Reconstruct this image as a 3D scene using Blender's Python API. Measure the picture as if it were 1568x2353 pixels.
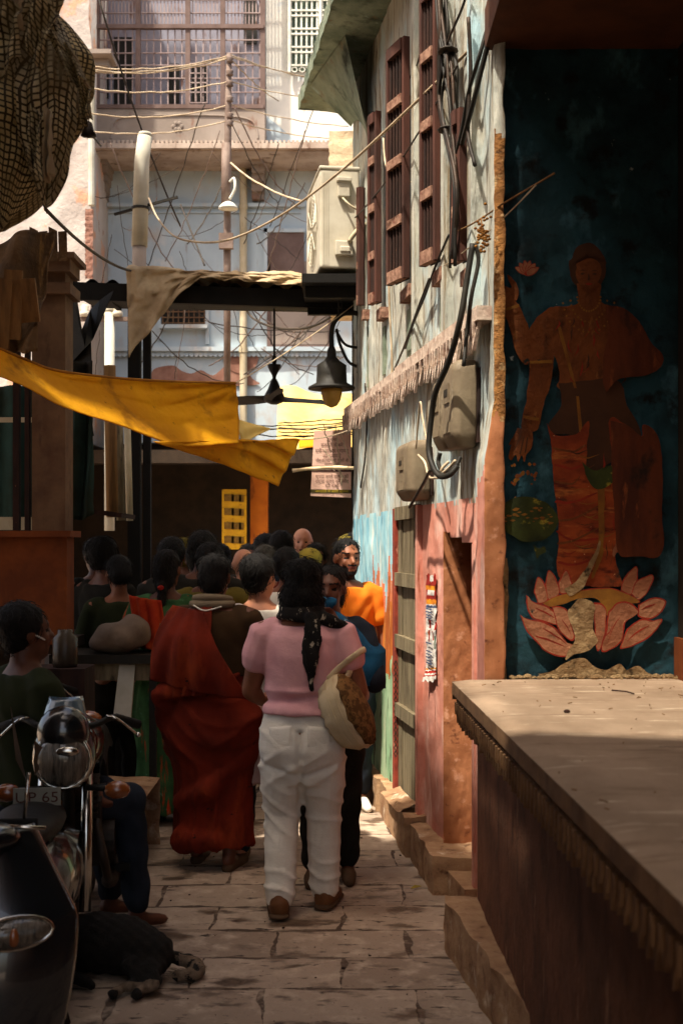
import bpy, math, random
from mathutils import Vector, Matrix, noise
import numpy as np

# ------------------------------------------------------------------ scene
scene = bpy.context.scene
for o in list(bpy.data.objects):
    bpy.data.objects.remove(o, do_unlink=True)
col = scene.collection
R = math.radians
rnd = random.Random(7)

# camera: eye height, level, looking up the lane (+Y)
F = 2808.0
cam_d = bpy.data.cameras.new('camera')
cam = bpy.data.objects.new('camera', cam_d)
col.objects.link(cam)
cam.location = (0, 0, 1.65)
cam.rotation_euler = (R(90), 0, 0)
cam_d.sensor_fit = 'VERTICAL'
cam_d.sensor_height = 36.0
cam_d.lens = 36.0 * F / 2352.0
cam_d.shift_y = 78.0 / 2352.0
cam_d.clip_end = 500
cam_d.dof.use_dof = True
cam_d.dof.focus_distance = 6.6
cam_d.dof.aperture_fstop = 4.0
scene.camera = cam

# sun: very high, from the left and a little from behind the camera
SUN = Vector((0.30, 0.34, -0.89)).normalized()
world = bpy.data.worlds.new('World')
scene.world = world
world.use_nodes = True
wn = world.node_tree.nodes
wl = world.node_tree.links
bg = wn['Background']
sky = wn.new('ShaderNodeTexSky')
sky.sky_type = 'NISHITA'
sky.sun_disc = False
sky.sun_elevation = math.asin(-SUN.z)
sky.sun_rotation = math.atan2(-SUN.x, -SUN.y)
sky.dust_density = 4.0
sky.air_density = 0.7
sky.ozone_density = 0.6
tint = wn.new('ShaderNodeMix'); tint.data_type = 'RGBA'; tint.blend_type = 'MULTIPLY'
tint.inputs[0].default_value = 1.0
tint.inputs[7].default_value = (1.0, 0.91, 0.78, 1)   # warm film balance
wl.new(sky.outputs[0], tint.inputs[6])
wl.new(tint.outputs[2], bg.inputs[0])
bg.inputs[1].default_value = 0.15
sd = bpy.data.lights.new('sun', 'SUN')
sd.energy = 3.3
sd.angle = R(1.5)
sd.color = (1.0, 0.915, 0.775)
so = bpy.data.objects.new('sun', sd)
col.objects.link(so)
so.location = (-3, -2, 9)
so.rotation_euler = SUN.to_track_quat('-Z', 'Y').to_euler()

scene.view_settings.view_transform = 'Standard'
scene.view_settings.look = 'None'
scene.view_settings.exposure = 1.48
scene.view_settings.gamma = 1.0
scene.render.engine = 'CYCLES'
scene.cycles.max_bounces = 8
scene.cycles.diffuse_bounces = 4
scene.cycles.glossy_bounces = 3
scene.cycles.transparent_max_bounces = 8
scene.cycles.caustics_reflective = False
scene.cycles.caustics_refractive = False
scene.cycles.use_denoising = True
scene.cycles.sample_clamp_indirect = 4.0

def V(px, py, Y):
    """point of the lane at depth Y (used to measure the place)"""
    return Vector(((px - 784) * Y / F, Y, 1.65 - (py - 1254) * Y / F))

def C(r, g, b):
    f = lambda c: ((c / 255 + 0.055) / 1.055) ** 2.4 if c > 10 else c / 255 / 12.92
    return (f(r), f(g), f(b), 1.0)

# ------------------------------------------------------------------ materials
def M(name, c, c2=None, rough=0.85, s=6.0, st=(1, 1, 1), lo=0.38, hi=0.64, bump=0.25, bs=45.0,
      layers=(), metal=0.0, spec=0.25, transl=0.0, coat=0.0, bst=(1, 1, 1), bd=0.01):
    m = bpy.data.materials.new(name)
    m.use_nodes = True
    nt = m.node_tree
    n, l = nt.nodes, nt.links
    b = n['Principled BSDF']
    tc = n.new('ShaderNodeTexCoord')
    def nz(scale, stretch, detail=8.0, roughn=0.6):
        mp = n.new('ShaderNodeMapping')
        mp.inputs['Scale'].default_value = stretch
        l.new(tc.outputs['Object'], mp.inputs['Vector'])
        t = n.new('ShaderNodeTexNoise')
        t.inputs['Scale'].default_value = scale
        t.inputs['Detail'].default_value = detail
        t.inputs['Roughness'].default_value = roughn
        l.new(mp.outputs[0], t.inputs['Vector'])
        return t.outputs['Fac']
    def ramp(src, a, bb):
        r = n.new('ShaderNodeMapRange')
        r.inputs['From Min'].default_value = a
        r.inputs['From Max'].default_value = bb
        l.new(src, r.inputs['Value'])
        return r.outputs['Result']
    def mix(f, a, bb):
        x = n.new('ShaderNodeMix')
        x.data_type = 'RGBA'
        l.new(f, x.inputs[0])
        for sock, val in ((x.inputs[6], a), (x.inputs[7], bb)):
            if isinstance(val, tuple):
                sock.default_value = val
            else:
                l.new(val, sock)
        return x.outputs[2]
    if c2 is None:
        c2 = tuple(v * 0.72 for v in c[:3]) + (1,)
    cur = mix(ramp(nz(s, st), lo, hi), c, c2)
    for (lc, ls, lst, llo, lhi) in layers:
        cur = mix(ramp(nz(ls, lst), llo, lhi), cur, lc)
    l.new(cur, b.inputs['Base Color'])
    b.inputs['Roughness'].default_value = rough
    b.inputs['Metallic'].default_value = metal
    b.inputs['Specular IOR Level'].default_value = spec
    b.inputs['Coat Weight'].default_value = coat
    if bump:
        bp = n.new('ShaderNodeBump')
        bp.inputs['Strength'].default_value = bump
        bp.inputs['Distance'].default_value = bd
        l.new(nz(bs, bst, 10.0, 0.65), bp.inputs['Height'])
        l.new(bp.outputs[0], b.inputs['Normal'])
    if transl:
        out = n['Material Output']
        tr = n.new('ShaderNodeBsdfTranslucent')
        l.new(cur, tr.inputs['Color'])
        mx = n.new('ShaderNodeMixShader')
        mx.inputs[0].default_value = transl
        l.new(b.outputs[0], mx.inputs[1])
        l.new(tr.outputs[0], mx.inputs[2])
        l.new(mx.outputs[0], out.inputs['Surface'])
    return m

DIRT = C(70, 55, 38)
STREAK = (26, (1, 1, 0.06))
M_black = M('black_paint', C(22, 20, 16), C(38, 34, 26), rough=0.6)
M_canopy_black = M('canopy_black', C(14, 12, 9), C(20, 17, 13), rough=.85)  # one even near-black for all canopy parts
M_iron = M('dark_iron', C(34, 29, 24), C(62, 46, 34), rough=0.55, metal=0.3)
M_wire = M('wire_rubber', C(38, 32, 26), C(66, 56, 44), rough=0.6, bump=0)
M_wire_pale = M('wire_pale', C(196, 178, 150), C(150, 130, 104), rough=0.7, bump=0)
M_white_wall = M('white_plaster', C(190, 188, 174), C(160, 164, 156), s=4, bump=0.7, bs=20, bst=(1, 1, .3), bd=0.025, layers=(
    (C(126, 108, 82), 24, (1, 1, 0.05), 0.5, 0.64), (C(76, 62, 46), 20, (1, 1, 0.14), 0.58, 0.68),
    (C(176, 206, 214), 3, (1, 1, 0.5), 0.52, 0.7), (C(120, 88, 60), 60, (1, 1, 0.4), 0.68, 0.74)))
M_pink_wall = M('pink_limewash', C(206, 142, 124), C(186, 118, 98), s=5, bump=0.3, bs=22, bd=0.02, layers=(
    (C(222, 186, 170), 6, (1, 1, 0.4), 0.55, 0.72), (C(140, 78, 54), 26, (1, 1, 0.12), 0.62, 0.72),
    (C(110, 70, 48), 70, (1, 1, 0.3), 0.68, 0.74)))
M_rough_pink = M('rough_pink_plaster', C(172, 112, 74), C(142, 86, 52), s=6, bump=0.25, bs=40, bd=0.012, layers=(
    (C(206, 150, 118), 14, (1, 1, 1), 0.58, 0.7), (C(90, 46, 28), 18, (1, 1, 1), 0.6, 0.72)))
M_blue_mural = M('blue_mural_paint', C(120, 178, 196), C(168, 206, 210), s=9, st=(1, 1, 0.3), bump=0.25, bs=30, layers=(
    (C(212, 220, 210), 14, (1, 1, 0.12), 0.56, 0.66), (C(96, 146, 168), 10, (1, 1, 0.4), 0.6, 0.7),
    (C(128, 84, 52), 30, (1, 1, 0.05), 0.66, 0.72)))
M_rock_mural = M('rock_mural_paint', C(190, 108, 40), C(140, 66, 32), s=10, st=(1, 1, 0.12), bump=0.3, bs=30, layers=(
    (C(214, 150, 70), 22, (1, 1, 0.06), 0.55, 0.62), (C(84, 50, 30), 20, (1, 1, 0.1), 0.58, 0.66),
    (C(206, 186, 160), 34, (1, 1, 0.12), 0.66, 0.7)))
M_green_mural = M('green_mural_paint', C(132, 170, 130), C(168, 186, 150), s=10, st=(1, 1, 0.2), bump=0.3, bs=30, layers=(
    (C(62, 62, 42), 14, (1, 1, 0.2), 0.56, 0.64), (C(204, 196, 160), 28, (1, 1, 0.1), 0.6, 0.68),
    (C(150, 90, 50), 24, (1, 1, 0.1), 0.64, 0.7)))
M_peach_mural = M('peach_mural_paint', C(206, 134, 104), C(190, 104, 66), s=10, st=(1, 1, 0.3), bump=0.25, bs=30, layers=(
    (C(150, 180, 186), 12, (1, 1, 0.2), 0.58, 0.64),))
M_redpaint = M('red_frame_paint', C(150, 62, 44), C(110, 46, 34), s=12, layers=((C(190, 130, 104), 30, (1, 1, .3), .6, .7),))
M_moss = M('mossy_concrete', C(138, 148, 128), C(86, 100, 84), s=3.2, bump=0.5, bs=20, bd=0.02, layers=(
    (C(46, 52, 36), 5, (1, 1, 1), 0.54, 0.68), (C(120, 94, 60), 7, (1, 1, 1), 0.6, 0.75),
    (C(150, 170, 160), 9, (1, 1, 1), 0.62, 0.74)))
M_wood_red = M('maroon_wood', C(84, 50, 40), C(54, 34, 28), s=12, st=(1, 1, 0.15), bump=0.4, bs=50, bst=(1, 1, .1))
M_wood_pale = M('weathered_rail_wood', C(158, 122, 102), C(112, 80, 64), s=30, bump=0.6, bs=60, layers=(
    (C(96, 46, 34), 22, (1, 1, 1), 0.55, 0.68),))
M_wood_dark = M('dark_bar_wood', C(56, 34, 26), C(34, 22, 18), s=20, st=(1, 1, .2), layers=((C(140, 90, 52), 60, (1, 1, .3), .66, .72),))
M_wood_grey = M('grey_door_wood', C(128, 116, 90), C(86, 74, 54), s=16, st=(1, 1, 0.14), bump=0.8, bs=36, bst=(1, 1, .1), bd=.02, layers=(
    (C(40, 32, 22), 24, (1, 1, .2), .6, .7), (C(200, 198, 186), 12, (1, 1, .6), .68, .72)))
M_plinth = M('plinth_stone', C(172, 138, 104), C(136, 100, 72), s=7, bump=0.5, bs=30, bd=.02, layers=(
    (C(214, 196, 170), 8, (1, 1, 1), .58, .72), (C(92, 62, 42), 14, (1, 1, 1), .6, .72)))
M_slab = M('platform_slab', C(180, 154, 128), C(150, 126, 102), s=3, st=(1, .5, 1), bump=0.35, bs=50, bd=.015, layers=(
    (C(132, 106, 82), 7, (.4, 2, 1), .56, .72), (C(214, 192, 164), 12, (.5, 2, 1), .58, .72), (C(104, 80, 60), 60, (1, 1, 1), .66, .72)))
M_slab_edge = M('slab_edge_paint', C(136, 102, 70), C(104, 74, 50), s=9, bump=.5, bs=40)
M_platform = M('platform_front_paint', C(124, 80, 54), C(92, 58, 38), s=4, bump=0.6, bs=24, bd=.02, layers=(
    (C(168, 126, 92), 9, (1, 1, .3), .62, .7),     (C(74, 42, 26), 9, (1, 1, .4), .55, .7), (C(138, 92, 62), 20, (1, 1, .4), .64, .74)))
M_orange_wall = M('orange_limewash', C(128, 66, 26), C(98, 48, 20), s=4, layers=((C(90, 44, 22), 9, (1, 1, .4), .58, .72),))
M_brown_pillar = M('brown_pillar_paint', C(112, 86, 62), C(88, 64, 46), s=6, layers=((C(70, 50, 34), 12, (1, 1, .4), .6, .74),))
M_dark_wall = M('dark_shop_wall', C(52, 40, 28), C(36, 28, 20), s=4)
M_ceiling = M('alcove_ceiling', C(96, 56, 34), C(74, 44, 28), s=4)
M_teal = M('teal_mural_ground', C(36, 72, 82), C(22, 44, 50), s=4, bump=.4, bs=26, bd=.02, layers=(
    (C(70, 112, 126), 5, (1, 1, .6), .58, .7), (C(22, 26, 26), 7, (1, 1, 1), .55, .66), (C(176, 186, 184), 16, (1, 1, .7), .69, .74)))
M_fig = M('ochre_figure_paint', C(120, 66, 28), C(96, 50, 22), s=5, bump=.6, bs=30, bd=.02, layers=((C(70, 36, 18), 9, (1, 1, .5), .55, .68), (C(150, 96, 46), 20, (1, 1, .4), .62, .7), (C(30, 34, 30), 14, (1, 1, 1), .66, .7)))
M_robe = M('orange_robe_paint', C(150, 66, 26), C(112, 42, 20), s=6, st=(1, 1, 1.5), bump=.5, bs=24, bd=.02, layers=(
    (C(172, 100, 46), 10, (.4, 1, 2), .56, .66), (C(84, 30, 18), 12, (.5, 1, 2), .55, .66), (C(60, 40, 26), 7, (1, 1, 1), .6, .7), (C(196, 150, 104), 50, (1, 1, 1), .68, .72)))
M_petal = M('petal_paint', C(164, 110, 80), C(128, 76, 50), s=7, bump=.6, bs=30, bd=.02, layers=((C(104, 74, 52), 12, (1, 1, 1), .58, .68), (C(206, 150, 112), 26, (1, 1, 1), .62, .7), (C(40, 44, 40), 22, (1, 1, 1), .68, .72)))
M_petal_line = M('petal_outline_paint', C(146, 42, 24), C(112, 34, 20), s=9)
M_gold = M('ochre_paint', C(140, 94, 30), C(110, 66, 24), s=9, bump=.3, layers=((C(96, 60, 28), 16, (1, 1, 1), .6, .72),))
M_olivepaint = M('olive_pot_paint', C(58, 66, 26), C(34, 40, 20), s=10, layers=((C(150, 136, 44), 26, (.6, 1, 1), .6, .68),))
M_plastercrumb = M('crumbled_plaster', C(176, 146, 104), C(130, 100, 66), s=14, bump=.9, bs=30, bd=.04, layers=((C(64, 48, 30), 12, (1, 1, 1), .56, .66),))
M_bluewall = M('blue_limewash', C(180, 194, 200), C(162, 176, 184), s=1.2, bump=.2, bs=10, layers=(
    (C(176, 166, 156), 2.4, (1, 1, .7), .56, .72), (C(122, 96, 80), 9, (1, 1, .15), .62, .76), (C(196, 198, 196), 3, (1, 1, .6), .6, .7)))
M_peachband = M('peach_limewash', C(150, 138, 128), C(130, 118, 108), s=2, layers=((C(120, 84, 66), 6, (1, 1, .5), .6, .72),))
M_mauve = M('mauve_grille_paint', C(158, 142, 138), C(132, 114, 112), s=3, layers=((C(94, 64, 48), 8, (1, 1, .4), .6, .7),))
M_mauve_wall = M('mauve_shutter_paint', C(150, 150, 164), C(134, 130, 140), s=2.5, layers=((C(120, 90, 76), 5, (1, 1, .5), .58, .7),))
M_white_house = M('white_limewash', C(226, 222, 210), C(206, 206, 198), s=1.5, layers=((C(178, 196, 206), 2, (1, 1, 1), .6, .7), (C(150, 130, 108), 9, (1, 1, .2), .66, .76)))
M_white_paint = M('white_paint', C(216, 216, 204), C(190, 190, 178), s=8)
M_green_glass = M('dull_green_pane', C(92, 108, 92), C(70, 84, 72), rough=.4, bump=0)
M_brick_red = M('red_brick_patch', C(150, 112, 96), C(124, 86, 72), s=6, bump=.5)
M_brown_door = M('brown_door_paint', C(112, 94, 88), C(94, 76, 70), s=4)
M_cream_pipe = M('cream_pipe', C(196, 184, 156), C(170, 156, 126), s=3, bump=0, layers=((C(120, 92, 66), 8, (1, 1, .3), .62, .74),))
M_white_pipe = M('grey_white_pipe', C(198, 196, 182), C(170, 164, 146), s=3, bump=0, layers=((C(120, 96, 70), 10, (1, 1, .2), .62, .72),))
M_rust_pole = M('rusty_pole', C(124, 108, 98), C(100, 82, 72), s=8, rough=.7)
M_porcelain = M('porcelain', C(220, 214, 198), C(190, 180, 160), rough=.35, bump=0)
M_ac = M('ac_casing', C(196, 190, 172), C(176, 168, 148), rough=.55, s=4, bump=.08, layers=((C(140, 116, 84), 14, (1, 1, .3), .64, .74),))
M_meter = M('grey_meter_plastic', C(126, 112, 90), C(104, 90, 72), rough=.6, s=6, layers=((C(74, 62, 48), 18, (1, 1, .3), .6, .72), (C(168, 154, 130), 16, (1, 1, .3), .66, .74)))
M_yellow_tarp = M('yellow_tarp', C(224, 166, 8), C(206, 144, 6), rough=.8, s=3, bump=.5, bs=14, bd=.03, transl=.45, layers=((C(140, 88, 14), 5, (1, 1, 1), .56, .74), (C(110, 70, 16), 16, (1, 1, 1), .64, .72)))
M_cream_tarp = M('cream_tarp', C(240, 220, 150), C(236, 204, 110), rough=.75, s=2, bump=.15, transl=.4)
M_bright_yellow = M('bright_yellow_cloth', C(236, 176, 20), C(226, 160, 14), rough=.75, transl=.45)
M_canvas = M('beige_canvas', C(190, 168, 134), C(160, 136, 104), rough=.9, s=5, bump=.6, bs=24, bd=.02, transl=.08)
M_sign = M('sign_board_paint', C(226, 186, 168), C(212, 172, 152), s=4, rough=.6)
M_sign_dark = M('sign_lettering', C(84, 44, 32), C(70, 36, 26), s=4, bump=0)
M_sign_band = M('sign_dark_band', C(70, 40, 34), C(60, 34, 28), s=4, bump=0)
M_sign_olive = M('sign_olive_band', C(74, 62, 24), C(66, 56, 20), s=4, bump=0)
M_sign_pale = M('sign_pale_lettering', C(216, 190, 170), C(200, 176, 150), bump=0)
M_sign_yellow = M('sign_yellow_lettering', C(190, 166, 50), C(180, 150, 40), bump=0)
M_paper = M('poster_paper', C(214, 206, 196), C(196, 188, 180), s=9, bump=.4, bs=30, layers=((C(120, 116, 116), 40, (1, 1, 3), .6, .66),))
M_poster_red = M('poster_red', C(160, 36, 24), C(136, 30, 20), bump=.2)
M_poster_orange = M('poster_orange', C(226, 142, 26), C(206, 118, 20), bump=.2)
M_poster_green = M('poster_green', C(60, 96, 66), C(50, 84, 56), bump=.2)
M_poster_blue = M('poster_blue', C(70, 84, 120), C(60, 70, 100), bump=.2)
M_yellow_poster = M('yellow_poster', C(196, 150, 26), C(176, 128, 22), s=9, layers=((C(90, 60, 20), 30, (.6, 1, 2.5), .6, .66),))
M_bamboo = M('bamboo', C(222, 200, 160), C(190, 160, 116), s=9, rough=.5)
M_glass_lamp = M('lamp_glass', C(196, 160, 84), C(170, 130, 60), rough=.25, bump=.1, transl=.5)
M_skin = M('skin_brown', C(134, 82, 54), C(116, 68, 44), rough=.55, s=9, bump=.08, spec=.35)
M_skin_dark = M('skin_dark', C(96, 56, 36), C(82, 46, 30), rough=.55, s=9, bump=.08, spec=.35)
M_skin_fair = M('skin_fair', C(186, 128, 96), C(168, 108, 80), rough=.55, s=9, bump=.08, spec=.35)
M_eye = M('eye_brow_dark', C(24, 16, 12), bump=0)
M_lip = M('lip', C(110, 54, 44), bump=0)
M_hair = M('black_hair', C(20, 16, 13), C(11, 9, 8), rough=.65, s=60, st=(1, 1, .12), bump=1.0, bs=140, bst=(1, 1, .1), spec=.2, bd=.01)
M_hair_grey = M('grey_hair', C(82, 76, 66), C(44, 40, 34), rough=.6, s=60, st=(1, 1, .2), bump=.8, bs=90)
def cloth(name, c, c2=None, **k):
    kw = dict(rough=.92, s=7, bump=.25, bs=160, spec=.12)
    kw.update(k)
    return M(name, c, c2, **kw)
M_pink_tee = cloth('pink_jersey', C(220, 166, 168), C(208, 152, 156), bump=.3, bs=9, bst=(1, 1, 1.6), bd=.02)
M_white_denim = cloth('white_denim', C(226, 220, 208), C(214, 206, 192), bump=.25, bs=7, bst=(1, 1, 2.0), bd=.03)
M_scarf = cloth('black_print_scarf', C(22, 20, 20), C(30, 27, 25), s=20, layers=((C(150, 140, 124), 46, (1, 1, .55), .6, .63),))
M_red_sari = cloth('rust_red_sari', C(112, 36, 19), C(84, 26, 14), s=5, layers=((C(150, 62, 28), 5, (1, 1, .4), .55, .75), (C(34, 24, 18), 13, (1, 1, 1.6), .66, .7)))
M_olive_blouse = cloth('dark_olive_blouse', C(62, 44, 26), C(48, 34, 20))
M_pink_trim = cloth('pink_trim', C(170, 62, 86))
M_green_sari = cloth('green_sari', C(66, 104, 62), C(44, 76, 46), s=9, layers=((C(180, 60, 30), 9, (2, 2, .3), .6, .66), (C(110, 160, 130), 14, (1, 1, .6), .62, .7)))
M_orange_drape = cloth('orange_drape', C(190, 74, 34), C(160, 46, 28), s=8, layers=((C(110, 150, 110), 12, (1, 1, .5), .62, .68),))
M_olive_shirt = cloth('olive_shirt', C(104, 90, 36), C(86, 74, 30))
M_orange_shirt = cloth('orange_shirt', C(226, 124, 34), C(210, 106, 26))
M_black_cloth = cloth('black_cloth', C(28, 26, 22), C(38, 34, 28))
M_dark_green = cloth('dark_green_cloth', C(40, 44, 24), C(30, 34, 18))
M_blue_shawl = cloth('blue_shawl', C(34, 92, 128), C(24, 62, 92), s=9, layers=((C(150, 186, 200), 16, (1, 1, .4), .62, .68),))
M_khaki = cloth('khaki_cloth', C(176, 156, 122), C(150, 130, 98))
M_khaki_cap = cloth('khaki_cap', C(110, 96, 36), C(90, 78, 28))
M_pale_kurta = cloth('pale_pink_kurta', C(186, 154, 146), C(170, 138, 130))
M_white_cloth = cloth('white_cloth', C(226, 220, 208), C(206, 200, 188))
M_mustard = cloth('mustard_cloth', C(150, 130, 52), C(130, 110, 42))
M_maroon = cloth('maroon_cloth', C(96, 36, 28), C(76, 28, 24))
M_navy = cloth('navy_cloth', C(38, 44, 54), C(28, 32, 40))
M_bag_cream = cloth('cream_quilted_canvas', C(206, 186, 150), C(188, 166, 130))
M_bag_brown = cloth('brown_printed_canvas', C(124, 90, 52), C(86, 60, 34), s=36, lo=.46, hi=.54, layers=((C(70, 46, 24), 60, (1, 1, 1), .58, .62),))
M_shoe = M('tan_shoe_leather', C(120, 78, 46), C(96, 60, 34), rough=.6)
M_sole = M('shoe_sole', C(84, 62, 42), rough=.8)
M_gloss = M('gloss_black_paint', C(26, 28, 30), C(22, 24, 26), rough=.22, bump=0, spec=.6, coat=.6)
M_rubber = M('tyre_rubber', C(22, 21, 20), C(30, 28, 26), rough=.9)
M_chrome = M('chrome', C(214, 210, 200), C(190, 186, 176), rough=.18, metal=1.0, bump=0)
M_lens = M('clear_lens', C(120, 110, 96), C(60, 54, 46), rough=.1, s=30, st=(3, 1, .4), bump=.6, bs=50, bst=(3, 1, .3), spec=.8, coat=.9, metal=.35)
M_amber = M('amber_lens', C(150, 84, 38), C(120, 60, 24), rough=.15, spec=.7, coat=.6)
M_plate = M('number_plate_paint', C(150, 146, 132), C(130, 126, 112), rough=.6)
M_seat = M('seat_vinyl', C(26, 24, 22), C(34, 31, 28), rough=.5)
M_fur = M('black_fur', C(20, 18, 15), C(32, 27, 21), rough=.8, s=30, bump=1.0, bs=120, bst=(1, .3, 1))
M_fur_white = M('white_fur', C(136, 116, 96), C(96, 80, 64), rough=.9, s=30, bump=1.0, bs=120)
M_sack = M('white_sack', C(124, 108, 94), C(104, 90, 76), rough=.9, s=6, bump=.3)
M_jute = M('brown_tarpaulin', C(96, 70, 40), C(66, 48, 28), rough=.8, s=5, bump=.7, bs=14, bd=.04, layers=((C(140, 104, 56), 8, (2, 2, .3), .6, .7),))
M_plank = M('old_planks', C(136, 100, 58), C(92, 66, 38), s=9, st=(2, 2, .2), bump=.6, bs=24, bst=(2, 2, .1))
M_teal_cloth = cloth('dull_teal_cloth', C(40, 60, 54), C(34, 42, 34), s=4)

# brick-laid stone paving
def paving():
    m = bpy.data.materials.new('stone_paving')
    m.use_nodes = True
    n, l = m.node_tree.nodes, m.node_tree.links
    b = n['Principled BSDF']
    tc = n.new('ShaderNodeTexCoord')
    wob = n.new('ShaderNodeTexNoise'); wob.inputs['Scale'].default_value = 3.0
    l.new(tc.outputs['Object'], wob.inputs['Vector'])
    sub = n.new('ShaderNodeVectorMath'); sub.operation = 'SUBTRACT'
    sub.inputs[1].default_value = (.5, .5, .5)
    l.new(wob.outputs['Color'], sub.inputs[0])
    sc = n.new('ShaderNodeVectorMath'); sc.operation = 'SCALE'; sc.inputs['Scale'].default_value = .085
    l.new(sub.outputs[0], sc.inputs[0])
    ad = n.new('ShaderNodeVectorMath'); ad.operation = 'ADD'
    l.new(tc.outputs['Object'], ad.inputs[0]); l.new(sc.outputs[0], ad.inputs[1])
    br = n.new('ShaderNodeTexBrick')
    br.inputs['Scale'].default_value = 1.0
    br.inputs['Brick Width'].default_value = .56
    br.inputs['Row Height'].default_value = .35
    br.inputs['Mortar Size'].default_value = .008
    br.inputs['Mortar Smooth'].default_value = .35
    br.inputs['Bias'].default_value = -.1
    br.inputs['Color1'].default_value = C(170, 150, 130)
    br.inputs['Color2'].default_value = C(142, 122, 104)
    br.inputs['Mortar'].default_value = C(80, 62, 48)
    l.new(ad.outputs[0], br.inputs['Vector'])
    jn = n.new('ShaderNodeTexNoise'); jn.inputs['Scale'].default_value = 5.5; jn.inputs['Detail'].default_value = 6
    l.new(tc.outputs['Object'], jn.inputs['Vector'])
    jr = n.new('ShaderNodeMapRange'); jr.inputs['From Min'].default_value = .38; jr.inputs['From Max'].default_value = .66; jr.inputs['To Min'].default_value = .001; jr.inputs['To Max'].default_value = .022
    l.new(jn.outputs['Fac'], jr.inputs['Value']); l.new(jr.outputs['Result'], br.inputs['Mortar Size'])
    def nz(scale, det=8, st=(1, 1, 1)):
        mp = n.new('ShaderNodeMapping'); mp.inputs['Scale'].default_value = st
        l.new(tc.outputs['Object'], mp.inputs['Vector'])
        t = n.new('ShaderNodeTexNoise'); t.inputs['Scale'].default_value = scale; t.inputs['Detail'].default_value = det
        t.inputs['Roughness'].default_value = .62
        l.new(mp.outputs[0], t.inputs['Vector'])
        return t.outputs['Fac']
    def rg(src, a, bb):
        r = n.new('ShaderNodeMapRange'); r.inputs['From Min'].default_value = a; r.inputs['From Max'].default_value = bb
        l.new(src, r.inputs['Value']); return r.outputs['Result']
    def mix(f, a, bb):
        x = n.new('ShaderNodeMix'); x.data_type = 'RGBA'; l.new(f, x.inputs[0]); l.new(a, x.inputs[6]); x.inputs[7].default_value = bb
        return x.outputs[2]
    c = mix(rg(nz(9), .5, .75), br.outputs['Color'], C(198, 178, 156))
    stain = rg(nz(3.1, 6, (1, 1.9, 1)), .545, .62)
    c = mix(stain, c, C(96, 78, 62))
    c = mix(rg(nz(8, 8, (1, 2.5, 1)), .6, .66), c, C(60, 46, 36))
    c = mix(rg(nz(40), .62, .72), c, C(96, 76, 58))
    l.new(c, b.inputs['Base Color'])
    rr = n.new('ShaderNodeMapRange'); rr.inputs['To Min'].default_value = .8; rr.inputs['To Max'].default_value = .42
    l.new(stain, rr.inputs['Value']); l.new(rr.outputs['Result'], b.inputs['Roughness'])
    hs = n.new('ShaderNodeMath'); hs.operation = 'MULTIPLY_ADD'
    l.new(br.outputs['Fac'], hs.inputs[0]); hs.inputs[1].default_value = -.9; l.new(nz(16, 10), hs.inputs[2])
    bp = n.new('ShaderNodeBump'); bp.inputs['Strength'].default_value = .6; bp.inputs['Distance'].default_value = .02
    l.new(hs.outputs[0], bp.inputs['Height']); l.new(bp.outputs[0], b.inputs['Normal'])
    return m
M_paving = paving()

# woven shade net: threads drawn on the sheet's own UVs
def netmat(name, thread, ground, cell):
    m = bpy.data.materials.new(name)
    m.use_nodes = True
    n, l = m.node_tree.nodes, m.node_tree.links
    b = n['Principled BSDF']
    uv = n.new('ShaderNodeTexCoord')
    wob = n.new('ShaderNodeTexNoise'); wob.inputs['Scale'].default_value = 7
    l.new(uv.outputs['UV'], wob.inputs['Vector'])
    sc = n.new('ShaderNodeVectorMath'); sc.operation = 'SCALE'; sc.inputs['Scale'].default_value = .03
    l.new(wob.outputs['Color'], sc.inputs[0])
    ad = n.new('ShaderNodeVectorMath'); l.new(uv.outputs['UV'], ad.inputs[0]); l.new(sc.outputs[0], ad.inputs[1])
    br = n.new('ShaderNodeTexBrick')
    br.offset = 0
    br.inputs['Scale'].default_value = 1 / cell
    br.inputs['Brick Width'].default_value = 1
    br.inputs['Row Height'].default_value = 1
    br.inputs['Mortar Size'].default_value = .17
    br.inputs['Mortar Smooth'].default_value = .15
    br.inputs['Color1'].default_value = ground
    br.inputs['Color2'].default_value = tuple(v * .75 for v in ground[:3]) + (1,)
    br.inputs['Mortar'].default_value = thread
    l.new(ad.outputs[0], br.inputs['Vector'])
    t = n.new('ShaderNodeTexNoise'); t.inputs['Scale'].default_value = 5; t.inputs['Detail'].default_value = 8
    l.new(uv.outputs['Object'], t.inputs['Vector'])
    r = n.new('ShaderNodeMapRange'); r.inputs['From Min'].default_value = .45; r.inputs['From Max'].default_value = .7
    l.new(t.outputs['Fac'], r.inputs['Value'])
    x = n.new('ShaderNodeMix'); x.data_type = 'RGBA'; x.inputs[7].default_value = C(120, 100, 60)
    l.new(r.outputs['Result'], x.inputs[0]); l.new(br.outputs['Color'], x.inputs[6])
    l.new(x.outputs[2], b.inputs['Base Color'])
    b.inputs['Roughness'].default_value = .7
    tr = n.new('ShaderNodeBsdfTranslucent'); l.new(x.outputs[2], tr.inputs['Color'])
    mx = n.new('ShaderNodeMixShader'); mx.inputs[0].default_value = .4
    l.new(b.outputs[0], mx.inputs[1]); l.new(tr.outputs[0], mx.inputs[2]); l.new(mx.outputs[0], n['Material Output'].inputs['Surface'])
    return m
M_net = netmat('tan_net_sheet', C(70, 54, 26), C(236, 218, 172), .034)
M_net2 = netmat('olive_net_sheet', C(66, 52, 26), C(228, 204, 146), .03)

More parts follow.
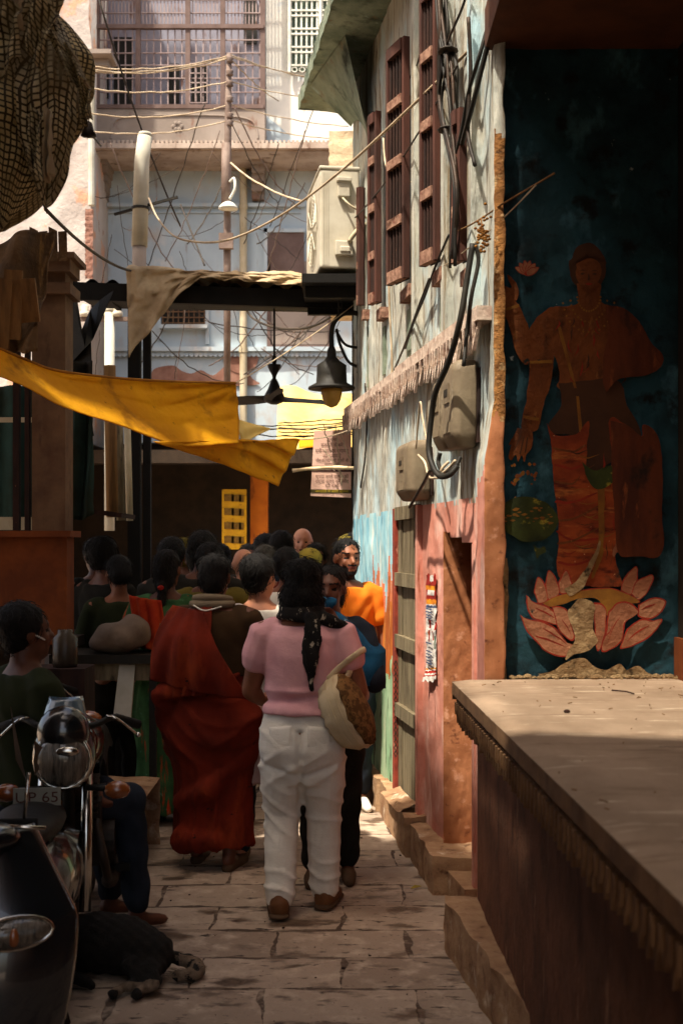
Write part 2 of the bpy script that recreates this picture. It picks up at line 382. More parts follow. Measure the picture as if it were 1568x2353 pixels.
# ------------------------------------------------------------------ mesh building
class MB:
    def __init__(s):
        s.v, s.f, s.m, s.cur, s.uv = [], [], [], 0, {}
    def add(s, vs, fs, mi=None):
        o = len(s.v)
        s.v += [tuple(v) for v in vs]
        s.f += [tuple(i + o for i in f) for f in fs]
        s.m += [s.cur if mi is None else mi] * len(fs)
        return o
    def box(s, a, b, mi=None):
        x0, y0, z0 = a; x1, y1, z1 = b
        s.hexa([(x0, y0, z0), (x1, y0, z0), (x1, y1, z0), (x0, y1, z0), (x0, y0, z1), (x1, y0, z1), (x1, y1, z1), (x0, y1, z1)], mi)
    def hexa(s, p, mi=None):
        s.add(p, [(3, 2, 1, 0), (4, 5, 6, 7), (0, 1, 5, 4), (1, 2, 6, 5), (2, 3, 7, 6), (3, 0, 4, 7)], mi)
    def bar(s, p, q, w, h=None, up=(0, 0, 1), mi=None):
        p, q = Vector(p), Vector(q)
        h = h or w
        d = (q - p).normalized()
        u = Vector(up)
        if abs(d.dot(u)) > .98:
            u = Vector((1, 0, 0))
        x = d.cross(u).normalized() * w / 2
        y = x.cross(d).normalized() * h / 2
        s.hexa([p - x - y, p + x - y, p + x + y, p - x + y, q - x - y, q + x - y, q + x + y, q - x + y], mi)
    def rings(s, rs, cap=True, mi=None, closed=True):
        k = len(rs[0]); o = len(s.v); fs = []
        for r in rs:
            s.v += [tuple(v) for v in r]
        for i in range(len(rs) - 1):
            for j in range(k if closed else k - 1):
                a = o + i * k + j; b = o + i * k + (j + 1) % k
                fs.append((a, b, b + k, a + k))
        if cap:
            fs.append(tuple(o + j for j in reversed(range(k))))
            fs.append(tuple(o + (len(rs) - 1) * k + j for j in range(k)))
        s.f += fs
        s.m += [s.cur if mi is None else mi] * len(fs)
    def tube(s, pts, rad, n=8, mi=None, cap=True, sq=1.0):
        pts = [Vector(p) for p in pts]
        if not isinstance(rad, (list, tuple)):
            rad = [rad] * len(pts)
        rs = []
        ref = None
        for i, p in enumerate(pts):
            d = (pts[min(i + 1, len(pts) - 1)] - pts[max(i - 1, 0)]).normalized()
            if ref is None:
                ref = Vector((0, 0, 1)) if abs(d.z) < .9 else Vector((1, 0, 0))
            x = (ref - d * ref.dot(d)).normalized()
            ref = x
            y = d.cross(x)
            rs.append([p + (x * math.cos(2 * math.pi * j / n) + y * sq * math.sin(2 * math.pi * j / n)) * rad[i] for j in range(n)])
        s.rings(rs, cap, mi)
    def limb(s, pts, rad, n=12, mi=None):
        """tube with rounded ends"""
        pts = [Vector(p) for p in pts]
        rad = list(rad)
        d0 = (pts[0] - pts[1]).normalized(); d1 = (pts[-1] - pts[-2]).normalized()
        P = [pts[0] + d0 * rad[0] * .95, pts[0] + d0 * rad[0] * .6] + pts + [pts[-1] + d1 * rad[-1] * .6, pts[-1] + d1 * rad[-1] * .95]
        Q = [rad[0] * .3, rad[0] * .8] + rad + [rad[-1] * .8, rad[-1] * .3]
        s.tube(P, Q, n, mi)
    def ell(s, c, r, n=14, m=9, rot=None, mi=None):
        c = Vector(c); rs = []
        for i in range(m + 1):
            th = math.pi * (i + .02) / (m + .04)
            ring = []
            for j in range(n):
                ph = 2 * math.pi * j / n
                v = Vector((r[0] * math.sin(th) * math.cos(ph), r[1] * math.sin(th) * math.sin(ph), -r[2] * math.cos(th)))
                if rot is not None:
                    v = rot @ v
                ring.append(c + v)
            rs.append(ring)
        s.rings(rs, True, mi)
    def lathe(s, prof, c=(0, 0, 0), n=20, mi=None, rot=None):
        c = Vector(c); rs = []
        for (r, z) in prof:
            ring = []
            for j in range(n):
                v = Vector((r * math.cos(2 * math.pi * j / n), r * math.sin(2 * math.pi * j / n), z))
                if rot is not None:
                    v = rot @ v
                ring.append(c + v)
            rs.append(ring)
        s.rings(rs, True, mi)
    def poly(s, pts, t, nrm=(0, -1, 0), mi=None):
        """flat outline with thickness t along nrm"""
        k = len(pts); nv = Vector(nrm) * t
        a = [Vector(p) for p in pts]; b = [p + nv for p in a]
        fs = [tuple(range(k)), tuple(range(2 * k - 1, k - 1, -1))]
        fs += [(j, k + j, k + (j + 1) % k, (j + 1) % k) for j in range(k)]
        s.add(a + b, fs, mi)
    def grid(s, fn, nu, nv, mi=None, uvs=None, skip=None, mat=None):
        o = len(s.v)
        for i in range(nu + 1):
            for j in range(nv + 1):
                u, v = i / nu, j / nv
                s.v.append(tuple(fn(u, v)))
                if uvs:
                    s.uv[len(s.v) - 1] = (u * uvs[0], v * uvs[1])
        for i in range(nu):
            for j in range(nv):
                u, v = (i + .5) / nu, (j + .5) / nv
                if skip and skip(u, v):
                    continue
                a = o + i * (nv + 1) + j
                s.f.append((a, a + nv + 1, a + nv + 2, a + 1))
                s.m.append(mat(u, v) if mat else (s.cur if mi is None else mi))
    def build(s, name, mats, parent=None, smooth=False, world=True, solid=0):
        me = bpy.data.meshes.new(name)
        vs = s.v
        if parent is not None and world:
            L = root_loc(parent)
            vs = [(x - L[0], y - L[1], z - L[2]) for x, y, z in vs]
        me.from_pydata(vs, [], s.f)
        if not isinstance(mats, (list, tuple)):
            mats = [mats]
        for m in mats:
            me.materials.append(m)
        me.polygons.foreach_set('material_index', s.m)
        if smooth:
            me.polygons.foreach_set('use_smooth', [True] * len(me.polygons))
        if s.uv:
            ul = me.uv_layers.new(name='UVMap')
            for lp in me.loops:
                ul.data[lp.index].uv = s.uv.get(lp.vertex_index, (0, 0))
        me.update()
        o = bpy.data.objects.new(name, me)
        col.objects.link(o)
        if parent is not None:
            o.parent = parent
        if solid:
            md = o.modifiers.new('thickness', 'SOLIDIFY'); md.thickness = solid; md.offset = 0
        return o

def root_loc(o):
    L = Vector((0, 0, 0))
    while o is not None:
        L += o.location
        o = o.parent
    return L

def tag(o, label, cat, group=None):
    o['label'] = label; o['category'] = cat
    if group:
        o['group'] = group
    return o

def thing(name, label, cat, loc=(0, 0, 0), group=None, rz=0):
    o = bpy.data.objects.new(name, None)
    o.empty_display_size = .1
    o.location = loc; o.rotation_euler = (0, 0, rz)
    col.objects.link(o)
    return tag(o, label, cat, group)

def struct(o):
    o['kind'] = 'structure'
    return o

def fuse(mb, name, mats, parent, voxel=.012, smooth=4, world=False, disp=None, paint=None):
    """join the shapes of mb into one continuous skin"""
    o = mb.build(name, mats, parent, True, world)
    md = o.modifiers.new('r', 'REMESH'); md.mode = 'VOXEL'; md.voxel_size = voxel; md.use_smooth_shade = True
    if smooth:
        sm = o.modifiers.new('s', 'SMOOTH'); sm.factor = .5; sm.iterations = smooth
    dg = bpy.context.evaluated_depsgraph_get()
    me = bpy.data.meshes.new_from_object(o.evaluated_get(dg))
    o.modifiers.clear()
    old = o.data
    o.data = me
    bpy.data.meshes.remove(old)
    me.name = name
    me.materials.clear()
    for m in (mats if isinstance(mats, (list, tuple)) else [mats]):
        me.materials.append(m)
    nv = len(me.vertices)
    if disp:
        co = np.empty(nv * 3, np.float32); me.vertices.foreach_get('co', co); co = co.reshape(-1, 3)
        no = np.array([v.normal[:] for v in me.vertices], np.float32)
        d = disp(co, no)
        co = co + no * d[:, None]
        me.vertices.foreach_set('co', co.ravel())
    idx = [0] * len(me.polygons)
    if paint:
        idx = [paint(p.center) for p in me.polygons]
    me.polygons.foreach_set('material_index', idx)
    me.polygons.foreach_set('use_smooth', [True] * len(me.polygons))
    me.update()
    return o

def sag(p, q, s, n=14, wob=0.0):
    p, q = Vector(p), Vector(q)
    out = []
    for i in range(n + 1):
        t = i / n
        v = p.lerp(q, t) - Vector((0, 0, 4 * s * t * (1 - t)))
        if wob and 0 < i < n:
            v += Vector((rnd.uniform(-wob, wob), rnd.uniform(-wob, wob), rnd.uniform(-wob, wob)))
        out.append(v)
    return out

def curve(pts, n=6):
    """Catmull-Rom through pts"""
    P = [Vector(p) for p in pts]
    P = [P[0] * 2 - P[1]] + P + [P[-1] * 2 - P[-2]]
    out = []
    for i in range(1, len(P) - 2):
        a, b, c, d = P[i - 1], P[i], P[i + 1], P[i + 2]
        for k in range(n):
            t = k / n
            out.append(.5 * ((2 * b) + (c - a) * t + (2 * a - 5 * b + 4 * c - d) * t * t + (3 * b - a - 3 * c + d) * t ** 3))
    out.append(P[-2])
    return out

def nz(x, y, z, s=1.0):
    return noise.noise(Vector((x * s, y * s, z * s)))

def text_mesh(mb, body, size, origin, xdir, zdir, mi, width=None, shear=0, push=.003):
    """lettering turned into faces of mb (lies in the plane of xdir and zdir)"""
    cu = bpy.data.curves.new('lettering', 'FONT')
    cu.body = body; cu.size = size; cu.align_x = 'CENTER'; cu.shear = shear; cu.resolution_u = 3
    o = bpy.data.objects.new('lettering', cu)
    col.objects.link(o)
    dg = bpy.context.evaluated_depsgraph_get()
    me = bpy.data.meshes.new_from_object(o.evaluated_get(dg))
    xs = [v.co.x for v in me.vertices] or [0]
    k = 1.0
    if width and max(xs) - min(xs) > 1e-6:
        k = min(1.7, width / (max(xs) - min(xs)))
    X, Z = Vector(xdir), Vector(zdir)
    nrm = X.cross(Z)
    mb.add([Vector(origin) + X * v.co.x * k + Z * v.co.y + nrm * push for v in me.vertices], [tuple(p.vertices) for p in me.polygons], mi)
    bpy.data.objects.remove(o, do_unlink=True)
    bpy.data.curves.remove(cu); bpy.data.meshes.remove(me)
# ================================================================== SETTING
# ---- ground: one sheet of worn stone paving
g = MB()
g.grid(lambda u, v: (-14 + 28 * u, -12 + 42 * v, .006 * nz(-14 + 28 * u, -12 + 42 * v, 0, 1.3)), 180, 260)
struct(g.build('ground', M_paving, None, True))

# ---- old house on the right: wall line WX(Y)
WX = lambda y: 1.397 - .147 * y
def W(y, z, out=0.0):
    return Vector((WX(y) - .989 * out, y - .1455 * out, z))
def WL(px):
    """depth at which the wall is seen at measured column px"""
    k = (px - 784) / F
    return 1.397 / (k + .147)
def wbox(mb, y0, y1, z0, z1, o0, o1, mi=None):
    mb.hexa([W(y0, z0, o1), W(y0, z0, o0), W(y1, z0, o0), W(y1, z0, o1), W(y0, z1, o1), W(y0, z1, o0), W(y1, z1, o0), W(y1, z1, o1)], mi)

house = thing('old_house', 'tall old house on the right with peeling white, pink and blue plaster walls', 'house', (.4, 7, 0))
YA, YB = 5.12, 8.92
def hole(y, z):
    return (5.5 < y < 6.02 and z < 1.71 + .1 * (y - 6)) or (6.6 < y < 7.18 and .2 < z < 1.86)
def wall_mat(u, v):
    y = YA + (YB - YA) * u; z = 5.3 * v
    j = .03 * nz(y, z, 3, 14) + .05 * nz(y, z, 9, 5)
    if z > 1.86 + j * .4:
        return 0
    if y < 6.58:
        return 1
    if y < 7.3:
        return 6
    # painted landscape: sky, peach, rocks, meadow
    rock = 1.42 + .35 * nz(y * 7, 0, 1) + .2 * nz(y * 19, 0, 4) - .12 * (y - 8)
    if z > rock:
        return 2
    if z > rock - .12 - .1 * nz(y * 23, 1, 1):
        return 5
    if z > .86 + .25 * nz(y * 13, 7, 2):
        return 3
    return 4
def wall_pt(u, v):
    y = YA + (YB - YA) * u; z = 5.3 * v
    d = .012 * nz(y, z, 1, 2.2) + .007 * nz(y * 2, z, 7, 6) + .004 * nz(y, z, 2, 16)
    return W(y, z, d)
w = MB()
w.grid(wall_pt, 150, 210, skip=lambda u, v: hole(YA + (YB - YA) * u, 5.3 * v), mat=wall_mat)
w.build('wall', [M_white_wall, M_pink_wall, M_blue_mural, M_rock_mural, M_green_mural, M_peach_mural, M_redpaint], house, True)
# solid body behind the wall skin
b = MB()
wbox(b, 6.03, 6.58, 0, 5.3, -.5, -.03)
wbox(b, 7.2, 8.92, 0, 5.3, -.5, -.03)
wbox(b, 5.2, 7.3, 1.9, 5.3, -.5, -.03)
wbox(b, 5.12, 8.92, 0, 5.3, -1.4, -.52)
b.build('wall_core', M_dark_wall, house)
# far end of the house seen edge on
b = MB()
b.grid(lambda u, v: W(8.92, 5.3 * v, .02 * nz(0, v * 20, 2) - .5 * u), 12, 90)
b.build('end_wall', M_white_wall, house, True)
# wall strips between the windows
for px, wd, z0, z1 in ((966, .04, 2.62, 5.2), (1036, .035, 2.62, 5.2), (1100, .04, 2.62, 5.2)):
    y = WL(px)
    b = MB(); wbox(b, y - wd, y + wd, z0, z1, -.01, .045)
    b.build('pilaster', M_white_wall, house)
# doorway reveal: rough pink jamb that faces the lane
b = MB()
b.grid(lambda u, v: W(6.02 + .003 * nz(u * 3, v * 9, 0, 3), 1.72 * v, .012 - .16 * u) + Vector((0, -.003 * abs(nz(u * 4, v * 22, 5, 1)) - .0015 * nz(u * 9, v * 90, 2, 1), 0)), 14, 110)
b.build('door_jamb', M_rough_pink, house, True)
b = MB()
b.grid(lambda u, v: W(5.97 + .003 * nz(u, v * 18, 0, 3), 1.66 * v, -.16 - .06 * u) + Vector((0, -.004 * abs(nz(u * 4, v * 30, 5, 1)), 0)), 8, 90)
wbox(b, 5.9, 6.02, 0, 1.66, -.4, -.165)
b.build('door_jamb', M_rough_pink, house, True)
b = MB(); wbox(b, 5.5, 6.02, 0, 1.72, -.34, -.3)
for k in range(4):
    wbox(b, 5.53 + k * .12, 5.64 + k * .12, .02, 1.68, -.3, -.28)
b.build('inner_door', M_dark_wall, house)
b = MB(); wbox(b, 5.46, 5.5, 0, 1.66, -.3, .004)
b.build('door_jamb', M_pink_wall, house)
b = MB(); wbox(b, 5.45, 6.04, -.05, .12, -.3, .05)
b.build('door_sill', M_plinth, house)

# rough corner pier between the house wall and the painted alcove
b = MB()
def pier(u, v):
    z = .0 + 5.3 * v
    lo = min(1, max(0, (2.25 - z) / .25))
    xl = .632 - .04 * lo
    ring = [(xl - .004, 5.3), (xl, 5.07), (.672, 5.045), (.70, 5.3)]
    t = u * 3
    i = min(int(t), 2); f = t - i
    x = ring[i][0] + (ring[i + 1][0] - ring[i][0]) * f
    y = ring[i][1] + (ring[i + 1][1] - ring[i][1]) * f
    r = .008 if 1 <= t else .005
    e = nz(x * 3, y * 3, z * 1.0, 9) + .6 * nz(x, y, z, 34)
    edge = .016 * nz(0, 3, z, 7)
    return (x + (edge if t > 1.5 else 0) + r * .4 * nz(x, 4, z, 20), y - r * e * (1 if t >= 1 else .2), z)
def pier_mat(u, v):
    z = 5.3 * v + .1 * nz(u * 4, v * 40, 1)
    if u < .34:
        return 0 if z > 1.95 else 1
    return 2 if z < 2.15 else (3 if z < 3.35 else 0)
b.grid(pier, 24, 240, mat=pier_mat)
M_ochre_edge = M('ochre_broken_plaster', C(170, 118, 62), C(128, 84, 44), s=14, bump=.9, bs=30, bd=.04, layers=((C(206, 170, 120), 20, (1, 1, 1), .58, .68), (C(70, 46, 26), 22, (1, 1, 1), .6, .7)))
b.build('corner_pier', [M_white_wall, M_pink_wall, M_rough_pink, M_ochre_edge], house, True)

# carved wooden valance that runs along the wall
b = MB()
y = YA + .05
b.cur = 0
wbox(b, YA + .02, 6.95, 2.6, 2.66, -.01, .075)
wbox(b, 6.96, YB, 2.59, 2.65, -.01, .07)
while y < YB - .03:
    wd = .06
    ln = .125 + .03 * rnd.random() + .03 * nz(y, 0, 0, 3)
    if rnd.random() < .93:
        o1 = .062 + .006 * rnd.random()
        dx = rnd.uniform(-.006, .006)
        top, mid, tip = 2.6, 2.6 - ln * .28, 2.6 - ln
        A = [W(y, top, o1 - .02), W(y + wd * .92, top, o1 - .02), W(y + wd * .92, mid, o1 - .012), W(y + wd * .5 + dx, tip, o1), W(y, mid, o1 - .012)]
        n_ = (W(0, 0, 1) - W(0, 0, 0))
        b.poly(A, .016, n_, 0)
        b.poly([W(y + wd * .2, 2.6, o1 + .004), W(y + wd * .7, 2.6, o1 + .004), W(y + wd * .45, 2.6 - ln * .55, o1 + .004)], .01, n_, 0)
    y += wd
M_valance = M('valance_wood', C(206, 186, 168), C(172, 146, 130), s=16, bump=.7, bs=40, layers=((C(96, 62, 50), 18, (1, 1, .6), .58, .7), (C(206, 200, 186), 24, (1, 1, .4), .6, .7)))
b.build('carved_valance', M_valance, house)

# tall barred shutters, swung out from the wall
SH = [(1092, 1042, 2.92, 3.60, 3), (1032, 970, 3.04, 4.40, 4), (957, 893, 3.12, 4.44, 4), (890, 850, 3.16, 4.34, 4), (849, 824, 3.27, 4.06, 3)]
for (pn, pf, z0, z1, nr) in SH:
    yn = WL(pn); near = W(yn, 0, .055)
    k = (pf - 784) / F
    t = (near.x - k * near.y) / (k + .4)
    far = near + Vector((-.4, 1, 0)) * t
    dv = (far - near); wd = dv.length; dv.normalize()
    nm = Vector((-dv.y, dv.x, 0))
    P = lambda a, z, o=0: near + dv * a + nm * o + Vector((0, 0, z))
    f = MB()
    for a in (.0, wd - .026):
        f.hexa([P(a, z0, -.016), P(a + .026, z0, -.016), P(a + .026, z0, .02), P(a, z0, .02), P(a, z1, -.016), P(a + .026, z1, -.016), P(a + .026, z1, .02), P(a, z1, .02)])
    sh = f.build('window_shutter', M_wood_red, house)
    for i in range(nr + 1):
        z = z0 + (z1 - z0) * i / nr
        hh = .05 if i not in (0, nr) else .065
        z = min(max(z, z0 + hh / 2), z1 - hh / 2)
        f = MB()
        f.hexa([P(.028, z - hh / 2, -.014), P(wd - .028, z - hh / 2, -.014), P(wd - .028, z - hh / 2, .028), P(.028, z - hh / 2, .028),
                P(.028, z + hh / 2, -.014), P(wd - .028, z + hh / 2, -.014), P(wd - .028, z + hh / 2, .028), P(.028, z + hh / 2, .028)])
        f.build('rail', M_wood_pale if i < nr else M_wood_red, sh)
    f = MB()
    nb = max(4, int((wd - .08) / .03))
    for i in range(nb):
        a = .038 + (wd - .076) * i / max(1, nb - 1)
        f.tube([P(a, z0 + .02, .004), P(a, z1 - .02, .004)], .0075, 6)
    f.build('bars', M_wood_dark, sh)
    f = MB()
    f.hexa([P(.026, z0, -.03), P(wd - .026, z0, -.03), P(wd - .04, z0, -.022), P(.04, z0, -.022), P(.04, z1, -.03), P(wd - .04, z1, -.03), P(wd - .04, z1, -.022), P(.04, z1, -.022)])
    f.build('dark_interior', M_black, sh)  # black panel stands for the shaded interior behind the bars
    # sloping sill bracket below
    f = MB(); wbox(f, yn - .02, yn + wd * .95, z0 - .1, z0 - .035, -.01, .05)
    f.build('window_sill', M_wood_pale, house)
    f = MB(); wbox(f, yn + .05, yn + wd * .9, 2.72, z0 - .14, -.02, .012)
    f.build('sunk_panel', M_moss, house)

# grey plank door standing on the plinth
dr = MB(); wbox(dr, 6.57, 7.2, .18, 1.9, -.1, -.07)
door = dr.build('door', M_dark_wall, house)
for k in range(5):
    y0 = 6.6 + k * .115
    zb = .2 + (.08 * rnd.random() if k < 3 else .02)
    b = MB(); wbox(b, y0 + .004, y0 + .111, zb, 1.84, -.04, .004 + .008 * rnd.random())
    b.build('plank', M_wood_grey, door)
for z in (.66, 1.06, 1.42, 1.8):
    b = MB(); wbox(b, 6.6, 7.17, z, z + .075, .0, .034)
    b.build('ledge', M_wood_grey, door)
b = MB(); wbox(b, 7.18, 7.25, .2, 1.87, -.06, .03)
b.build('door_frame', M_redpaint, house)
b = MB(); wbox(b, 6.54, 6.6, .2, 1.87, -.06, .03)
b.build('door_frame', M_pink_wall, house)
b = MB()
for i in range(16):
    c0 = W(7.15, .96 - i * .035, .03)
    b.tube([c0 + Vector((0, 0, .02)), c0 + Vector((-.008, .004, 0)), c0 + Vector((0, 0, -.02)), c0 + Vector((.008, -.004, 0)), c0 + Vector((0, 0, .02))], .0035, 5, cap=False)
b.build('door_chain', M_iron, door)
# plinth blocks along the wall foot
def worn_block(mb, p, n=(8, 14), amp=.012):
    """p: 8 corners; top and two lane sides as worn grids"""
    P = [Vector(q) for q in p]
    def tri(a, b_, c, d, s):
        def fn(u, v):
            q = a.lerp(b_, u).lerp(d.lerp(c, u), v)
            e = amp * nz(q.x, q.y, q.z, 9) + amp * .5 * nz(q.x, q.y, q.z, 30)
            return q + Vector((e, e * .6, e))
        return fn
    mb.grid(tri(P[4], P[5], P[6], P[7], 1), *n)
    mb.grid(tri(P[0], P[4], P[7], P[3], 2), *n)
    mb.grid(tri(P[0], P[1], P[5], P[4], 3), *n)
    mb.grid(tri(P[3], P[2], P[6], P[7], 3), *n)
def kerb(mb, x0, y0, x1, y1, wd, h):
    worn_block(mb, [(x0, y0, -.05), (x0 + wd, y0, -.05), (x1 + wd, y1, -.05), (x1, y1, -.05), (x0, y0, h), (x0 + wd, y0, h), (x1 + wd, y1, h), (x1, y1, h)])
for a in ((.335, 6.48, .235, 7.55, .3, .215), (.215, 7.6, .15, 8.3, .3, .2), (.08, 8.34, .04, 8.9, .3, .17), (.425, 5.76, .365, 6.46, .3, .185)):
    b = MB(); kerb(b, *a)
    b.build('plinth_block', M_plinth, house, True)
b = MB()
b.grid(lambda u, v: W(6.6 + .5 * u + .05 * nz(v * 3, u, 0, 2), .22 + .035 * (1 - v) + .02 * nz(u * 4, v * 4, 3), .02 + .11 * v), 10, 6)
b.build('broken_step', M_plinth, house, True)

# concrete sunshade over the windows
b = MB()
def eave(u, v):
    y = 6.3 + 3.1 * u
    return W(y, 4.97 + .01 * nz(y, v * 3, 0, 3) + .03 * v, .34 * v + .012 * nz(y, 0, v, 9))
b.grid(eave, 60, 10)
b.grid(lambda u, v: W(6.3 + 3.1 * u, 5.0 + .11 * v, .34 + .012 * nz(6.3 + 3.1 * u, 0, 1, 9) + .01 * nz(u * 20, v, 2)), 60, 4)
b.grid(lambda u, v: W(6.3 + 3.1 * u, 5.11, .34 * v + .012 * v * nz(6.3 + 3.1 * u, 0, 1, 9)), 60, 2)
b.grid(lambda u, v: W(9.4, 4.985 + .12 * v, .35 * u), 6, 3)
b.build('sunshade', M_moss, house, True)
b = MB()
b.grid(lambda u, v: W(8.0 + .9 * u, 4.98 - .5 * (1 - u) ** 2 * v - .28 * v, .02 + .3 * (1 - v) * (.6 + .4 * u)), 12, 8)
b.build('sunshade_bracket', M_moss, house, True)

# ---- painted alcove with a raised stone platform (near right)
alc = thing('shrine_alcove', 'dark alcove on the right with painted back wall above a raised stone platform', 'alcove', (1.0, 4, 0))
b = MB()
b.grid(lambda u, v: (.66 + .9 * u, 5.12 - .012 * nz(u * 9, v * 25, 0, 1) - .006 * nz(u * 30, v * 80, 3, 1), 1.0 + 2.76 * v), 60, 170)
b.build('back_wall', M_teal, alc, True)
b = MB(); b.box((1.405, -2, 0), (1.6, 5.11, 3.73)); b.build('side_wall', M_dark_wall, alc)
b = MB(); b.box((1.385, 3.9, 1.08), (1.404, 5.1, 1.27)); b.build('orange_skirting', M_orange_wall, alc)
b = MB(); b.box((.6, -2.5, 3.73), (2.6, 5.13, 3.9)); b.build('ceiling', M_ceiling, alc)
b = MB(); b.box((.64, -2.5, 3.9), (2.6, 5.2, 6.4)); b.build('light_blocker', M_brown_pillar, alc)  # unseen volume added above the ceiling to block light
# slab, edge and hanging fringe
PX = lambda y: .454 + .0245 * (5.0 - y)
b = MB()
b.grid(lambda u, v: (PX(-1 + 6.02 * v) * (1 - u) + 1.42 * u, -1 + 6.02 * v + .05 * u, 1.1 + .002 * nz(u * 4, v * 20, 0, 1) - (.008 if u == 0 else 0)), 14, 150)
b.build('platform_top', M_slab, alc, True)
b = MB()
b.grid(lambda u, v: (PX(-1 + 6.02 * u) + .004 * nz(u * 90, v, 0, 1) + (.02 if v == 0 else 0), -1 + 6.02 * u, 1.02 + .072 * v + .002 * nz(u * 150, 0, 3, 1)), 200, 3)
b.grid(lambda u, v: (PX(5.02) + .8 * u, 5.02, 1.02 + .075 * v), 4, 1)
b.build('platform_edge', M_slab_edge, alc)
b = MB()
y = 4.98
while y > 1.2:
    ln = .08 + .02 * rnd.random()
    x = PX(y) + .012
    b.poly([(x, y, 1.024), (x, y - .046, 1.024), (x, y - .04, 1.02 - ln * .45), (x, y - .023, 1.02 - ln), (x, y - .006, 1.02 - ln * .45)], .022, (1, 0, 0))
    b.poly([(x - .008, y - .012, 1.018), (x - .008, y - .034, 1.018), (x - .008, y - .023, 1.02 - ln * .6)], .012, (1, 0, 0))
    y -= .052
b.build('carved_fringe', M_slab_edge, alc)
b = MB()
b.grid(lambda u, v: (.555 + .02 * (5 - (-1 + 6.0 * u)) * .8 + .004 * nz(u * 30, v * 4, 0, 1), -1 + 6.0 * u, -.02 + 1.05 * v), 120, 20)
b.grid(lambda u, v: (.555 + .3 * u, 5.0, -.02 + 1.05 * v), 4, 8)
b.build('platform_front', M_platform, alc, True)
b = MB()
for k in range(6):
    ya = 5.03 - k * .83; yb = ya - .825
    xa = .42 + .12 * (5.03 - ya); xb = .42 + .12 * (5.03 - yb)
    if k > 1:
        xa = min(xa, .55); xb = min(xb, .56)
    kerb(b, xb, yb, xa, ya, .2, .205 + .01 * rnd.random())
b.build('kerb', M_plinth, alc, True)

# painted figure on the alcove wall (flat paint layers)
mu = MB()
YM = 5.1
def z5(p): return V(1104.6 + p[0] * .2955, 561.7 + p[1] * .2955, YM)
def z6(p): return V(1104.6 + p[0] * .2955, 1076.5 + p[1] * .2955, YM)
lay = [0.0]
def paint(pts, fn, mi, smooth=True):
    lay[0] += .00007
    P = [fn(p) for p in pts]
    if smooth:
        P = curve(P + [P[0]], 8)[:-1]
    P = [Vector((p.x, 5.098 - lay[0], p.z)) for p in P]
    c = sum(P, Vector()) / len(P)
    mu.poly([p + Vector((.004 * nz(p.x, 0, p.z, 22) + .002 * nz(p.x, 3, p.z, 70), 0, .004 * nz(p.x, 5, p.z, 22))) for p in P], .0002, (0, -1, 0), mi)
def grow(pts, k):
    cx = sum(p[0] for p in pts) / len(pts); cy = sum(p[1] for p in pts) / len(pts)
    out = []
    for x, y in pts:
        d = math.hypot(x - cx, y - cy)
        out.append((x + (x - cx) / d * k, y + (y - cy) / d * k))
    return out
FIG, ROBE, PET, LINE, GOLD, OLV, CRUMB, DARK, TEAL2, SHADED = range(10)
# torso, neck and head
paint([(680, 130), (760, 60), (860, 50), (950, 110), (960, 230), (920, 320), (830, 370), (740, 320), (690, 240)], z5, DARK)
paint([(740, 300), (920, 300), (930, 450), (1100, 500), (1220, 600), (1300, 760), (1400, 870), (1330, 1000), (1050, 1050), (950, 1150), (740, 1160), (590, 1110), (610, 1050), (590, 930), (545, 840), (450, 760), (430, 600), (560, 490), (740, 460)], z5, FIG)
paint([(600, 1080), (1040, 1050), (1130, 1250), (1240, 1500), (1000, 1700), (820, 1760), (700, 1500), (560, 1470), (520, 1400), (620, 1250)], z5, DARK)
paint([(430, 570), (560, 500), (560, 840), (545, 1050), (480, 1250), (435, 1440), (310, 1420), (350, 1200), (372, 930), (360, 700)], z5, FIG)
paint([(150, 450), (260, 440), (330, 560), (372, 690), (362, 930), (280, 860), (220, 650)], z5, FIG)
paint([(135, 350), (170, 320), (230, 330), (200, 235), (240, 260), (285, 330), (285, 400), (255, 455), (160, 460)], z5, FIG)
paint([(280, 1425), (390, 1450), (398, 1560), (345, 1640), (335, 1690), (310, 1640), (285, 1690), (265, 1635), (225, 1680), (205, 1640), (235, 1560), (215, 1550)], z5, FIG)
for a in ((300, 1480, 250, 1600), (330, 1490, 295, 1630), (355, 1500, 335, 1620)):
    paint([(a[0], a[1]), (a[0] + 9, a[1]), (a[2] + 9, a[3]), (a[2], a[3])], z5, DARK, False)
for x0, x1, y0, y1 in ((590, 720, 640, 1120), (735, 780, 1180, 1640)):
    paint([(x0, y0), (x0 + 24, y0), ((x0 + x1) / 2 + 26, (y0 + y1) / 2), (x1 + 22, y1), (x1, y1), ((x0 + x1) / 2, (y0 + y1) / 2)], z5, GOLD, False)
# robe and long drapes
paint([(505, 1390), (560, 1470), (640, 1490), (740, 1470), (835, 1380), (815, 1600), (830, 1800), (940, 1830), (1010, 1700), (995, 1360), (1120, 1400), (1240, 1490), (1260, 1400), (1360, 1480), (1400, 1750), (1395, 2059), (1395, 2400), (1200, 2420), (1040, 2400), (1070, 2560), (1060, 2660), (620, 2600), (600, 2300), (590, 2080), (550, 1750), (545, 1560)], z5, ROBE)
for k, (y0, y1, x1) in enumerate(((1590, 1560, 800), (1720, 1700, 790), (1850, 1800, 760), (2010, 1930, 880), (2160, 2040, 890), (2240, 2280, 900), (2330, 2210, 890), (2480, 2430, 900))):
    paint([(560 + k * 6, y0 - 20), (700, (y0 + y1) / 2 + 26), (x1, y1), (x1, y1 + 14), (700, (y0 + y1) / 2 + 44), (560 + k * 6, y0 - 2)], z5, LINE if k % 2 else FIG)
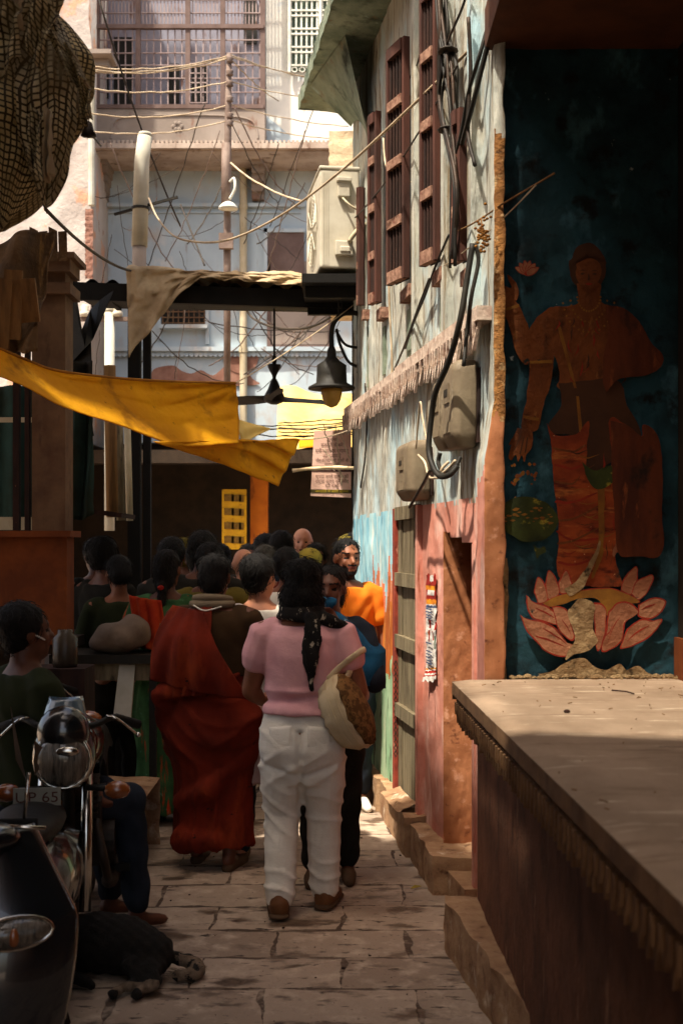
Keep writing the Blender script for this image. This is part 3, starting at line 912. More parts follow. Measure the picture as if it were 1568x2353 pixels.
for k in range(46):
    x = 600 + rnd.random() * 760; y0 = 1560 + rnd.random() * 820; ln = 60 + 160 * rnd.random(); wv = 4 + 7 * rnd.random()
    sl = rnd.uniform(-30, 30)
    if x < 900:
        paint([(x, y0), (x + ln * .5, y0 + 24), (x + ln, y0 + sl * .4), (x + ln * .5, y0 + 24 + wv)], z5, rnd.choice((LINE, FIG, GOLD, DARK)))
    else:
        paint([(x, y0), (x + wv, y0 + ln * .5), (x + sl, y0 + ln), (x - wv * .3, y0 + ln * .5)], z5, rnd.choice((LINE, FIG, DARK, DARK)))
for k in range(22):
    x = 600 + rnd.random() * 600; y0 = 520 + rnd.random() * 520; ln = 40 + 90 * rnd.random()
    paint([(x, y0), (x + 8, y0 + ln * .5), (x + rnd.uniform(-40, 40), y0 + ln), (x - 5, y0 + ln * .5)], z5, rnd.choice((DARK, ROBE, LINE)))
paint([(900, 1840), (950, 1840), (945, 2350), (880, 2560), (850, 2580), (905, 2330)], z5, GOLD)
paint([(1080, 2040), (1120, 2080), (1080, 2300), (1030, 2420), (1010, 2400), (1060, 2260)], z5, PET)
paint([(780, 1690), (880, 1760), (1000, 1720), (1030, 1830), (930, 1900), (840, 1860)], z5, OLV)
# face, hair, beads and arm bands
paint([(690, 150), (730, 40), (820, -10), (910, 30), (965, 150), (930, 120), (830, 90), (730, 130)], z5, DARK)
paint([(735, 150), (830, 110), (915, 150), (925, 240), (890, 320), (830, 360), (765, 320), (730, 240)], z5, FIG)
for sx in (-1, 1):
    cx = 828 + sx * 46
    paint([(cx - 26, 212), (cx, 200), (cx + 26, 212), (cx, 207)], z5, DARK)
    paint([(cx - 20, 232), (cx, 222), (cx + 20, 232), (cx, 240)], z5, DARK)
paint([(824, 236), (832, 236), (842, 280), (822, 286)], z5, DARK)
paint([(800, 312), (828, 306), (858, 312), (828, 324)], z5, LINE)
for rad, top in ((150, 400), (230, 420), (320, 430)):
    for k in range(15):
        a = math.pi * (k + .5) / 15
        bx, by = 830 + rad * .62 * math.cos(a), top + rad * .8 * math.sin(a)
        paint([(bx - 9, by), (bx, by - 9), (bx + 9, by), (bx, by + 9)], z5, GOLD)
for (x0, y0, x1, y1) in ((375, 905, 545, 900), (322, 1330, 445, 1350), (180, 500, 290, 470)):
    paint([(x0, y0), (x1, y1), (x1, y1 + 22), (x0, y0 + 22)], z5, GOLD, False)
paint([(1190, 620), (1165, 800), (1120, 1010), (1140, 1010), (1190, 820), (1205, 630)], z5, DARK)
# right side of robe and far arm painted darker as if in shade
paint([(960, 470), (1110, 505), (1225, 610), (1310, 760), (1405, 880), (1330, 1000), (1060, 1050), (960, 1140), (940, 900), (980, 700)], z5, SHADED)
paint([(1000, 1370), (1120, 1405), (1245, 1495), (1262, 1405), (1362, 1485), (1402, 1750), (1397, 2059), (1396, 2400), (1200, 2422), (1060, 2400), (1030, 2100), (1010, 1800)], z5, SHADED)
# hanging flowers and the heaped green bowl
for i in range(22):
    x = 200 + rnd.random() * 230; yy = 1700 + rnd.random() * 380
    r = 9 + 10 * rnd.random()
    paint([(x - r, yy), (x, yy - r), (x + r, yy), (x, yy + r)], z5, GOLD if rnd.random() < .6 else FIG)
paint([(140, 340), (200, 250), (330, 215), (470, 250), (560, 320), (590, 420), (520, 530), (380, 570), (250, 530), (160, 450)], z6, OLV)
for i in range(26):
    x = 170 + rnd.random() * 370; yy = 290 + rnd.random() * 130 + 60 * ((x - 360) / 200) ** 2 * .4
    r = 7 + 9 * rnd.random()
    paint([(x - r * 1.6, yy), (x, yy - r * .6), (x + r * 1.6, yy), (x, yy + r * .6)], z6, GOLD)
paint([(400, 590), (440, 620), (480, 600), (495, 640), (450, 670), (430, 700), (415, 650)], z6, OLV)
# lotus in the raised hand
for a in (-60, -35, -10, 15, 40, 62):
    c, s_ = math.cos(R(a)), math.sin(R(a))
    L = [(-14, 0), (-22, -50), (0, -100), (22, -50), (14, 0)]
    P = [(350 + x * c - yy * s_, 235 + x * s_ + yy * c) for x, yy in L]
    paint(grow(P, 5), z5, LINE); paint(P, z5, PET)
# big lotus seat
gold = [(470, 1045), (620, 980), (850, 935), (1000, 935), (1180, 1000), (1210, 1040), (1100, 1050), (1000, 1090), (970, 1140), (900, 1020), (760, 1010), (560, 1070)]
PETALS = [
    [(415, 960), (435, 850), (490, 910), (510, 1010), (440, 1040)], [(500, 900), (520, 798), (572, 870), (592, 970), (520, 1010)],
    [(600, 880), (655, 795), (690, 880), (680, 950), (610, 960)],
    [(1080, 940), (1110, 850), (1192, 765), (1195, 880), (1150, 970)], [(1160, 970), (1200, 880), (1312, 828), (1300, 920), (1220, 1010)]]
LOWER = [
    [(1220, 1060), (1330, 1010), (1412, 1030), (1380, 1110), (1300, 1155), (1220, 1140)],
    [(350, 990), (400, 1040), (500, 1075), (560, 1130), (578, 1205), (480, 1180), (400, 1150), (360, 1080)],
    [(305, 1140), (350, 1170), (480, 1200), (575, 1255), (640, 1340), (690, 1360), (700, 1420), (630, 1450), (520, 1420), (420, 1330), (340, 1230)],
    [(545, 1080), (620, 1085), (660, 1120), (690, 1230), (712, 1300), (680, 1320), (600, 1240), (570, 1150)],
    [(870, 1050), (930, 1060), (960, 1120), (950, 1250), (920, 1380), (890, 1390), (882, 1250)],
    [(1130, 1250), (1230, 1180), (1320, 1185), (1390, 1180), (1300, 1290), (1220, 1340), (1130, 1380), (1080, 1380)],
    [(990, 1120), (1050, 1050), (1140, 1050), (1205, 1110), (1180, 1140), (1100, 1200), (1080, 1320), (1000, 1395), (930, 1400), (965, 1270)]]
for P in PETALS:
    paint(grow(P, 9), z6, LINE); paint(P, z6, PET)
paint(grow(gold, 9), z6, LINE); paint(gold, z6, GOLD)
for P in LOWER:
    paint(grow(P, 12), z6, LINE); paint(P, z6, PET)
for L in ([(420, 1080), (500, 1120), (560, 1160)], [(420, 1300), (520, 1330), (640, 1380)], [(480, 1240), (580, 1300), (660, 1370)], [(620, 1170), (660, 1230), (690, 1290)],
          [(1060, 1160), (1010, 1240), (975, 1360)], [(1290, 1220), (1210, 1260), (1120, 1340)], [(1340, 1050), (1280, 1070), (1230, 1100)], [(960, 1290), (990, 1260), (1010, 1200)]):
    (ax, ay), (bx, by), (cx_, cy_) = L
    paint([(ax, ay - 3), (bx, by - 7), (cx_, cy_), (bx, by + 7), (ax, ay + 3)], z6, LINE)
# fallen plaster patches
paint([(700, 1060), (760, 1010), (860, 1040), (870, 1120), (860, 1240), (900, 1330), (850, 1390), (800, 1420), (720, 1440), (640, 1480), (690, 1380), (720, 1300), (680, 1180), (660, 1110)], z6, CRUMB)
paint([(440, 1590), (540, 1570), (620, 1520), (700, 1480), (790, 1470), (860, 1530), (960, 1560), (1060, 1510), (1120, 1560), (1210, 1530), (1300, 1590), (1420, 1640), (1300, 1640), (900, 1640), (500, 1640)], z6, CRUMB)
paint([(640, 930), (720, 880), (800, 780), (880, 640), (910, 560), (920, 600), (850, 780), (800, 900), (740, 960), (680, 990)], z6, CRUMB)
paint([(100, 1640), (120, 1400), (150, 1180), (175, 1000), (165, 800), (195, 700), (205, 1000), (190, 1250), (180, 1450), (190, 1640)], z6, CRUMB)
mu.build('painted_figure', [M_fig, M_robe, M_petal, M_petal_line, M_gold, M_olivepaint, M_plastercrumb, M('brown_shadow_paint', C(74, 44, 26), C(60, 36, 22)), M_teal, M('shaded_robe_paint', C(98, 46, 22), C(70, 32, 18), s=5, st=(2, 1, .5), bump=.6, bs=26, layers=((C(126, 66, 32), 14, (1.5, 1, .4), .58, .68), (C(40, 26, 18), 9, (1, 1, .6), .58, .7)))], alc)
# crumbs of plaster lying along the foot of the painted wall
b = MB()
for i in range(170):
    x = .7 + .7 * rnd.random(); r = .004 + .012 * rnd.random() ** 2
    yy = 5.085 - .05 * rnd.random() ** 2
    b.ell((x, yy, 1.1 + r * .5), (r * 1.4, r, r * .8), 6, 4, Matrix.Rotation(rnd.random() * 3, 3, 'Z'))
b = b.build('plaster_crumbs', M_plastercrumb, None)
b['kind'] = 'stuff'; b['label'] = 'crumbs of fallen plaster along the foot of the painted wall'; b['category'] = 'rubble'

# ---- mostly unseen house front on the left, its extent shaped to shade the lane
lh = thing('lane_shading_house', 'mostly unseen house front on the near left, shaped to shade the lane', 'house', (-3, 2, 0))
b = MB(); b.box((-5, -6, 0), (-1.47, 4.42, 6.2)); b.build('wall', M_brown_pillar, lh)
b = MB(); b.box((-1.46, -6, 5.0), (-1.24, 3.55, 6.15)); b.build('added_overhang', M_brown_pillar, lh)  # unseen overhang added to keep sun off the platform front
b = MB(); b.box((-5, 5.0, 4.6), (-2.35, 9.5, 6.2)); b.box((-2.36, 5.0, 6.21), (-2.2, 9.5, 6.4)); b.build('sun_blocker', M_brown_pillar, lh)  # block added to keep sun off the crowd
b = MB(); b.box((-5.5, -6.1, 6.21), (-1.44, 4.46, 6.34)); b.build('roof', M_dark_wall, lh)

# unseen cloths added above the lane to block and shape the sun
def added_shade_cloth(name, x0, x1, y0, y1, z, m, label):
    b = MB()
    b.grid(lambda u, v: (x0 + (x1 - x0) * u + .03 * math.sin(v * 20), y0 + (y1 - y0) * v + .05 * math.sin(u * 9), z - .25 * math.sin(u * math.pi) + .04 * nz(u * 4, v * 6, 0)), 30, 30)
    return tag(b.build(name, m, None, True), label, 'shade cloth')
added_shade_cloth('added_shade_cloth', -1.5, .66, -.4, 1.75, 6.0, M_jute, 'unseen shade cloth added above the camera to block sun on the platform')
net = bpy.data.materials.new('half_block_net'); net.use_nodes = True
_n, _l = net.node_tree.nodes, net.node_tree.links
_t = _n.new('ShaderNodeBsdfTransparent'); _m = _n.new('ShaderNodeMixShader'); _m.inputs[0].default_value = .5
_n['Principled BSDF'].inputs['Base Color'].default_value = C(90, 84, 60)
_l.new(_n['Principled BSDF'].outputs[0], _m.inputs[1]); _l.new(_t.outputs[0], _m.inputs[2]); _l.new(_m.outputs[0], _n['Material Output'].inputs['Surface'])
added_shade_cloth('added_shade_net', -1.16, .64, 1.7, 3.5, 6.02, net, 'unseen half transparent net added over the lane to weaken sun on the platform')  # unseen, added to let only part of the sun reach the platform

b = MB()
def wedge(u, v):  # unseen wedge laid along the sun rays to keep the mural unlit
    h = 4.5 - 2.6 * v
    x0 = .70 - .337 * h
    return (x0 + (.64 - x0) * u, 5.1 - .382 * h + .01 * math.sin(u * 20), 6.0 - .1 * math.sin(u * 3.1))
b.grid(wedge, 20, 20)
tag(b.build('added_corner_cloth', M_jute, None, True, solid=.004), 'unseen three cornered cloth added to keep sun off the painted alcove wall', 'shade cloth')

added_shade_cloth('added_lane_cloth', -2.3, -1.5, 5.6, 9.0, 5.95, M_jute, 'unseen shade cloth added over the lane to darken the left of the crowd')  # unseen, added to cut sun and sky light on the crowd
# crack and straw on the platform top
b = MB()
pts = [(.86 + .09 * i, 3.32 + .012 * nz(i * .7, 0, 3)) for i in range(7)]
for i in range(6):
    (x0, y0), (x1, y1) = pts[i], pts[i + 1]
    b.add([(x0, y0 - .003, 1.1046), (x1, y1 - .003, 1.1046), (x1, y1 + .003, 1.1046), (x0, y0 + .003, 1.1046)], [(0, 1, 2, 3)])
b.build('crack', M_dark_wall, alc)
b = MB()
for i in range(70):
    x, y, a, ln = .52 + .85 * rnd.random(), 2.2 + 2.8 * rnd.random(), rnd.random() * 3.14, .004 + .02 * rnd.random() ** 2
    b.tube([(x, y, 1.104), (x + ln * math.cos(a), y + ln * math.sin(a), 1.106)], .0016, 4)
o = b.build('straw_bits', M_plank, None); o['kind'] = 'stuff'; o['label'] = 'tiny bits of straw and grit on the stone platform'; o['category'] = 'litter'
b = MB()
for i in range(70):
    x, y = -.9 + 1.25 * rnd.random(), 3.7 + 3.6 * rnd.random(); r = .002 + .005 * rnd.random() ** 3
    b.ell((x, y, r * .5 + .004), (r * 1.5, r, r * .6), 6, 4, Matrix.Rotation(rnd.random() * 3, 3, 'Z'))
o = b.build('lane_grit', M_wood_dark, None, True); o['kind'] = 'stuff'; o['label'] = 'scattered grit and small litter on the paving'; o['category'] = 'litter'
# ---- tall blue house that closes the lane
YF = 16.0
bh = thing('balcony_house', 'pale blue house closing the lane, with a lattice balcony above dark shops', 'house', (-1.5, YF, 0))
def rect(mb, x0, y0, x1, y1, d0, d1, mi=None):
    """block whose face is seen between measured columns and rows at depth d0"""
    a = V(x0, y1, d0); c = V(x1, y0, d0)
    mb.box((a.x, d0, a.z), (c.x, d1, c.z), mi)
b = MB()
b.grid(lambda u, v: (-3.45 + 6.2 * u, YF + .02 * nz(u * 9, v * 9, 0, 1), 3.0 + 9.5 * v), 30, 40)
b.box((-3.4, YF + .1, 3.0), (2.7, YF + 2.4, 12.4))
b.build('wall', M_bluewall, bh, True)
# dark shops on the ground floor
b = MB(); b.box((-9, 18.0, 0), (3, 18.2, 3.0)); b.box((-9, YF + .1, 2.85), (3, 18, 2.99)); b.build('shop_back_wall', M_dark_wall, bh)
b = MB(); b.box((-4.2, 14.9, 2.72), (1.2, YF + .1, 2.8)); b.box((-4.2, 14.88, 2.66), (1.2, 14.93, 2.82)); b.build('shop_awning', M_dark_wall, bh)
b = MB(); rect(b, 575, 1080, 614, 1254 + 1.65 * F / 15.6, 15.6, 15.85); b.build('pillar', M('orange_pillar_paint', C(206, 118, 30), C(176, 92, 24), s=3, layers=((C(110, 60, 24), 6, (1, 1, .3), .6, .72),)), bh)
# balcony: recessed shutters behind a lattice grille
b = MB(); rect(b, 222, -260, 606, 248, YF - .05, YF - .02); b.build('balcony_shutters', M_mauve_wall, bh)
b = None
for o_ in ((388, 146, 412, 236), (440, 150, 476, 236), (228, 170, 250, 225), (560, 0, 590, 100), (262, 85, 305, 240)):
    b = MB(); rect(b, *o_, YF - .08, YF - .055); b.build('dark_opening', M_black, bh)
b = MB()
YG = YF - .7
for i in range(48):
    x = 224 + i * 8.1
    p = V(x, -260, YG); q = V(x, 62 if i % 2 else 246, YG)
    b.bar(p, q, .014, .014)
for y in (-120, -60, 0, 30, 62, 92, 122, 150, 180, 212, 246):
    b.bar(V(222, y, YG - .012), V(606, y, YG - .012), .018, .012)
b.build('balcony_grille', M_mauve, bh)
b = MB()
for x in (224, 318, 432, 512, 604):
    b.bar(V(x, -260, YG - .02), V(x, 250, YG - .02), .05, .06)
for y in (62, 246):
    b.bar(V(222, y, YG - .035), V(606, y, YG - .035), .06, .05)
b.build('balcony_frame', M_brown_door, bh)
b = MB()
rect(b, 436, 146, 476, 236, YG - .06, YG - .02)
b2 = MB()
b.v, b.f, b.m = [], [], []
for x in (436, 449, 462, 476):
    b.bar(V(x, 146, YG - .05), V(x, 236, YG - .05), .012)
for y in (146, 168, 190, 212, 236):
    b.bar(V(436, y, YG - .05), V(476, y, YG - .05), .012)
b.build('small_casement', M_mauve, bh)
b = MB(); rect(b, 218, 250, 608, 326, YG - .05, YF); b.build('balcony_parapet', M_peachband, bh)
# raised arch moulding and rosette on the parapet
b = MB()
pts = [(255, 318), (258, 290), (275, 272), (330, 266), (420, 264), (520, 266), (575, 276), (590, 300), (592, 318)]
b.tube(curve([V(x, y, YG - .055) for x, y in pts]), .012, 6)
for a in range(6):
    c, s_ = math.cos(a * math.pi / 3), math.sin(a * math.pi / 3)
    b.ell(V(408 + 9 * c, 290 + 8 * s_, YG - .055), (.028, .012, .028), 8, 5)
b.build('parapet_moulding', M_peachband, bh)
b = MB(); rect(b, 205, 328, 775, 340, YG - .16, YF); rect(b, 212, 341, 770, 349, YG - .08, YF)
for i in range(56):
    x = 210 + i * 10
    rect(b, x, 322, x + 6, 328, YG - .14, YG)
b.build('cornice', M('cornice_paint', C(186, 170, 156), C(150, 132, 118), s=3, layers=((C(96, 70, 54), 7, (1, 1, .4), .58, .7),)), bh)
for x in (232, 592):
    b = MB()
    for k, (y0, y1, o) in enumerate(((352, 372, .5), (376, 394, .4), (398, 416, .3), (420, 438, .22), (440, 456, .14))):
        rect(b, x - 14, y0, x + 14, y1, YF - o, YF)
    b.build('corbel', M_peachband, bh)
b = MB(); rect(b, 220, 466, 700, 474, YF - .07, YF); rect(b, 220, 486, 690, 489, YF - .03, YF); b.build('ledge', M_bluewall, bh)
# door, blind panel and the small jali window
b = MB(); rect(b, 614, 534, 698, 660, YF - .06, YF); d_ = b.build('upper_door', M_brown_door, bh)
b = MB(); rect(b, 606, 524, 614, 660, YF - .08, YF); rect(b, 606, 524, 700, 533, YF - .08, YF); b.build('door_frame', M_bluewall, bh)
b = MB()
for x in (617, 757):
    rect(b, x - 4, 600, x + 4, 799, YF - .06, YF)
rect(b, 613, 792, 761, 800, YF - .065, YF); b.build('panel_frame', M_brown_door, bh)
b = MB(); rect(b, 622, 600, 752, 791, YF - .03, YF); b.build('blind_panel', M_peachband, bh)
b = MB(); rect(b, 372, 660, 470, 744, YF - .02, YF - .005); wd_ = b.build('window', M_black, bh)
b = MB()
for i in range(9):
    b.bar(V(374 + i * 12, 660, YF - .05), V(374 + i * 12, 744, YF - .05), .014)
for i in range(7):
    b.bar(V(372, 664 + i * 13, YF - .062), V(470, 664 + i * 13, YF - .062), .014)
b.build('lattice', M_brown_pillar, wd_)
b = MB(); rect(b, 366, 745, 476, 753, YF - .14, YF); b.build('window_sill', M_bluewall, wd_)
b = MB(); rect(b, 362, 640, 370, 780, YF - .05, YF); b.build('window_surround', M_bluewall, bh)
b = MB(); rect(b, 472, 650, 480, 790, YF - .05, YF); b.build('window_surround', M_bluewall, bh)
# scalloped frieze and stained band
b = MB(); rect(b, 150, 796, 790, 806, YF - .1, YF); rect(b, 150, 807, 790, 814, YF - .05, YF)
for i in range(58):
    x = 154 + i * 11
    c = V(x, 814, YF - .06)
    b.tube([c + Vector((0, .0, .0)), c + Vector((0, .05, 0))], .031, 10)
b.build('scalloped_frieze', M_bluewall, bh)
b = MB()
pts = [(345, 872), (352, 850), (372, 842), (400, 840), (418, 852), (440, 858), (462, 850), (490, 862), (520, 838), (545, 828), (560, 846), (580, 870), (580, 885), (345, 885)]
b.poly(curve([V(x, y, YF - .022) for x, y in pts + [pts[0]]], 4)[:-1], .006)
pts = [(520, 800), (540, 815), (590, 812), (588, 840), (560, 858), (530, 850), (515, 826)]
b.poly(curve([V(x, y, YF - .03) for x, y in pts + [pts[0]]], 4)[:-1], .006)
b.build('bare_brick_patch', M_brick_red, bh)
b = MB(); b.tube([V(559, 372, YF - .1), V(559, 1010, YF - .1)], .048, 12)
for y in (470, 640, 800):
    b.tube([V(559, y, YF - .1), V(559, y + 10, YF - .1)], .058, 12)
b.build('downpipe', M_cream_pipe, bh)

wh = thing('white_house', 'bright white house front with a barred window beside the lattice balcony', 'house', (0, YF - .3, 7))
b = MB(); rect(b, 612, -300, 900, 326, YF - .4, YF - .02); b.build('wall', M_white_house, wh)
b = MB(); rect(b, 663, -60, 757, 164, YF - .42, YF - .405); w_ = b.build('window', M_green_glass, wh)
b = MB()
for i in range(8):
    b.bar(V(668 + i * 12, -60, YF - .47), V(668 + i * 12, 156, YF - .47), .022)
for y in (-40, 0, 24, 36, 66, 78, 108, 120, 150):
    b.bar(V(663, y, YF - .48), V(760, y, YF - .48), .02)
for x in (664, 735, 758):
    b.bar(V(x, -60, YF - .485), V(x, 166, YF - .485), .035)
for x in (676, 694, 712, 730, 748):
    c = V(x, 160, YF - .48)
    b.tube([c + Vector((.035 * math.cos(t), 0, .03 * math.sin(t))) for t in [i * .7 for i in range(10)]], .008, 5, cap=False)
b.build('window_bars', M_white_paint, w_)
b = MB()
b.grid(lambda u, v: V(612 + 70 * u, 326 - 60 * v * (1 - u), YF - .405) + Vector((0, -.004, 0)), 6, 4)
b.build('pale_blue_patch', M_bluewall, wh)  # triangle of pale blue limewash low on the white wall

# ---- neighbour beyond the old house, pale sunlit bay
nb = thing('sunlit_bay', 'pale sunlit plaster bay behind the air conditioner beyond the old house', 'house', (.3, 9.7, 4))
b = MB()
b.grid(lambda u, v: (-.1 + 1.2 * u + .012 * nz(v * 40, 0, u * 3), 9.72 + .02 * nz(u * 9, v * 12, 0) + (.06 if u > .26 else 0), 3.6 + 1.35 * v), 40, 60)
b.box((-.09, 9.8, 3.6), (1.1, 10.6, 4.95)); b.box((.2, 9.4, 0), (1.4, 10.6, 3.6)); b.box((.14, 9.9, 4.95), (1.4, 10.6, 6.5))
b.build('wall', M('sunlit_plaster', C(214, 192, 158), C(190, 164, 128), s=3, st=(1, 1, .3), bump=.4, bs=20, bd=.03, layers=((C(160, 130, 96), 14, (1, 1, .12), .6, .72),)), nb, True)

# ---- peeling plaster house at the far left
ph = thing('peeling_house', 'white and peach peeling plaster house behind the net bundle', 'house', (-4, 14.6, 0))
b = MB()
b.grid(lambda u, v: (-7 + 4.02 * u + .04 * nz(v * 20, u * 2, 0) * (1 if u > .9 else 0), 14.5 + .03 * nz(u * 14, v * 20, 0), 2.9 + 7.5 * v), 40, 60)
b.box((-7, 14.6, 2.9), (-3.05, 17, 10.4)); b.box((-7, 14.6, 0), (-4.0, 17, 2.9))
b.build('wall', M('peeling_plaster', C(184, 176, 168), C(166, 154, 146), s=2, bump=.5, bs=10, bd=.04, layers=((C(196, 150, 122), 3.4, (1, 1, .7), .55, .62), (C(140, 96, 72), 7, (1, 1, .6), .64, .7))), ph, True)
b = MB(); b.grid(lambda u, v: V(196 + 18 * u + 3 * nz(v * 30, u * 3, 0), 640 - 160 * v, 14.42) + Vector((0, .03 * nz(u * 6, v * 30, 2), 0)), 6, 40); b.build('bare_brick_edge', M_brick_red, ph, True)
b = MB(); b.tube([V(211, 140, 14.36), V(211, 472, 14.36)], .04, 10); b.build('downpipe', M_white_pipe, ph)
b = MB(); rect(b, 180, 112, 255, 122, 14.1, 14.5); rect(b, 186, 122, 248, 150, 14.25, 14.5); b.build('bracket_ledge', M_peachband, ph)

# ================================================================== LANE FIXTURES
# ---- corrugated canopy across the lane
cp = thing('lane_canopy', 'dark corrugated sheet canopy spanning the lane on a black timber post', 'canopy', (-.9, 9.4, 3.5))
b = MB()
def corr(u, v):
    x = -2.02 + 2.12 * u
    return (x, 9.0 + .95 * v, 3.60 - .06 * u + .02 * math.sin(u * 2.12 / .075 * math.pi) + .03 * v)
b.grid(corr, 170, 6)
b.build('corrugated_sheet', M_canopy_black, cp, True, solid=.004)
b = MB(); b.bar((-2.02, 9.02, 3.53), (.1, 9.02, 3.46), .05, .13); b.bar((-2.02, 9.92, 3.61), (.1, 9.92, 3.57), .05, .05)
for x in (-1.8, -1.2, -.6, 0):
    b.bar((x, 9.02, 3.54), (x, 9.92, 3.58), .04, .04)
b.build('beam', M_canopy_black, cp)
b = MB(); b.hexa([(-2.0, 9.06, 3.52), (.1, 9.06, 3.47), (.1, 9.9, 3.545), (-2.0, 9.9, 3.585), (-2.0, 9.06, 3.53), (.1, 9.06, 3.48), (.1, 9.9, 3.555), (-2.0, 9.9, 3.595)]); b.build('soffit_board', M_canopy_black, cp)
b = MB(); b.box((-1.575, 9.02, 0), (-1.485, 9.1, 3.5)); b.build('post', M_canopy_black, cp)
b = MB(); b.box((-1.465, 9.03, 0), (-1.41, 9.09, 3.5)); b.build('post', M_canopy_black, cp)
b = MB(); b.bar((-.25, 8.45, 3.40), (.1, 8.45, 3.40), .06, .08); b.bar((-.25, 9.05, 3.40), (.1, 9.05, 3.40), .06, .08); b.box((-.27, 8.3, 3.44), (.12, 9.1, 3.5)); b.build('bracket', M_canopy_black, cp)

# beige canvas thrown over the canopy
b = MB()
def canvas(u, v):
    # u along the canopy, v from the top back edge down the lane side
    x = -1.57 + 1.3 * u
    hang = .62 * max(0, 1 - u / .42) ** 1.2 * (1 - .25 * math.sin(u * 30) * .2) + .04 + .05 * u
    if v < .4:
        y = 9.6 - .68 * (v / .4); z = 3.68 + .03 * math.sin(u * 9) - .05 * u
        if u < .15:
            z += .08 * math.sin(v / .4 * math.pi) * (1 - u / .15)
    else:
        t = (v - .4) / .6
        y = 8.92 - .05 * t + .03 * math.sin(u * 40 + t * 5) * t
        z = 3.68 - .05 * u - hang * t
    f = .05 * (abs(nz(u * 9, v * 5, 1)) - .2) + .03 * (abs(nz(u * 20, v * 11, 4)) - .2) + .02 * ((1 - abs(math.sin((u * 2.2 + v) * 9))) ** 2 - .3) * (1 - u)
    return (x + .16 * (v - .4) * max(0, .4 - u) * (1 if v > .4 else 0), y + f, z + .6 * f)
b.grid(canvas, 90, 40)
tag(b.build('canvas_cloth', M_canvas, None, True, solid=.005), 'crumpled beige canvas draped over the dark canopy edge, one corner hanging down', 'cloth')

# ---- yellow tarp stretched across the lane
ytop = curve([V(-60, 775, 5.7), V(60, 826, 6.0), V(130, 851, 6.2), V(250, 867, 6.5), V(400, 877, 6.9), V(541, 880, 7.25)], 10)
ybot = curve([V(-60, 842, 5.5), V(60, 888, 5.75), V(150, 936, 5.95), V(260, 972, 6.2), V(400, 1022, 6.55), V(549, 1016, 6.95)], 10)
def ytarp(u, v):
    k = u * (len(ytop) - 1); i = min(int(k), len(ytop) - 2); f = k - i
    a = ytop[i].lerp(ytop[i + 1], f); c = ybot[i].lerp(ybot[i + 1], f)
    p = a.lerp(c, v)
    bulge = math.sin(v * math.pi) * (.05 + .05 * u)
    an = math.atan2(v * .5 + .02, 1.03 - u)
    rd = math.hypot(1.03 - u, v * .4)
    fold = .03 * ((1 - abs(math.sin(an * 9))) ** 2 - .35) * math.exp(-rd * 2.2) + .012 * math.sin(v * 22 + u * 7) * u + .02 * nz(u * 5, v * 3, 2, 1) + .006 * nz(u * 22, v * 12, 4)
    return p + Vector((0, bulge + fold, .4 * fold))
b = MB(); b.grid(ytarp, 110, 36)
t_ = thing('yellow_tarp', 'mustard yellow tarp sagging across the lane from the left', 'tarp', (-1, 6.4, 2.6))
b.build('sheet', M_yellow_tarp, t_, True, solid=.004)
b = MB(); b.tube([p + Vector((0, -.004, 0)) for p in ytop], .008, 6); b.build('hem', M('ochre_hem', C(150, 98, 20), C(120, 76, 14)), t_)
# loose corner flap
A, B_, C_, D_ = V(352, 1014, 6.42), V(560, 1012, 7.05), V(690, 1010, 7.6), V(640, 1112, 7.3)
def flap(u, v):
    p = (A.lerp(D_, u)).lerp(B_.lerp(C_, u), v)
    f = .03 * math.sin(v * 17 + u * 5) * u + .02 * nz(u * 6, v * 6, 1)
    return p + Vector((0, f, .5 * f + .03 * math.sin(u * math.pi) * math.sin(v * math.pi)))
b = MB(); b.grid(flap, 40, 30); b.build('corner_flap', M_yellow_tarp, t_, True, solid=.004)
def flap2(u, v):
    a = V(543, 962, 7.25); c = V(622, 985, 7.9); d = V(556, 1020, 7.2)
    p = a.lerp(d, v).lerp(c, u * (1 - .02))
    return p + Vector((0, .02 * math.sin(v * 9 + u * 4), 0))
b = MB(); b.grid(flap2, 14, 12); b.build('turned_corner', M_cream_tarp, t_, True, solid=.004)
# cords holding it
for p, q in ((V(541, 880, 7.25), V(812, 700, 8.8)), (V(690, 1010, 7.6), V(815, 982, 8.85)), (V(622, 985, 7.9), V(815, 968, 8.9))):
    b = MB(); b.tube(sag(p, q, .02), .004, 5)
    tag(b.build('tarp_cord', M_wire_pale, None), 'thin cord running from the yellow tarp to the house corner', 'cord', 'cords tying the yellow tarp')

b = MB()
def far_tarp(u, v):
    x0 = (632 + 8 * v - 784); x1 = (845 - 784)
    y = 13.2 - 1.3 * v
    px = 640 + (860 - 640) * u - 6 * v
    py = 890 + 140 * v + 26 * u * (1 - v) - 10 * u * v
    p = V(px, py, y)
    return p + Vector((0, 0, .03 * math.sin(u * 11 + v * 3) + .03 * nz(u * 4, v * 4, 5)))
b.grid(far_tarp, 40, 24)
tag(b.build('cream_awning', M_cream_tarp, None, True, solid=.004), 'bright cream sunlit awning cloth behind the wall lamp and fan', 'awning')
b = MB()
b.grid(lambda u, v: V(686 + 60 * u, 1012 - 10 * u + (17 + 6 * u) * v, 11.7 - .1 * v), 8, 4)
tag(b.build('yellow_cloth', M_bright_yellow, None, True, solid=.004), 'small bright yellow cloth edge hanging below the cream awning', 'cloth')

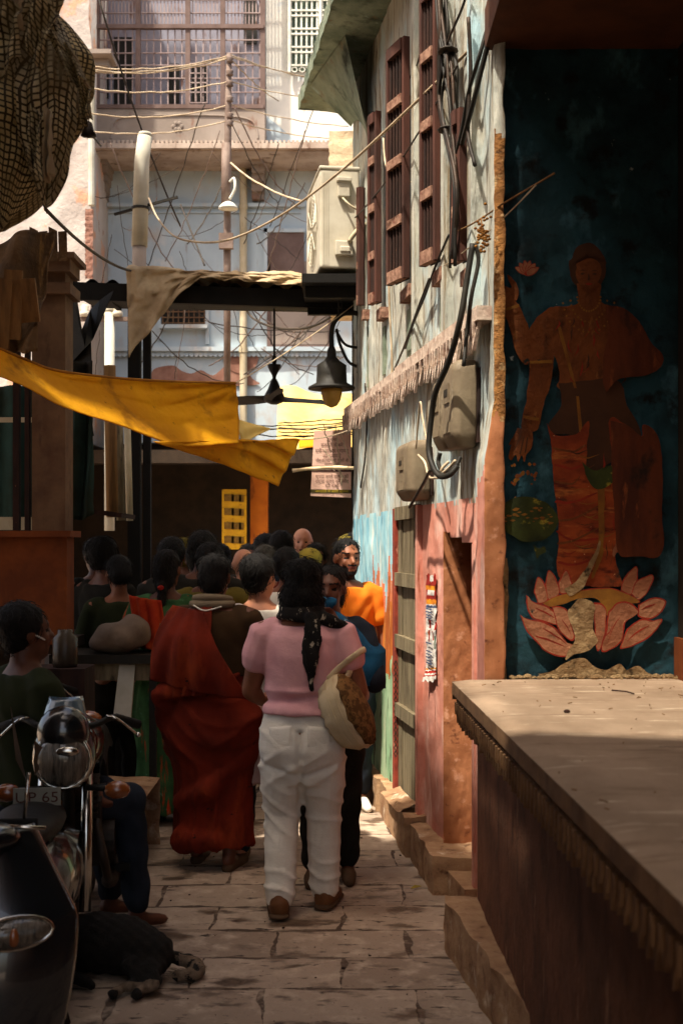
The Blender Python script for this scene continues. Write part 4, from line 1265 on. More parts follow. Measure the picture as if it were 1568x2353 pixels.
# ---- sign board with painted lines of Devanagari
sg = thing('sign_board', 'hanging pinkish notice board with lines of Devanagari lettering', 'sign', V(757, 1062, 8.95))
YS = 8.95
b = MB()
a = V(713, 1142, YS); c = V(806, 985, YS)
tl, tr_, br_, bl = V(721, 990, YS), V(806, 986, YS), V(806, 1143, YS), V(713, 1139, YS)
off = Vector((0, .02, 0))
b.hexa([bl, br_, br_ + off, bl + off, tl, tr_, tr_ + off, tl + off])
board = b.build('board', M_sign, sg)
def srow(y0, y1, mi, mb):
    f0, f1 = (y0 - 990) / 150, (y1 - 990) / 150
    x0, x1 = 721 - 8 * f0, 721 - 8 * f1
    mb.poly([V(x1, y1, YS - .001), V(806, y1 + 1, YS - .001), V(806, y0 + 1, YS - .001), V(x0, y0, YS - .001)], .002, (0, -1, 0), mi)
b = MB()
srow(1070, 1083, 1, b); srow(1124, 1132, 2, b)
lines = [('सूचना', 1013, 0, .085, .08), ('मजबूती से बने', 1026, 0, .085, .18), ('सभी यात्री एवं श्रद्धालु', 1039, 0, .085, .27), ('यह ध्यान दें', 1051, 0, .085, .15),
         ('जेबकतरों एवं चोरों से', 1061, 0, .08, .27), ('सावधान रहें', 1069, 0, .07, .12), ('अपरिचित व्यक्ति से', 1080, 3, .075, .27),
         ('कृपया अपने सामान की', 1098, 0, .08, .27), ('रक्षा स्वयं करें और', 1109, 0, .08, .27), ('श्री काशी', 1119, 0, .075, .11), ('जनहित में जारी सूचना', 1131, 4, .06, .27), ('वाराणसी नगर', 1139, 0, .04, .25)]
for body, y, mi, size, wd in lines:
    text_mesh(b, body, size * .42, V(762, y, YS), (1, 0, 0), (0, 0, 1), mi, wd * .895, push=.005)
b.build('lettering', [M_sign_dark, M_sign_band, M_sign_olive, M_sign_pale, M_sign_yellow], board, world=True)

b = MB(); b.tube(sag(V(672, 1081, 8.8), V(812, 1075, 8.75), -.01, 8, .002), [.012 + .003 * (i % 3 == 0) for i in range(9)], 8)
tag(b.build('bamboo_stick', M_bamboo, None, True), 'pale bamboo stick fixed level in front of the notice board', 'stick')

# ---- ceiling fan under the canopy
fn = thing('ceiling_fan', 'black ceiling fan hanging under the canopy on a thin rod', 'fan', (-.535, 9.75, 2.81))
b = MB(); b.tube([(0, 0, .85), (0, 0, .09)], .009, 8); b.build('rod', M_black, fn, world=False)
b = MB(); b.lathe([(.012, .36), (.022, .33), (.016, .29), (.055, .285), (.05, .26), (.018, .2), (.012, .17)], n=16); b.build('canister', M_black, fn, True, world=False)
b = MB(); b.lathe([(.012, .18), (.03, .15), (.052, .09), (.075, .05), (.085, .02), (.078, -.01), (.03, -.03)], n=20); b.build('motor', M_black, fn, True, world=False)
for a in (33, 153, 273):
    b = MB()
    ca, sa = math.cos(R(a)), math.sin(R(a))
    def bl_(u, v):
        r = .07 + .4 * u; w_ = (.02 + .05 * min(1, u * 3)) * (1 - .5 * max(0, u - .85) / .15) * (v - .5) * 2
        z = .015 + .05 * (v - .5)
        return (ca * r - sa * w_, sa * r + ca * w_, z)
    b.grid(bl_, 14, 4); b.build('blade', M_black, fn, world=False, solid=.004)

# ---- gooseneck wall lamp
lp = thing('wall_lamp', 'black gooseneck wall lamp with bell shade and yellowed glass at the house corner', 'lamp', (-.07, 8.7, 2.865))
b = MB()
b.lathe([(.012, .22), (.03, .18), (.035, .13), (.06, .1), (.105, .07), (.107, .0), (.11, -.055), (.165, -.085), (.168, -.1), (.12, -.098)], n=24); b.build('lamp_shade', M_black, lp, True, world=False)
b = MB(); b.lathe([(.075, -.1), (.074, -.13), (.062, -.18), (.04, -.215), (.008, -.23)], n=20); b.build('lamp_glass', M_glass_lamp, lp, True, world=False)
b = MB(); b.tube(curve([(0, 0, .2), (-.002, 0, .3), (.02, 0, .38), (.075, .01, .435), (.15, .03, .45), (.2, .04, .44)]), .018, 10)
b.tube(curve([(.2, .04, .2), (.1, .02, .22), (.04, 0, .3)]), .01, 8); b.tube(curve([(.2, .04, .06), (.12, .02, .1), (.06, .01, .22), (.035, 0, .33)]), .011, 8); b.build('arm', M_black, lp, True, world=False)
b = MB(); b.tube([(.2, .04, .02), (.2, .04, .5)], .022, 10); b.build('wall_bracket', M_black, lp, True, world=False)
b = MB()
for i in range(8):
    z = .46 + i * .045; o_ = .006 * (i % 2)
    b.tube([(.06 + .012 * math.cos(t), .012 * o_ + .0, z + .026 * math.sin(t)) for t in [k * .785 for k in range(9)]], .004, 5, cap=False)
b.build('chain', M_black, lp, True, world=False)

# ---- air conditioner on the canopy bracket
ac = thing('air_conditioner', 'boxy beige outdoor air conditioner unit standing on the canopy bracket', 'air conditioner', (.0, 8.3, 3.52), rz=0)
axd = Vector((-.147, 1, 0)).normalized(); axn = Vector((1, .147, 0)).normalized()
def Q(a, o, z): return Vector((-.145, 0, 0)) + axd * a + axn * o + Vector((0, 0, z))
def qbox(mb, a0, a1, o0, o1, z0, z1, mi=None):
    mb.hexa([Q(a0, o0, z0), Q(a0, o1, z0), Q(a1, o1, z0), Q(a1, o0, z0), Q(a0, o0, z1), Q(a0, o1, z1), Q(a1, o1, z1), Q(a1, o0, z1)], mi)
b = MB(); qbox(b, 0, .78, 0, .27, .02, .69); cs = b.build('casing', M_ac, ac, world=False)
md = cs.modifiers.new('bevel', 'BEVEL'); md.width = .014; md.segments = 3
b = MB(); qbox(b, -.006, .79, -.006, .276, .69, .715); tp = b.build('top_cover', M_ac, ac, world=False)
md = tp.modifiers.new('bevel', 'BEVEL'); md.width = .008; md.segments = 2
b = MB(); qbox(b, -.035, 0, .12, .2, .5, .62); qbox(b, -.05, 0, .11, .21, .60, .63); md_ = b.build('handle_box', M_ac, ac, world=False)
md = md_.modifiers.new('bevel', 'BEVEL'); md.width = .006; md.segments = 2
b = MB(); qbox(b, -.045, 0, .1, .22, .1, .2); qbox(b, -.055, -.04, .13, .2, .12, .16); md_ = b.build('valve_cover', M_ac, ac, world=False)
md = md_.modifiers.new('bevel', 'BEVEL'); md.width = .008; md.segments = 2
b = MB()
for o_ in (.02, .035, .05):
    qbox(b, -.003, 0, o_, o_ + .006, .04, .67)
b.build('casing_rib', M_ac, ac, world=False)
b = MB()
for k in range(9):
    r = .04 + k * .026
    b.tube([Q(.36 + r * math.cos(t), -.012, .36 + r * math.sin(t)) for t in [i * math.pi / 12 for i in range(25)]], .003, 5, cap=False)
for t in [i * math.pi / 4 for i in range(8)]:
    b.tube([Q(.36 + .04 * math.cos(t), -.014, .36 + .04 * math.sin(t)), Q(.36 + .25 * math.cos(t), -.014, .36 + .25 * math.sin(t))], .004, 5)
b.build('fan_grille', M_ac, ac, world=False)
b = MB(); b.tube(curve([Q(-.03, .15, .49), Q(-.06, .19, .44), Q(-.05, .26, .4), Q(.0, .33, .36)]), .007, 6); b.tube(curve([Q(-.05, .19, .19), Q(-.07, .24, .26), Q(.02, .31, .33)]), .016, 8); b.build('hose', M_cream_pipe, ac, True, world=False)

# ---- pipes, poles and insulators
b = MB(); b.tube([V(814, 660, 8.97), V(814, 1185, 8.97)], .02, 10); b.tube([V(815, 940, 8.96), V(815, 985, 8.96)], .035, 10)
tag(b.build('drain_pipe', M_black, None, True), 'thin black drain pipe down the far corner of the old house', 'pipe')
sp = thing('vent_pipe', 'thick grey white vent pipe standing up behind the canopy canvas', 'pipe', (-1.63, 10, 3.4))
b = MB(); b.tube([(-.02, 0, .7), (0, 0, 1.4), (.025, 0, 1.6)], [.066, .062, .06], 14); b.lathe([(.06, 0), (.05, .03), (.02, .04)], (.025, 0, 1.6), 14); b.build('upper_pipe', M_white_pipe, sp, True, world=False)
b = MB(); b.tube([(-.03, 0, .05), (-.02, 0, .71)], .058, 14); b.build('lower_pipe', M_peachband, sp, True, world=False)
b = MB(); b.tube([(-.012, 0, 1.0), (-.012, 0, 1.02)], .075, 14); b.bar((-.23, .03, .97), (.3, -.05, 1.09), .02); b.build('clamp_arm', M_black, sp, world=False)
up = thing('wire_pole', 'rusty iron wire pole in front of the blue house with stacked insulators', 'pole', (V(522, 0, 13).x, 13, 0))
zz = lambda y: 1.65 - (y - 1254) * 13 / F
b = MB(); b.tube([(0, 0, 2.6), (0, 0, zz(560)), (.01, 0, zz(250)), (.02, 0, zz(125))], [.034, .04, .036, .028], 10)
b.tube([(-.015, 0, zz(480)), (-.01, 0, zz(330))], .05, 10); b.build('pole', M_rust_pole, up, True, world=False)
for y in (140, 170, 195, 230, 268, 285):
    b = MB(); b.lathe([(.02, -.03), (.04, -.02), (.03, 0), (.042, .02), (.02, .035)], (.03, -.02, zz(y)), 10); b.build('insulator', M_rust_pole, up, True, world=False)
b = MB(); b.tube(curve([(.03, -.04, zz(420)), (.08, -.08, zz(415)), (.09, -.1, zz(440)), (.03, -.05, zz(460))]), .014, 6); b.build('cable_loop', M_white_paint, up, True, world=False)
b = MB(); b.lathe([(.02, .06), (.06, .04), (.1, .0), (.104, -.02), (.03, -.025)], (.02, -.1, zz(482)), 16); b.build('lamp_shade', M_white_paint, up, True, world=False)
b = MB(); b.box((-.08, -.1, zz(575)), (.07, -.03, zz(540))); b.build('junction_box', M_rust_pole, up, world=False)
ip = thing('insulator_post', 'short grey post with white porcelain insulators on a crossarm behind the canopy', 'pole', (V(252, 0, 12).x, 12, 0))
z2 = lambda y: 1.65 - (y - 1254) * 12 / F
b = MB(); b.tube([(0, 0, 1.8), (0, 0, z2(716))], .05, 10); b.lathe([(.05, 0), (.055, .03), (.03, .06)], (0, 0, z2(718)), 10); b.build('post', M_white_pipe, ip, True, world=False)
b = MB(); b.bar((-.32, 0, z2(733)), (.2, 0, z2(733)), .04); b.build('crossarm', M_rust_pole, ip, world=False)
for x in (-.24, -.1, .08):
    b = MB(); b.lathe([(.03, 0), (.05, .01), (.052, .04), (.035, .06), (.042, .1), (.02, .12)], (x, -.01, z2(728)), 12); b.build('insulator', M_porcelain, ip, True, world=False)

# ---- meter boxes on the old house wall
def meter(y0, y1, z0, z1, dp, label):
    yc = (y0 + y1) / 2
    t = thing('meter_box', label, 'meter box', W(yc, z0, .01), 'electric meter boxes on the old house wall')
    m = MB()
    rs = []
    h = z1 - z0
    for (zf, k, o) in ((0, .8, .75), (.1, .95, .9), (.16, 1, 1), (.88, 1, 1), (.95, .94, .92), (1, .8, .7)):
        hw = (y1 - y0) / 2 * k
        ring = []
        for (a, e) in ((-1, 0), (-1, .78), (-.82, 1), (.82, 1), (1, .78), (1, 0)):
            ring.append(W(yc + a * hw, z0 + h * zf, .008 + dp * e * o))
        rs.append(ring)
    m.rings(rs); cv = m.build('cover', M_meter, t, True); mdv = cv.modifiers.new('bevel', 'BEVEL'); mdv.width = .012; mdv.segments = 3; mdv.limit_method = 'ANGLE'; mdv.angle_limit = R(20)
    m = MB(); wbox(m, yc - .05, yc + .05, z0 + h * .52, z0 + h * .74, dp * .99, dp + .014); m.build('window', M_meter, t)
    m = MB(); wbox(m, yc - .03, yc + .03, z0 + h * .6, z0 + h * .68, dp + .012, dp + .016); m.build('dial', M_black, t)
    m = MB(); wbox(m, yc - .06, yc + .06, z0 + h * .18, z0 + h * .3, dp * .98, dp + .012); m.build('terminal_cover', M_meter, t)
    for a in (-.7, .7):
        m = MB(); c0 = W(yc + a * (y1 - y0) / 2, z0 + h * .3, dp * .96); m.tube([c0, c0 + Vector((-.012, 0, 0))], .008, 8); m.build('screw', M_iron, t)
    m = MB(); wbox(m, y0 - .02, y1 + .03, z0 + .02, z1 - .04, .0, .012); m.build('back_board', M_wood_dark, t)
meter(5.38, 5.62, 2.085, 2.475, .11, 'large grey meter box, nearest and tallest of the three on the wall')
meter(5.66, 5.86, 2.10, 2.44, .1, 'grey meter box half hidden just behind the large meter box')
meter(6.3, 6.68, 1.89, 2.2, .12, 'lower grey meter box fixed right above the grey plank door')

# ---- torn poster on the pink wall
po = thing('torn_poster', 'torn paper poster with red top and white middle pasted on pink wall', 'poster', W(6.25, 1.4, .01))
b = MB()
py0, py1 = WL(984), WL(1007)
ya, yb = min(py0, py1), max(py0, py1)
zt, zb = 1.50, .97
def pw(u, v):
    y = ya + (yb - ya) * u + .012 * nz(0, v * 14, u * 2) * (1 if u in (0, 1) else 0)
    z = zt + (zb - zt) * v + (.02 * nz(u * 6, 1, 4) if v in (0, 1) else 0) - .03 * v * u
    return W(y, z, .014 + .006 * nz(u * 4, v * 14, 0) + (.03 * max(0, v - .88) * 6 * u))
def pm(u, v):
    v += .01 * nz(u * 12, v * 20, 1)
    if v < .1: return 1 if not (.35 < u < .6 and v < .06) else 0
    if v < .14: return 2
    if v < .19: return 1 if u < .15 or u > .85 else 0
    if v < .23: return 1
    if v < .275: return 2
    if .42 < v < .5 and .5 < u < .72: return 1
    if .44 < v < .52 and u < .18: return 1
    if .52 < v < .62 and (.6 < u < .7 or .25 < u < .32): return 1
    if .58 < v < .7 and .1 < u < .2: return 3
    if .53 < v < .57 and .72 < u < .85: return 2
    if .29 < v < .31: return 4
    if .875 < v < .89: return 2
    if .9 < v < .925 or .94 < v < .955: return 1
    return 0
b.grid(pw, 24, 120, mat=pm)
sheet = b.build('sheet', [M_paper, M_poster_red, M_poster_orange, M_poster_green, M_poster_blue], po, True)
b = MB()
for i in range(11):
    v = (.3, .33, .36, .39, .415, .66, .74, .77, .8, .83, .855)[i]
    L = W(0, 0, 0)
    b.poly([W(ya + (yb - ya) * (.2 + .1 * rnd.random()), zt + (zb - zt) * v - .003, .024), W(ya + (yb - ya) * (.7 + .2 * rnd.random()), zt + (zb - zt) * v - .003, .024),
            W(ya + (yb - ya) * .8, zt + (zb - zt) * v + .003, .024), W(ya + (yb - ya) * .25, zt + (zb - zt) * v + .003, .024)], .001, (-1, 0, 0))
b.build('print_lines', M_poster_blue, sheet)

# yellow poster sheet in the dark shops
yp = thing('yellow_poster', 'tall yellow printed poster board beside the orange pillar', 'poster', V(538, 1190, 15.4))
b = MB(); a = V(510, 1262, 15.4); c = V(566, 1124, 15.4)
b.box((a.x, 15.4, a.z), (c.x, 15.43, c.z)); b.build('board', M_yellow_poster, yp)
M_print = M('poster_print', C(96, 70, 24), C(120, 90, 30), s=20)
for r_ in range(4):
    b = MB()
    for k in range(3):
        x0 = 515 + k * 17; y0 = 1135 + r_ * 32 + k
        p = V(x0, y0 + 16, 15.395); q = V(x0 + 11, y0, 15.395)
        b.box((p.x, 15.39, p.z), (q.x + (.062 if k < 2 else 0), 15.398, q.z))
    b.build('printed_row', M_print, yp)
# ================================================================== LEFT STALL
st = thing('brown_stall', 'brown pillared stall on an orange plinth wall at the left of the lane', 'stall', (-2, 7, 0))
b = MB(); b.grid(lambda u, v: (-1.72 + .185 * u, 6.8 + .003 * nz(u * 5, v * 9, 0), 1.72 + 1.55 * v), 6, 40); b.box((-1.72, 6.805, 1.72), (-1.535, 7.0, 3.27)); b.build('pillar', M_brown_pillar, st)
b = MB(); b.box((-2.6, 6.76, 3.17), (-1.5, 7.02, 3.24)); b.box((-2.6, 6.73, 3.24), (-1.47, 7.05, 3.27)); b.box((-1.76, 6.77, 3.05), (-1.5, 7.03, 3.11)); b.build('capital', M_brown_pillar, st)
b = MB(); b.box((-2.9, 6.78, 1.70), (-1.5, 7.05, 1.735)); b.box((-2.9, 6.82, 1.1), (-1.53, 7.0, 1.70)); b.build('parapet', M_orange_wall, st)
b = MB(); b.grid(lambda u, v: (-3.4 + 1.55 * u, 8.4 + .05 * math.sin(u * 40), 1.0 + 1.75 * v), 60, 4); b.build('dark_backdrop', M_teal_cloth, st, True)  # dark sheet added so the space behind the stall reads dark
b = MB(); b.box((-2.9, 7.0, 0), (-1.9, 7.1, 1.1)); b.box((-2.95, 8.2, 0), (-2.75, 8.3, 2.3)); b.build('base_wall', M_dark_wall, st)
b = MB(); b.box((-2.6, 6.9, 1.04), (-1.6, 8.2, 1.1)); b.build('floor', M_dark_wall, st)
for px, x2 in ((30, 44), (57, 67), (75, 82)):
    b = MB(); a = V(px, 0, 7.3).x; c = V(x2, 0, 7.3).x
    b.box((a, 7.3, 1.1), (c, 7.35, 3.3)); b.build('timber_post', M_wood_dark, st)
b = MB(); b.box((-2.6, 7.6, 2.42), (-1.9, 7.62, 2.45)); b.box((-2.6, 7.6, 1.75), (-1.9, 7.64, 1.83)); b.build('rail', M_cream_pipe, st)
# hanging cloths and poles between stall and canopy post
def hanging(name, px0, px1, y0, y1, d, m, label, cat='cloth', amp=.03, group=None):
    b = MB()
    def fn(u, v):
        p = V(px0 + (px1 - px0) * u, y0 + (y1 - y0) * v, d)
        return p + Vector((.02 * nz(v * 3, u, 1) * v, amp * math.sin(u * 11 + v * 2) + .02 * nz(u * 4, v * 3, d), -.04 * v * math.sin(u * 3.1)))
    b.grid(fn, 24, 24)
    return tag(b.build(name, m, None, True, solid=.006), label, cat, group)
hanging('hanging_cloth', 145, 215, 830, 1000, 7.9, M_black_cloth, 'black cloth hanging behind the stall pillar above the yellow tarp')
hanging('hanging_cloth', 150, 216, 930, 1180, 7.6, M_teal_cloth, 'dull teal cloth hanging beside the stall pillar below the yellow tarp')
b = MB()
pts = [(158, 640), (175, 668), (186, 760), (196, 800), (214, 780), (222, 700), (262, 668), (230, 690), (208, 712), (212, 850), (150, 850)]
b.poly([V(x, y, 8.2 + .1 * (i % 3)) for i, (x, y) in enumerate(pts)], .01)
tag(b.build('torn_sheet', M_black, None), 'ragged black plastic sheet torn open beside the stall pillar', 'sheet')
for i, (x0, x1, y0, y1, d, m) in enumerate(((238, 266, 840, 1188, 8.4, M_plank), (262, 282, 935, 1195, 8.5, M_wood_grey), (284, 300, 955, 1196, 8.6, M_cream_pipe))):
    b = MB(); a = V(x0, 0, d).x; c = V(x1, 0, d).x
    z0_, z1_ = V(0, y1, d).z, V(0, y0, d).z
    b.tube([((a + c) / 2 + .02, d, z0_), ((a + c) / 2, d, z1_)], (c - a) / 2, 10)
    tag(b.build('leaning_pole', m, None, True), ('brown wooden pole leaning below the yellow tarp, beside the teal cloth', 'grey weathered pole, middle of the three under the tarp', 'pale round pole standing next to the black canopy post')[i], 'pole', 'poles standing under the yellow tarp')
# vendor counter with sack
vc = thing('vendor_counter', 'dark vendor counter with a pale panel at the left edge of the crowd', 'counter', (-1.3, 7.1, 0))
b = MB(); b.box((-1.66, 6.95, .98), (-1.02, 7.45, 1.03)); b.build('table_top', M_black, vc)
b = MB(); b.box((-1.62, 7.0, .88), (-1.05, 7.4, .98)); b.build('apron', M_wood_grey, vc)
b = MB(); b.hexa([(-1.30, 6.96, .66), (-1.2, 6.96, .66), (-1.18, 7.0, .97), (-1.27, 7.0, .97), (-1.30, 6.99, .66), (-1.2, 6.99, .66), (-1.18, 7.03, .97), (-1.27, 7.03, .97)]); b.build('pale_panel', M_white_pipe, vc)
for x in (-1.6, -1.08):
    for y in (7.02, 7.38):
        b = MB(); b.bar((x, y, 0), (x, y, .9), .04); b.build('leg', M_black, vc)
b = MB(); b.ell((-1.28, 7.12, 1.12), (.15, .18, .1), 20, 12); b.ell((-1.2, 7.12, 1.16), (.1, .14, .09)); b.ell((-1.38, 7.12, 1.09), (.1, .12, .07))
tag(fuse(b, 'white_sack', M_sack, None, .02, 3, True, lambda co, no: .012 * np.sin(co[:, 0] * 30 + co[:, 2] * 21) * np.sin(co[:, 1] * 17)), 'plump off-white sack lying on the vendor counter', 'sack')
b = MB(); b.bar(V(190, 1172, 7.9), V(296, 1186, 7.9), .5, .03); tag(b.build('dark_tray', M_wood_dark, None), 'dark wooden tray top catching light above the vendor counter', 'tray')
b = MB()
worn_block(b, [(-1.75, 6.2, 0), (-1.0, 6.2, 0), (-1.0, 6.75, 0), (-1.75, 6.75, 0), (-1.75, 6.2, .38), (-1.0, 6.2, .36), (-1.0, 6.75, .37), (-1.75, 6.75, .39)])
tag(b.build('stone_step', M_plinth, None, True), 'pale stone step behind the motorcycle at the left', 'step')
# bottle jar on the counter of the stall
b = MB(); b.lathe([(.06, 0), (.065, .02), (.065, .15), (.04, .17), (.04, .19)], V(150, 1532, 6.2), 14)
tag(b.build('glass_jar', M('jar_glass', C(74, 64, 52), C(56, 48, 40), rough=.2), None, True), 'dusty glass jar standing by the orange plinth wall', 'jar')
js = MB(); p = V(150, 1532, 6.2); js.box((p.x - .3, 6.1, 0), (p.x + .12, 6.35, p.z)); tag(js.build('wooden_crate', M_wood_dark, None), 'dark wooden crate carrying the glass jar', 'crate')

# ---- bundle of netting hung from the house front
nb_ = thing('net_bundle', 'bulging bundle of tan and olive shade net hanging from the house at top left', 'net bundle', (-1.2, 4.3, 3.2))
def bundle(cx, cy, zt, zb, rx, ry, ph, lob, seed, mat, reps):
    K = .84; cx, cy, rx, ry = cx * K, cy * K, rx * K, ry * K; zt, zb = 1.65 + (zt - 1.65) * K, 1.65 + (zb - 1.65) * K
    m = MB()
    def fn(u, v):
        a = u * 2 * math.pi
        prof = math.sin(min(1, .12 + v * .98) * math.pi) ** .6 * (.72 + .28 * math.sin(v * 2.6 + ph))
        fold = 1 - .16 * ((1 - abs(math.sin(a * lob * .5 + v * 3 + seed))) ** 3 - .2) + .08 * math.sin(a * lob + v * 4 + seed) * (.4 + v) + .06 * math.sin(a * (lob * 2 + 3) - v * 6 + seed) + .3 * nz(math.cos(a) * 1.2, math.sin(a) * 1.2, v * 3 + seed) + .07 * nz(math.cos(a) * 4, math.sin(a) * 4, v * 9 + seed)
        z = zt + (zb - zt) * v + .05 * math.sin(a * 3 + seed) * v
        return (cx + rx * prof * fold * math.cos(a), cy + ry * prof * fold * math.sin(a), z)
    m.grid(fn, 110, 70, uvs=reps)
    m.build('net_sheet', mat, nb_, True)
bundle(-1.44, 5.15, 3.95, 2.92, .36, .34, .3, 5, 1, M_net2, (2.6, 1.4))
bundle(-1.20, 4.98, 3.78, 3.0, .13, .17, .1, 4, 4, M_net, (1.0, 1.0))
bundle(-1.42, 4.86, 3.98, 3.35, .2, .14, .5, 4, 9, M_net, (1.2, 1.0))
bundle(-1.24, 4.88, 4.05, 3.62, .13, .1, .2, 3, 13, M_net, (.9, .7))
bundle(-1.52, 4.84, 3.55, 2.98, .16, .12, .8, 3, 21, M_net2, (1.0, .9))
# loose hanging flaps of net
for i, (p0, p1, p2, p3, m) in enumerate((((60, -40), (135, 30), (92, 160), (66, 120), M_net), ((100, 60), (150, 92), (198, 180), (168, 200), M_net), ((-20, -20), (50, 10), (44, 120), (-20, 200), M_net), ((60, 260), (95, 250), (92, 420), (70, 380), M_net), ((176, 190), (208, 200), (209, 268), (190, 290), M_net2), ((88, -10), (128, 24), (120, 92), (80, 70), M_net), ((128, 84), (178, 130), (206, 200), (150, 160), M_canvas), ((20, -20), (52, -10), (50, 60), (16, 84), M_canvas), ((100, 250), (116, 250), (122, 400), (106, 420), M_canvas))):
    P = [V(x, y, 3.66 + .02 * i) for x, y in (p0, p1, p2, p3)]
    q = MB()
    q.grid(lambda u, v: P[0].lerp(P[1], u).lerp(P[3].lerp(P[2], u), v) + Vector((0, .03 * math.sin(u * 9 + v * 5) + .03 * nz(u * 4, v * 4, i), 0)), 24, 24, uvs=(.22, .4))
    q.build('net_flap', m, nb_, True, solid=.003)
b = MB(); b.tube([(-1.3, 4.3, 3.5), (-1.45, 4.3, 5.2)], .02, 8); b.tube([(-1.05, 4.2, 3.4), (-1.46, 4.25, 5.2)], .012, 8); b.build('rope', M_jute, nb_)
# sacking and boards wedged under the bundle
b = MB()
def tarpfn(u, v):
    p = V(-30 + 150 * u - 30 * v * u, 560 + 250 * v - 40 * u * (1 - v), 6.3 - .2 * v)
    return p + Vector((0, .06 * math.sin(u * 8 + v * 4) + .09 * nz(u * 3, v * 3, 8), .04 * nz(u * 3, v * 5, 1)))
b.grid(tarpfn, 50, 50)
tag(b.build('brown_tarpaulin', M_jute, None, True, solid=.006), 'creased brown tarpaulin hanging between net bundle and stall pillar', 'tarpaulin')
for i, (x0, y0, x1, y1) in enumerate(((10, 640, 40, 800), (32, 620, 58, 780), (60, 640, 92, 740))):
    b = MB(); b.bar(V(x0, y0, 6.0), V(x1 - 40 + 10 * i, y1, 6.05), .09, .02, (0, 1, 0))
    tag(b.build('old_plank', M_plank, None), ('leftmost old board leaning below the net bundle', 'middle old board leaning below the net bundle', 'short board nearest the stall pillar below the net bundle')[i], 'board', 'boards under the net bundle')
b = MB()
for i in range(4):
    b.hexa([V(70 + 22 * i, 600, 6.5), V(90 + 22 * i, 600, 6.5), V(90 + 22 * i, 600, 6.54), V(70 + 22 * i, 600, 6.54), V(68 + 22 * i, 520 + 12 * (i % 2), 6.5), V(88 + 22 * i, 530, 6.5), V(88 + 22 * i, 530, 6.54), V(68 + 22 * i, 520 + 12 * (i % 2), 6.54)])
tag(b.build('broken_boarding', M_jute, None), 'ragged brown boarding standing on top of the stall capital', 'boarding')
b = MB(); b.lathe([(.004, .05), (.012, .045), (.018, .02), (.028, 0), (.0, -.005)], V(204, 312, 4.2), 10); b.tube([V(204, 312, 4.2) + Vector((0, 0, .05)), V(206, 270, 4.2)], .002, 5)
tag(b.build('small_bell', M_iron, None, True), 'tiny dark bell hanging at the edge of the net bundle', 'bell')

# ================================================================== WIRES AND CABLES
def wire(p, q, s, r, label, m=M_wire, group=None, n=16, wob=.0, name='wire'):
    b = MB(); b.tube(sag(p, q, s, n, wob), r, 5)
    return tag(b.build(name, m, None, True), label, 'wire', group)
# lines to the insulators of the wire pole
for y0, y1, yr, xr in ((158, 130, 186, 780), (150, 126, 190, 780), (200, 186, 226, 760), (258, 240, 290, 800), (298, 276, 320, 790), (160, 134, 232, 640)):
    wire(V(205, y0 + 2, 12.6), V(528, y1, 13.0), .08, .007, 'pale overhead wire strung level to the rusty pole', M_wire_pale, 'pale wires strung to the rusty pole', wob=.006, name='overhead_wire')
    wire(V(530, y1, 13.0), V(xr, yr, 14.2), .04, .006, 'pale overhead wire running right from the rusty pole', M_wire_pale, 'pale wires strung from the rusty pole to the right', wob=.005, name='overhead_wire')
wire(V(530, 374, 12.9), V(694, 462, 12.0), .06, .010, 'thick pale wire dropping right from the rusty pole', M_wire_pale, wob=.004)
# the long cable in front of everything
b = MB(); b.tube(curve([V(342, 455, 9.9), V(362, 500, 9.6), V(400, 542, 9.2), V(455, 556, 8.9), V(520, 552, 8.4), V(600, 520, 8.0), V(690, 465, 7.5), V(800, 378, 6.9), V(930, 258, 6.3), V(1062, 130, 5.6), V(1145, 40, 5.1)]), .008, 6)
tag(b.build('long_cable', M_wire_pale, None, True), 'long pale cable curving from the vent pipe up to the house corner', 'cable')
b = MB(); b.tube(curve([V(895, 236, 7.2), V(912, 236, 7.1), V(960, 210, 6.7), V(1010, 160, 6.2), V(1090, 96, 5.6), V(1125, 40, 5.2)]), .0045, 5)
tag(b.build('slack_wire', M_wire_pale, None, True), 'slack pale wire looping past the top of the shutters', 'wire')
wire(V(815, 500, 8.3), V(1050, 150, 5.5), .06, .005, 'thin wire rising from the air conditioner past the shutters', M_iron)
b = MB(); b.tube(curve([V(880, 318, 7.3), V(884, 370, 7.2), V(896, 400, 7.1), V(920, 412, 6.9), V(945, 418, 6.7), V(975, 408, 6.5), V(1010, 370, 6.1), V(1060, 300, 5.6)]), .006, 6)
tag(b.build('white_flex', M_wire_pale, None, True), 'kinked white flex hanging in a loop in front of the shutters', 'wire')
for p, q, s in ((V(1150, 470, 5.02), V(1272, 398, 4.7), .0), (V(1040, 535, 5.5), V(1152, 468, 5.03), .01)):
    wire(p, q, s, .004, 'thin rusty wire running into the dark alcove', M_plank, 'rusty wires entering the alcove')
wire(V(1020, 610, 5.6), V(1230, 425, 4.8), .02, .003, 'very thin wire below the rusty alcove wires', M_wire_pale)
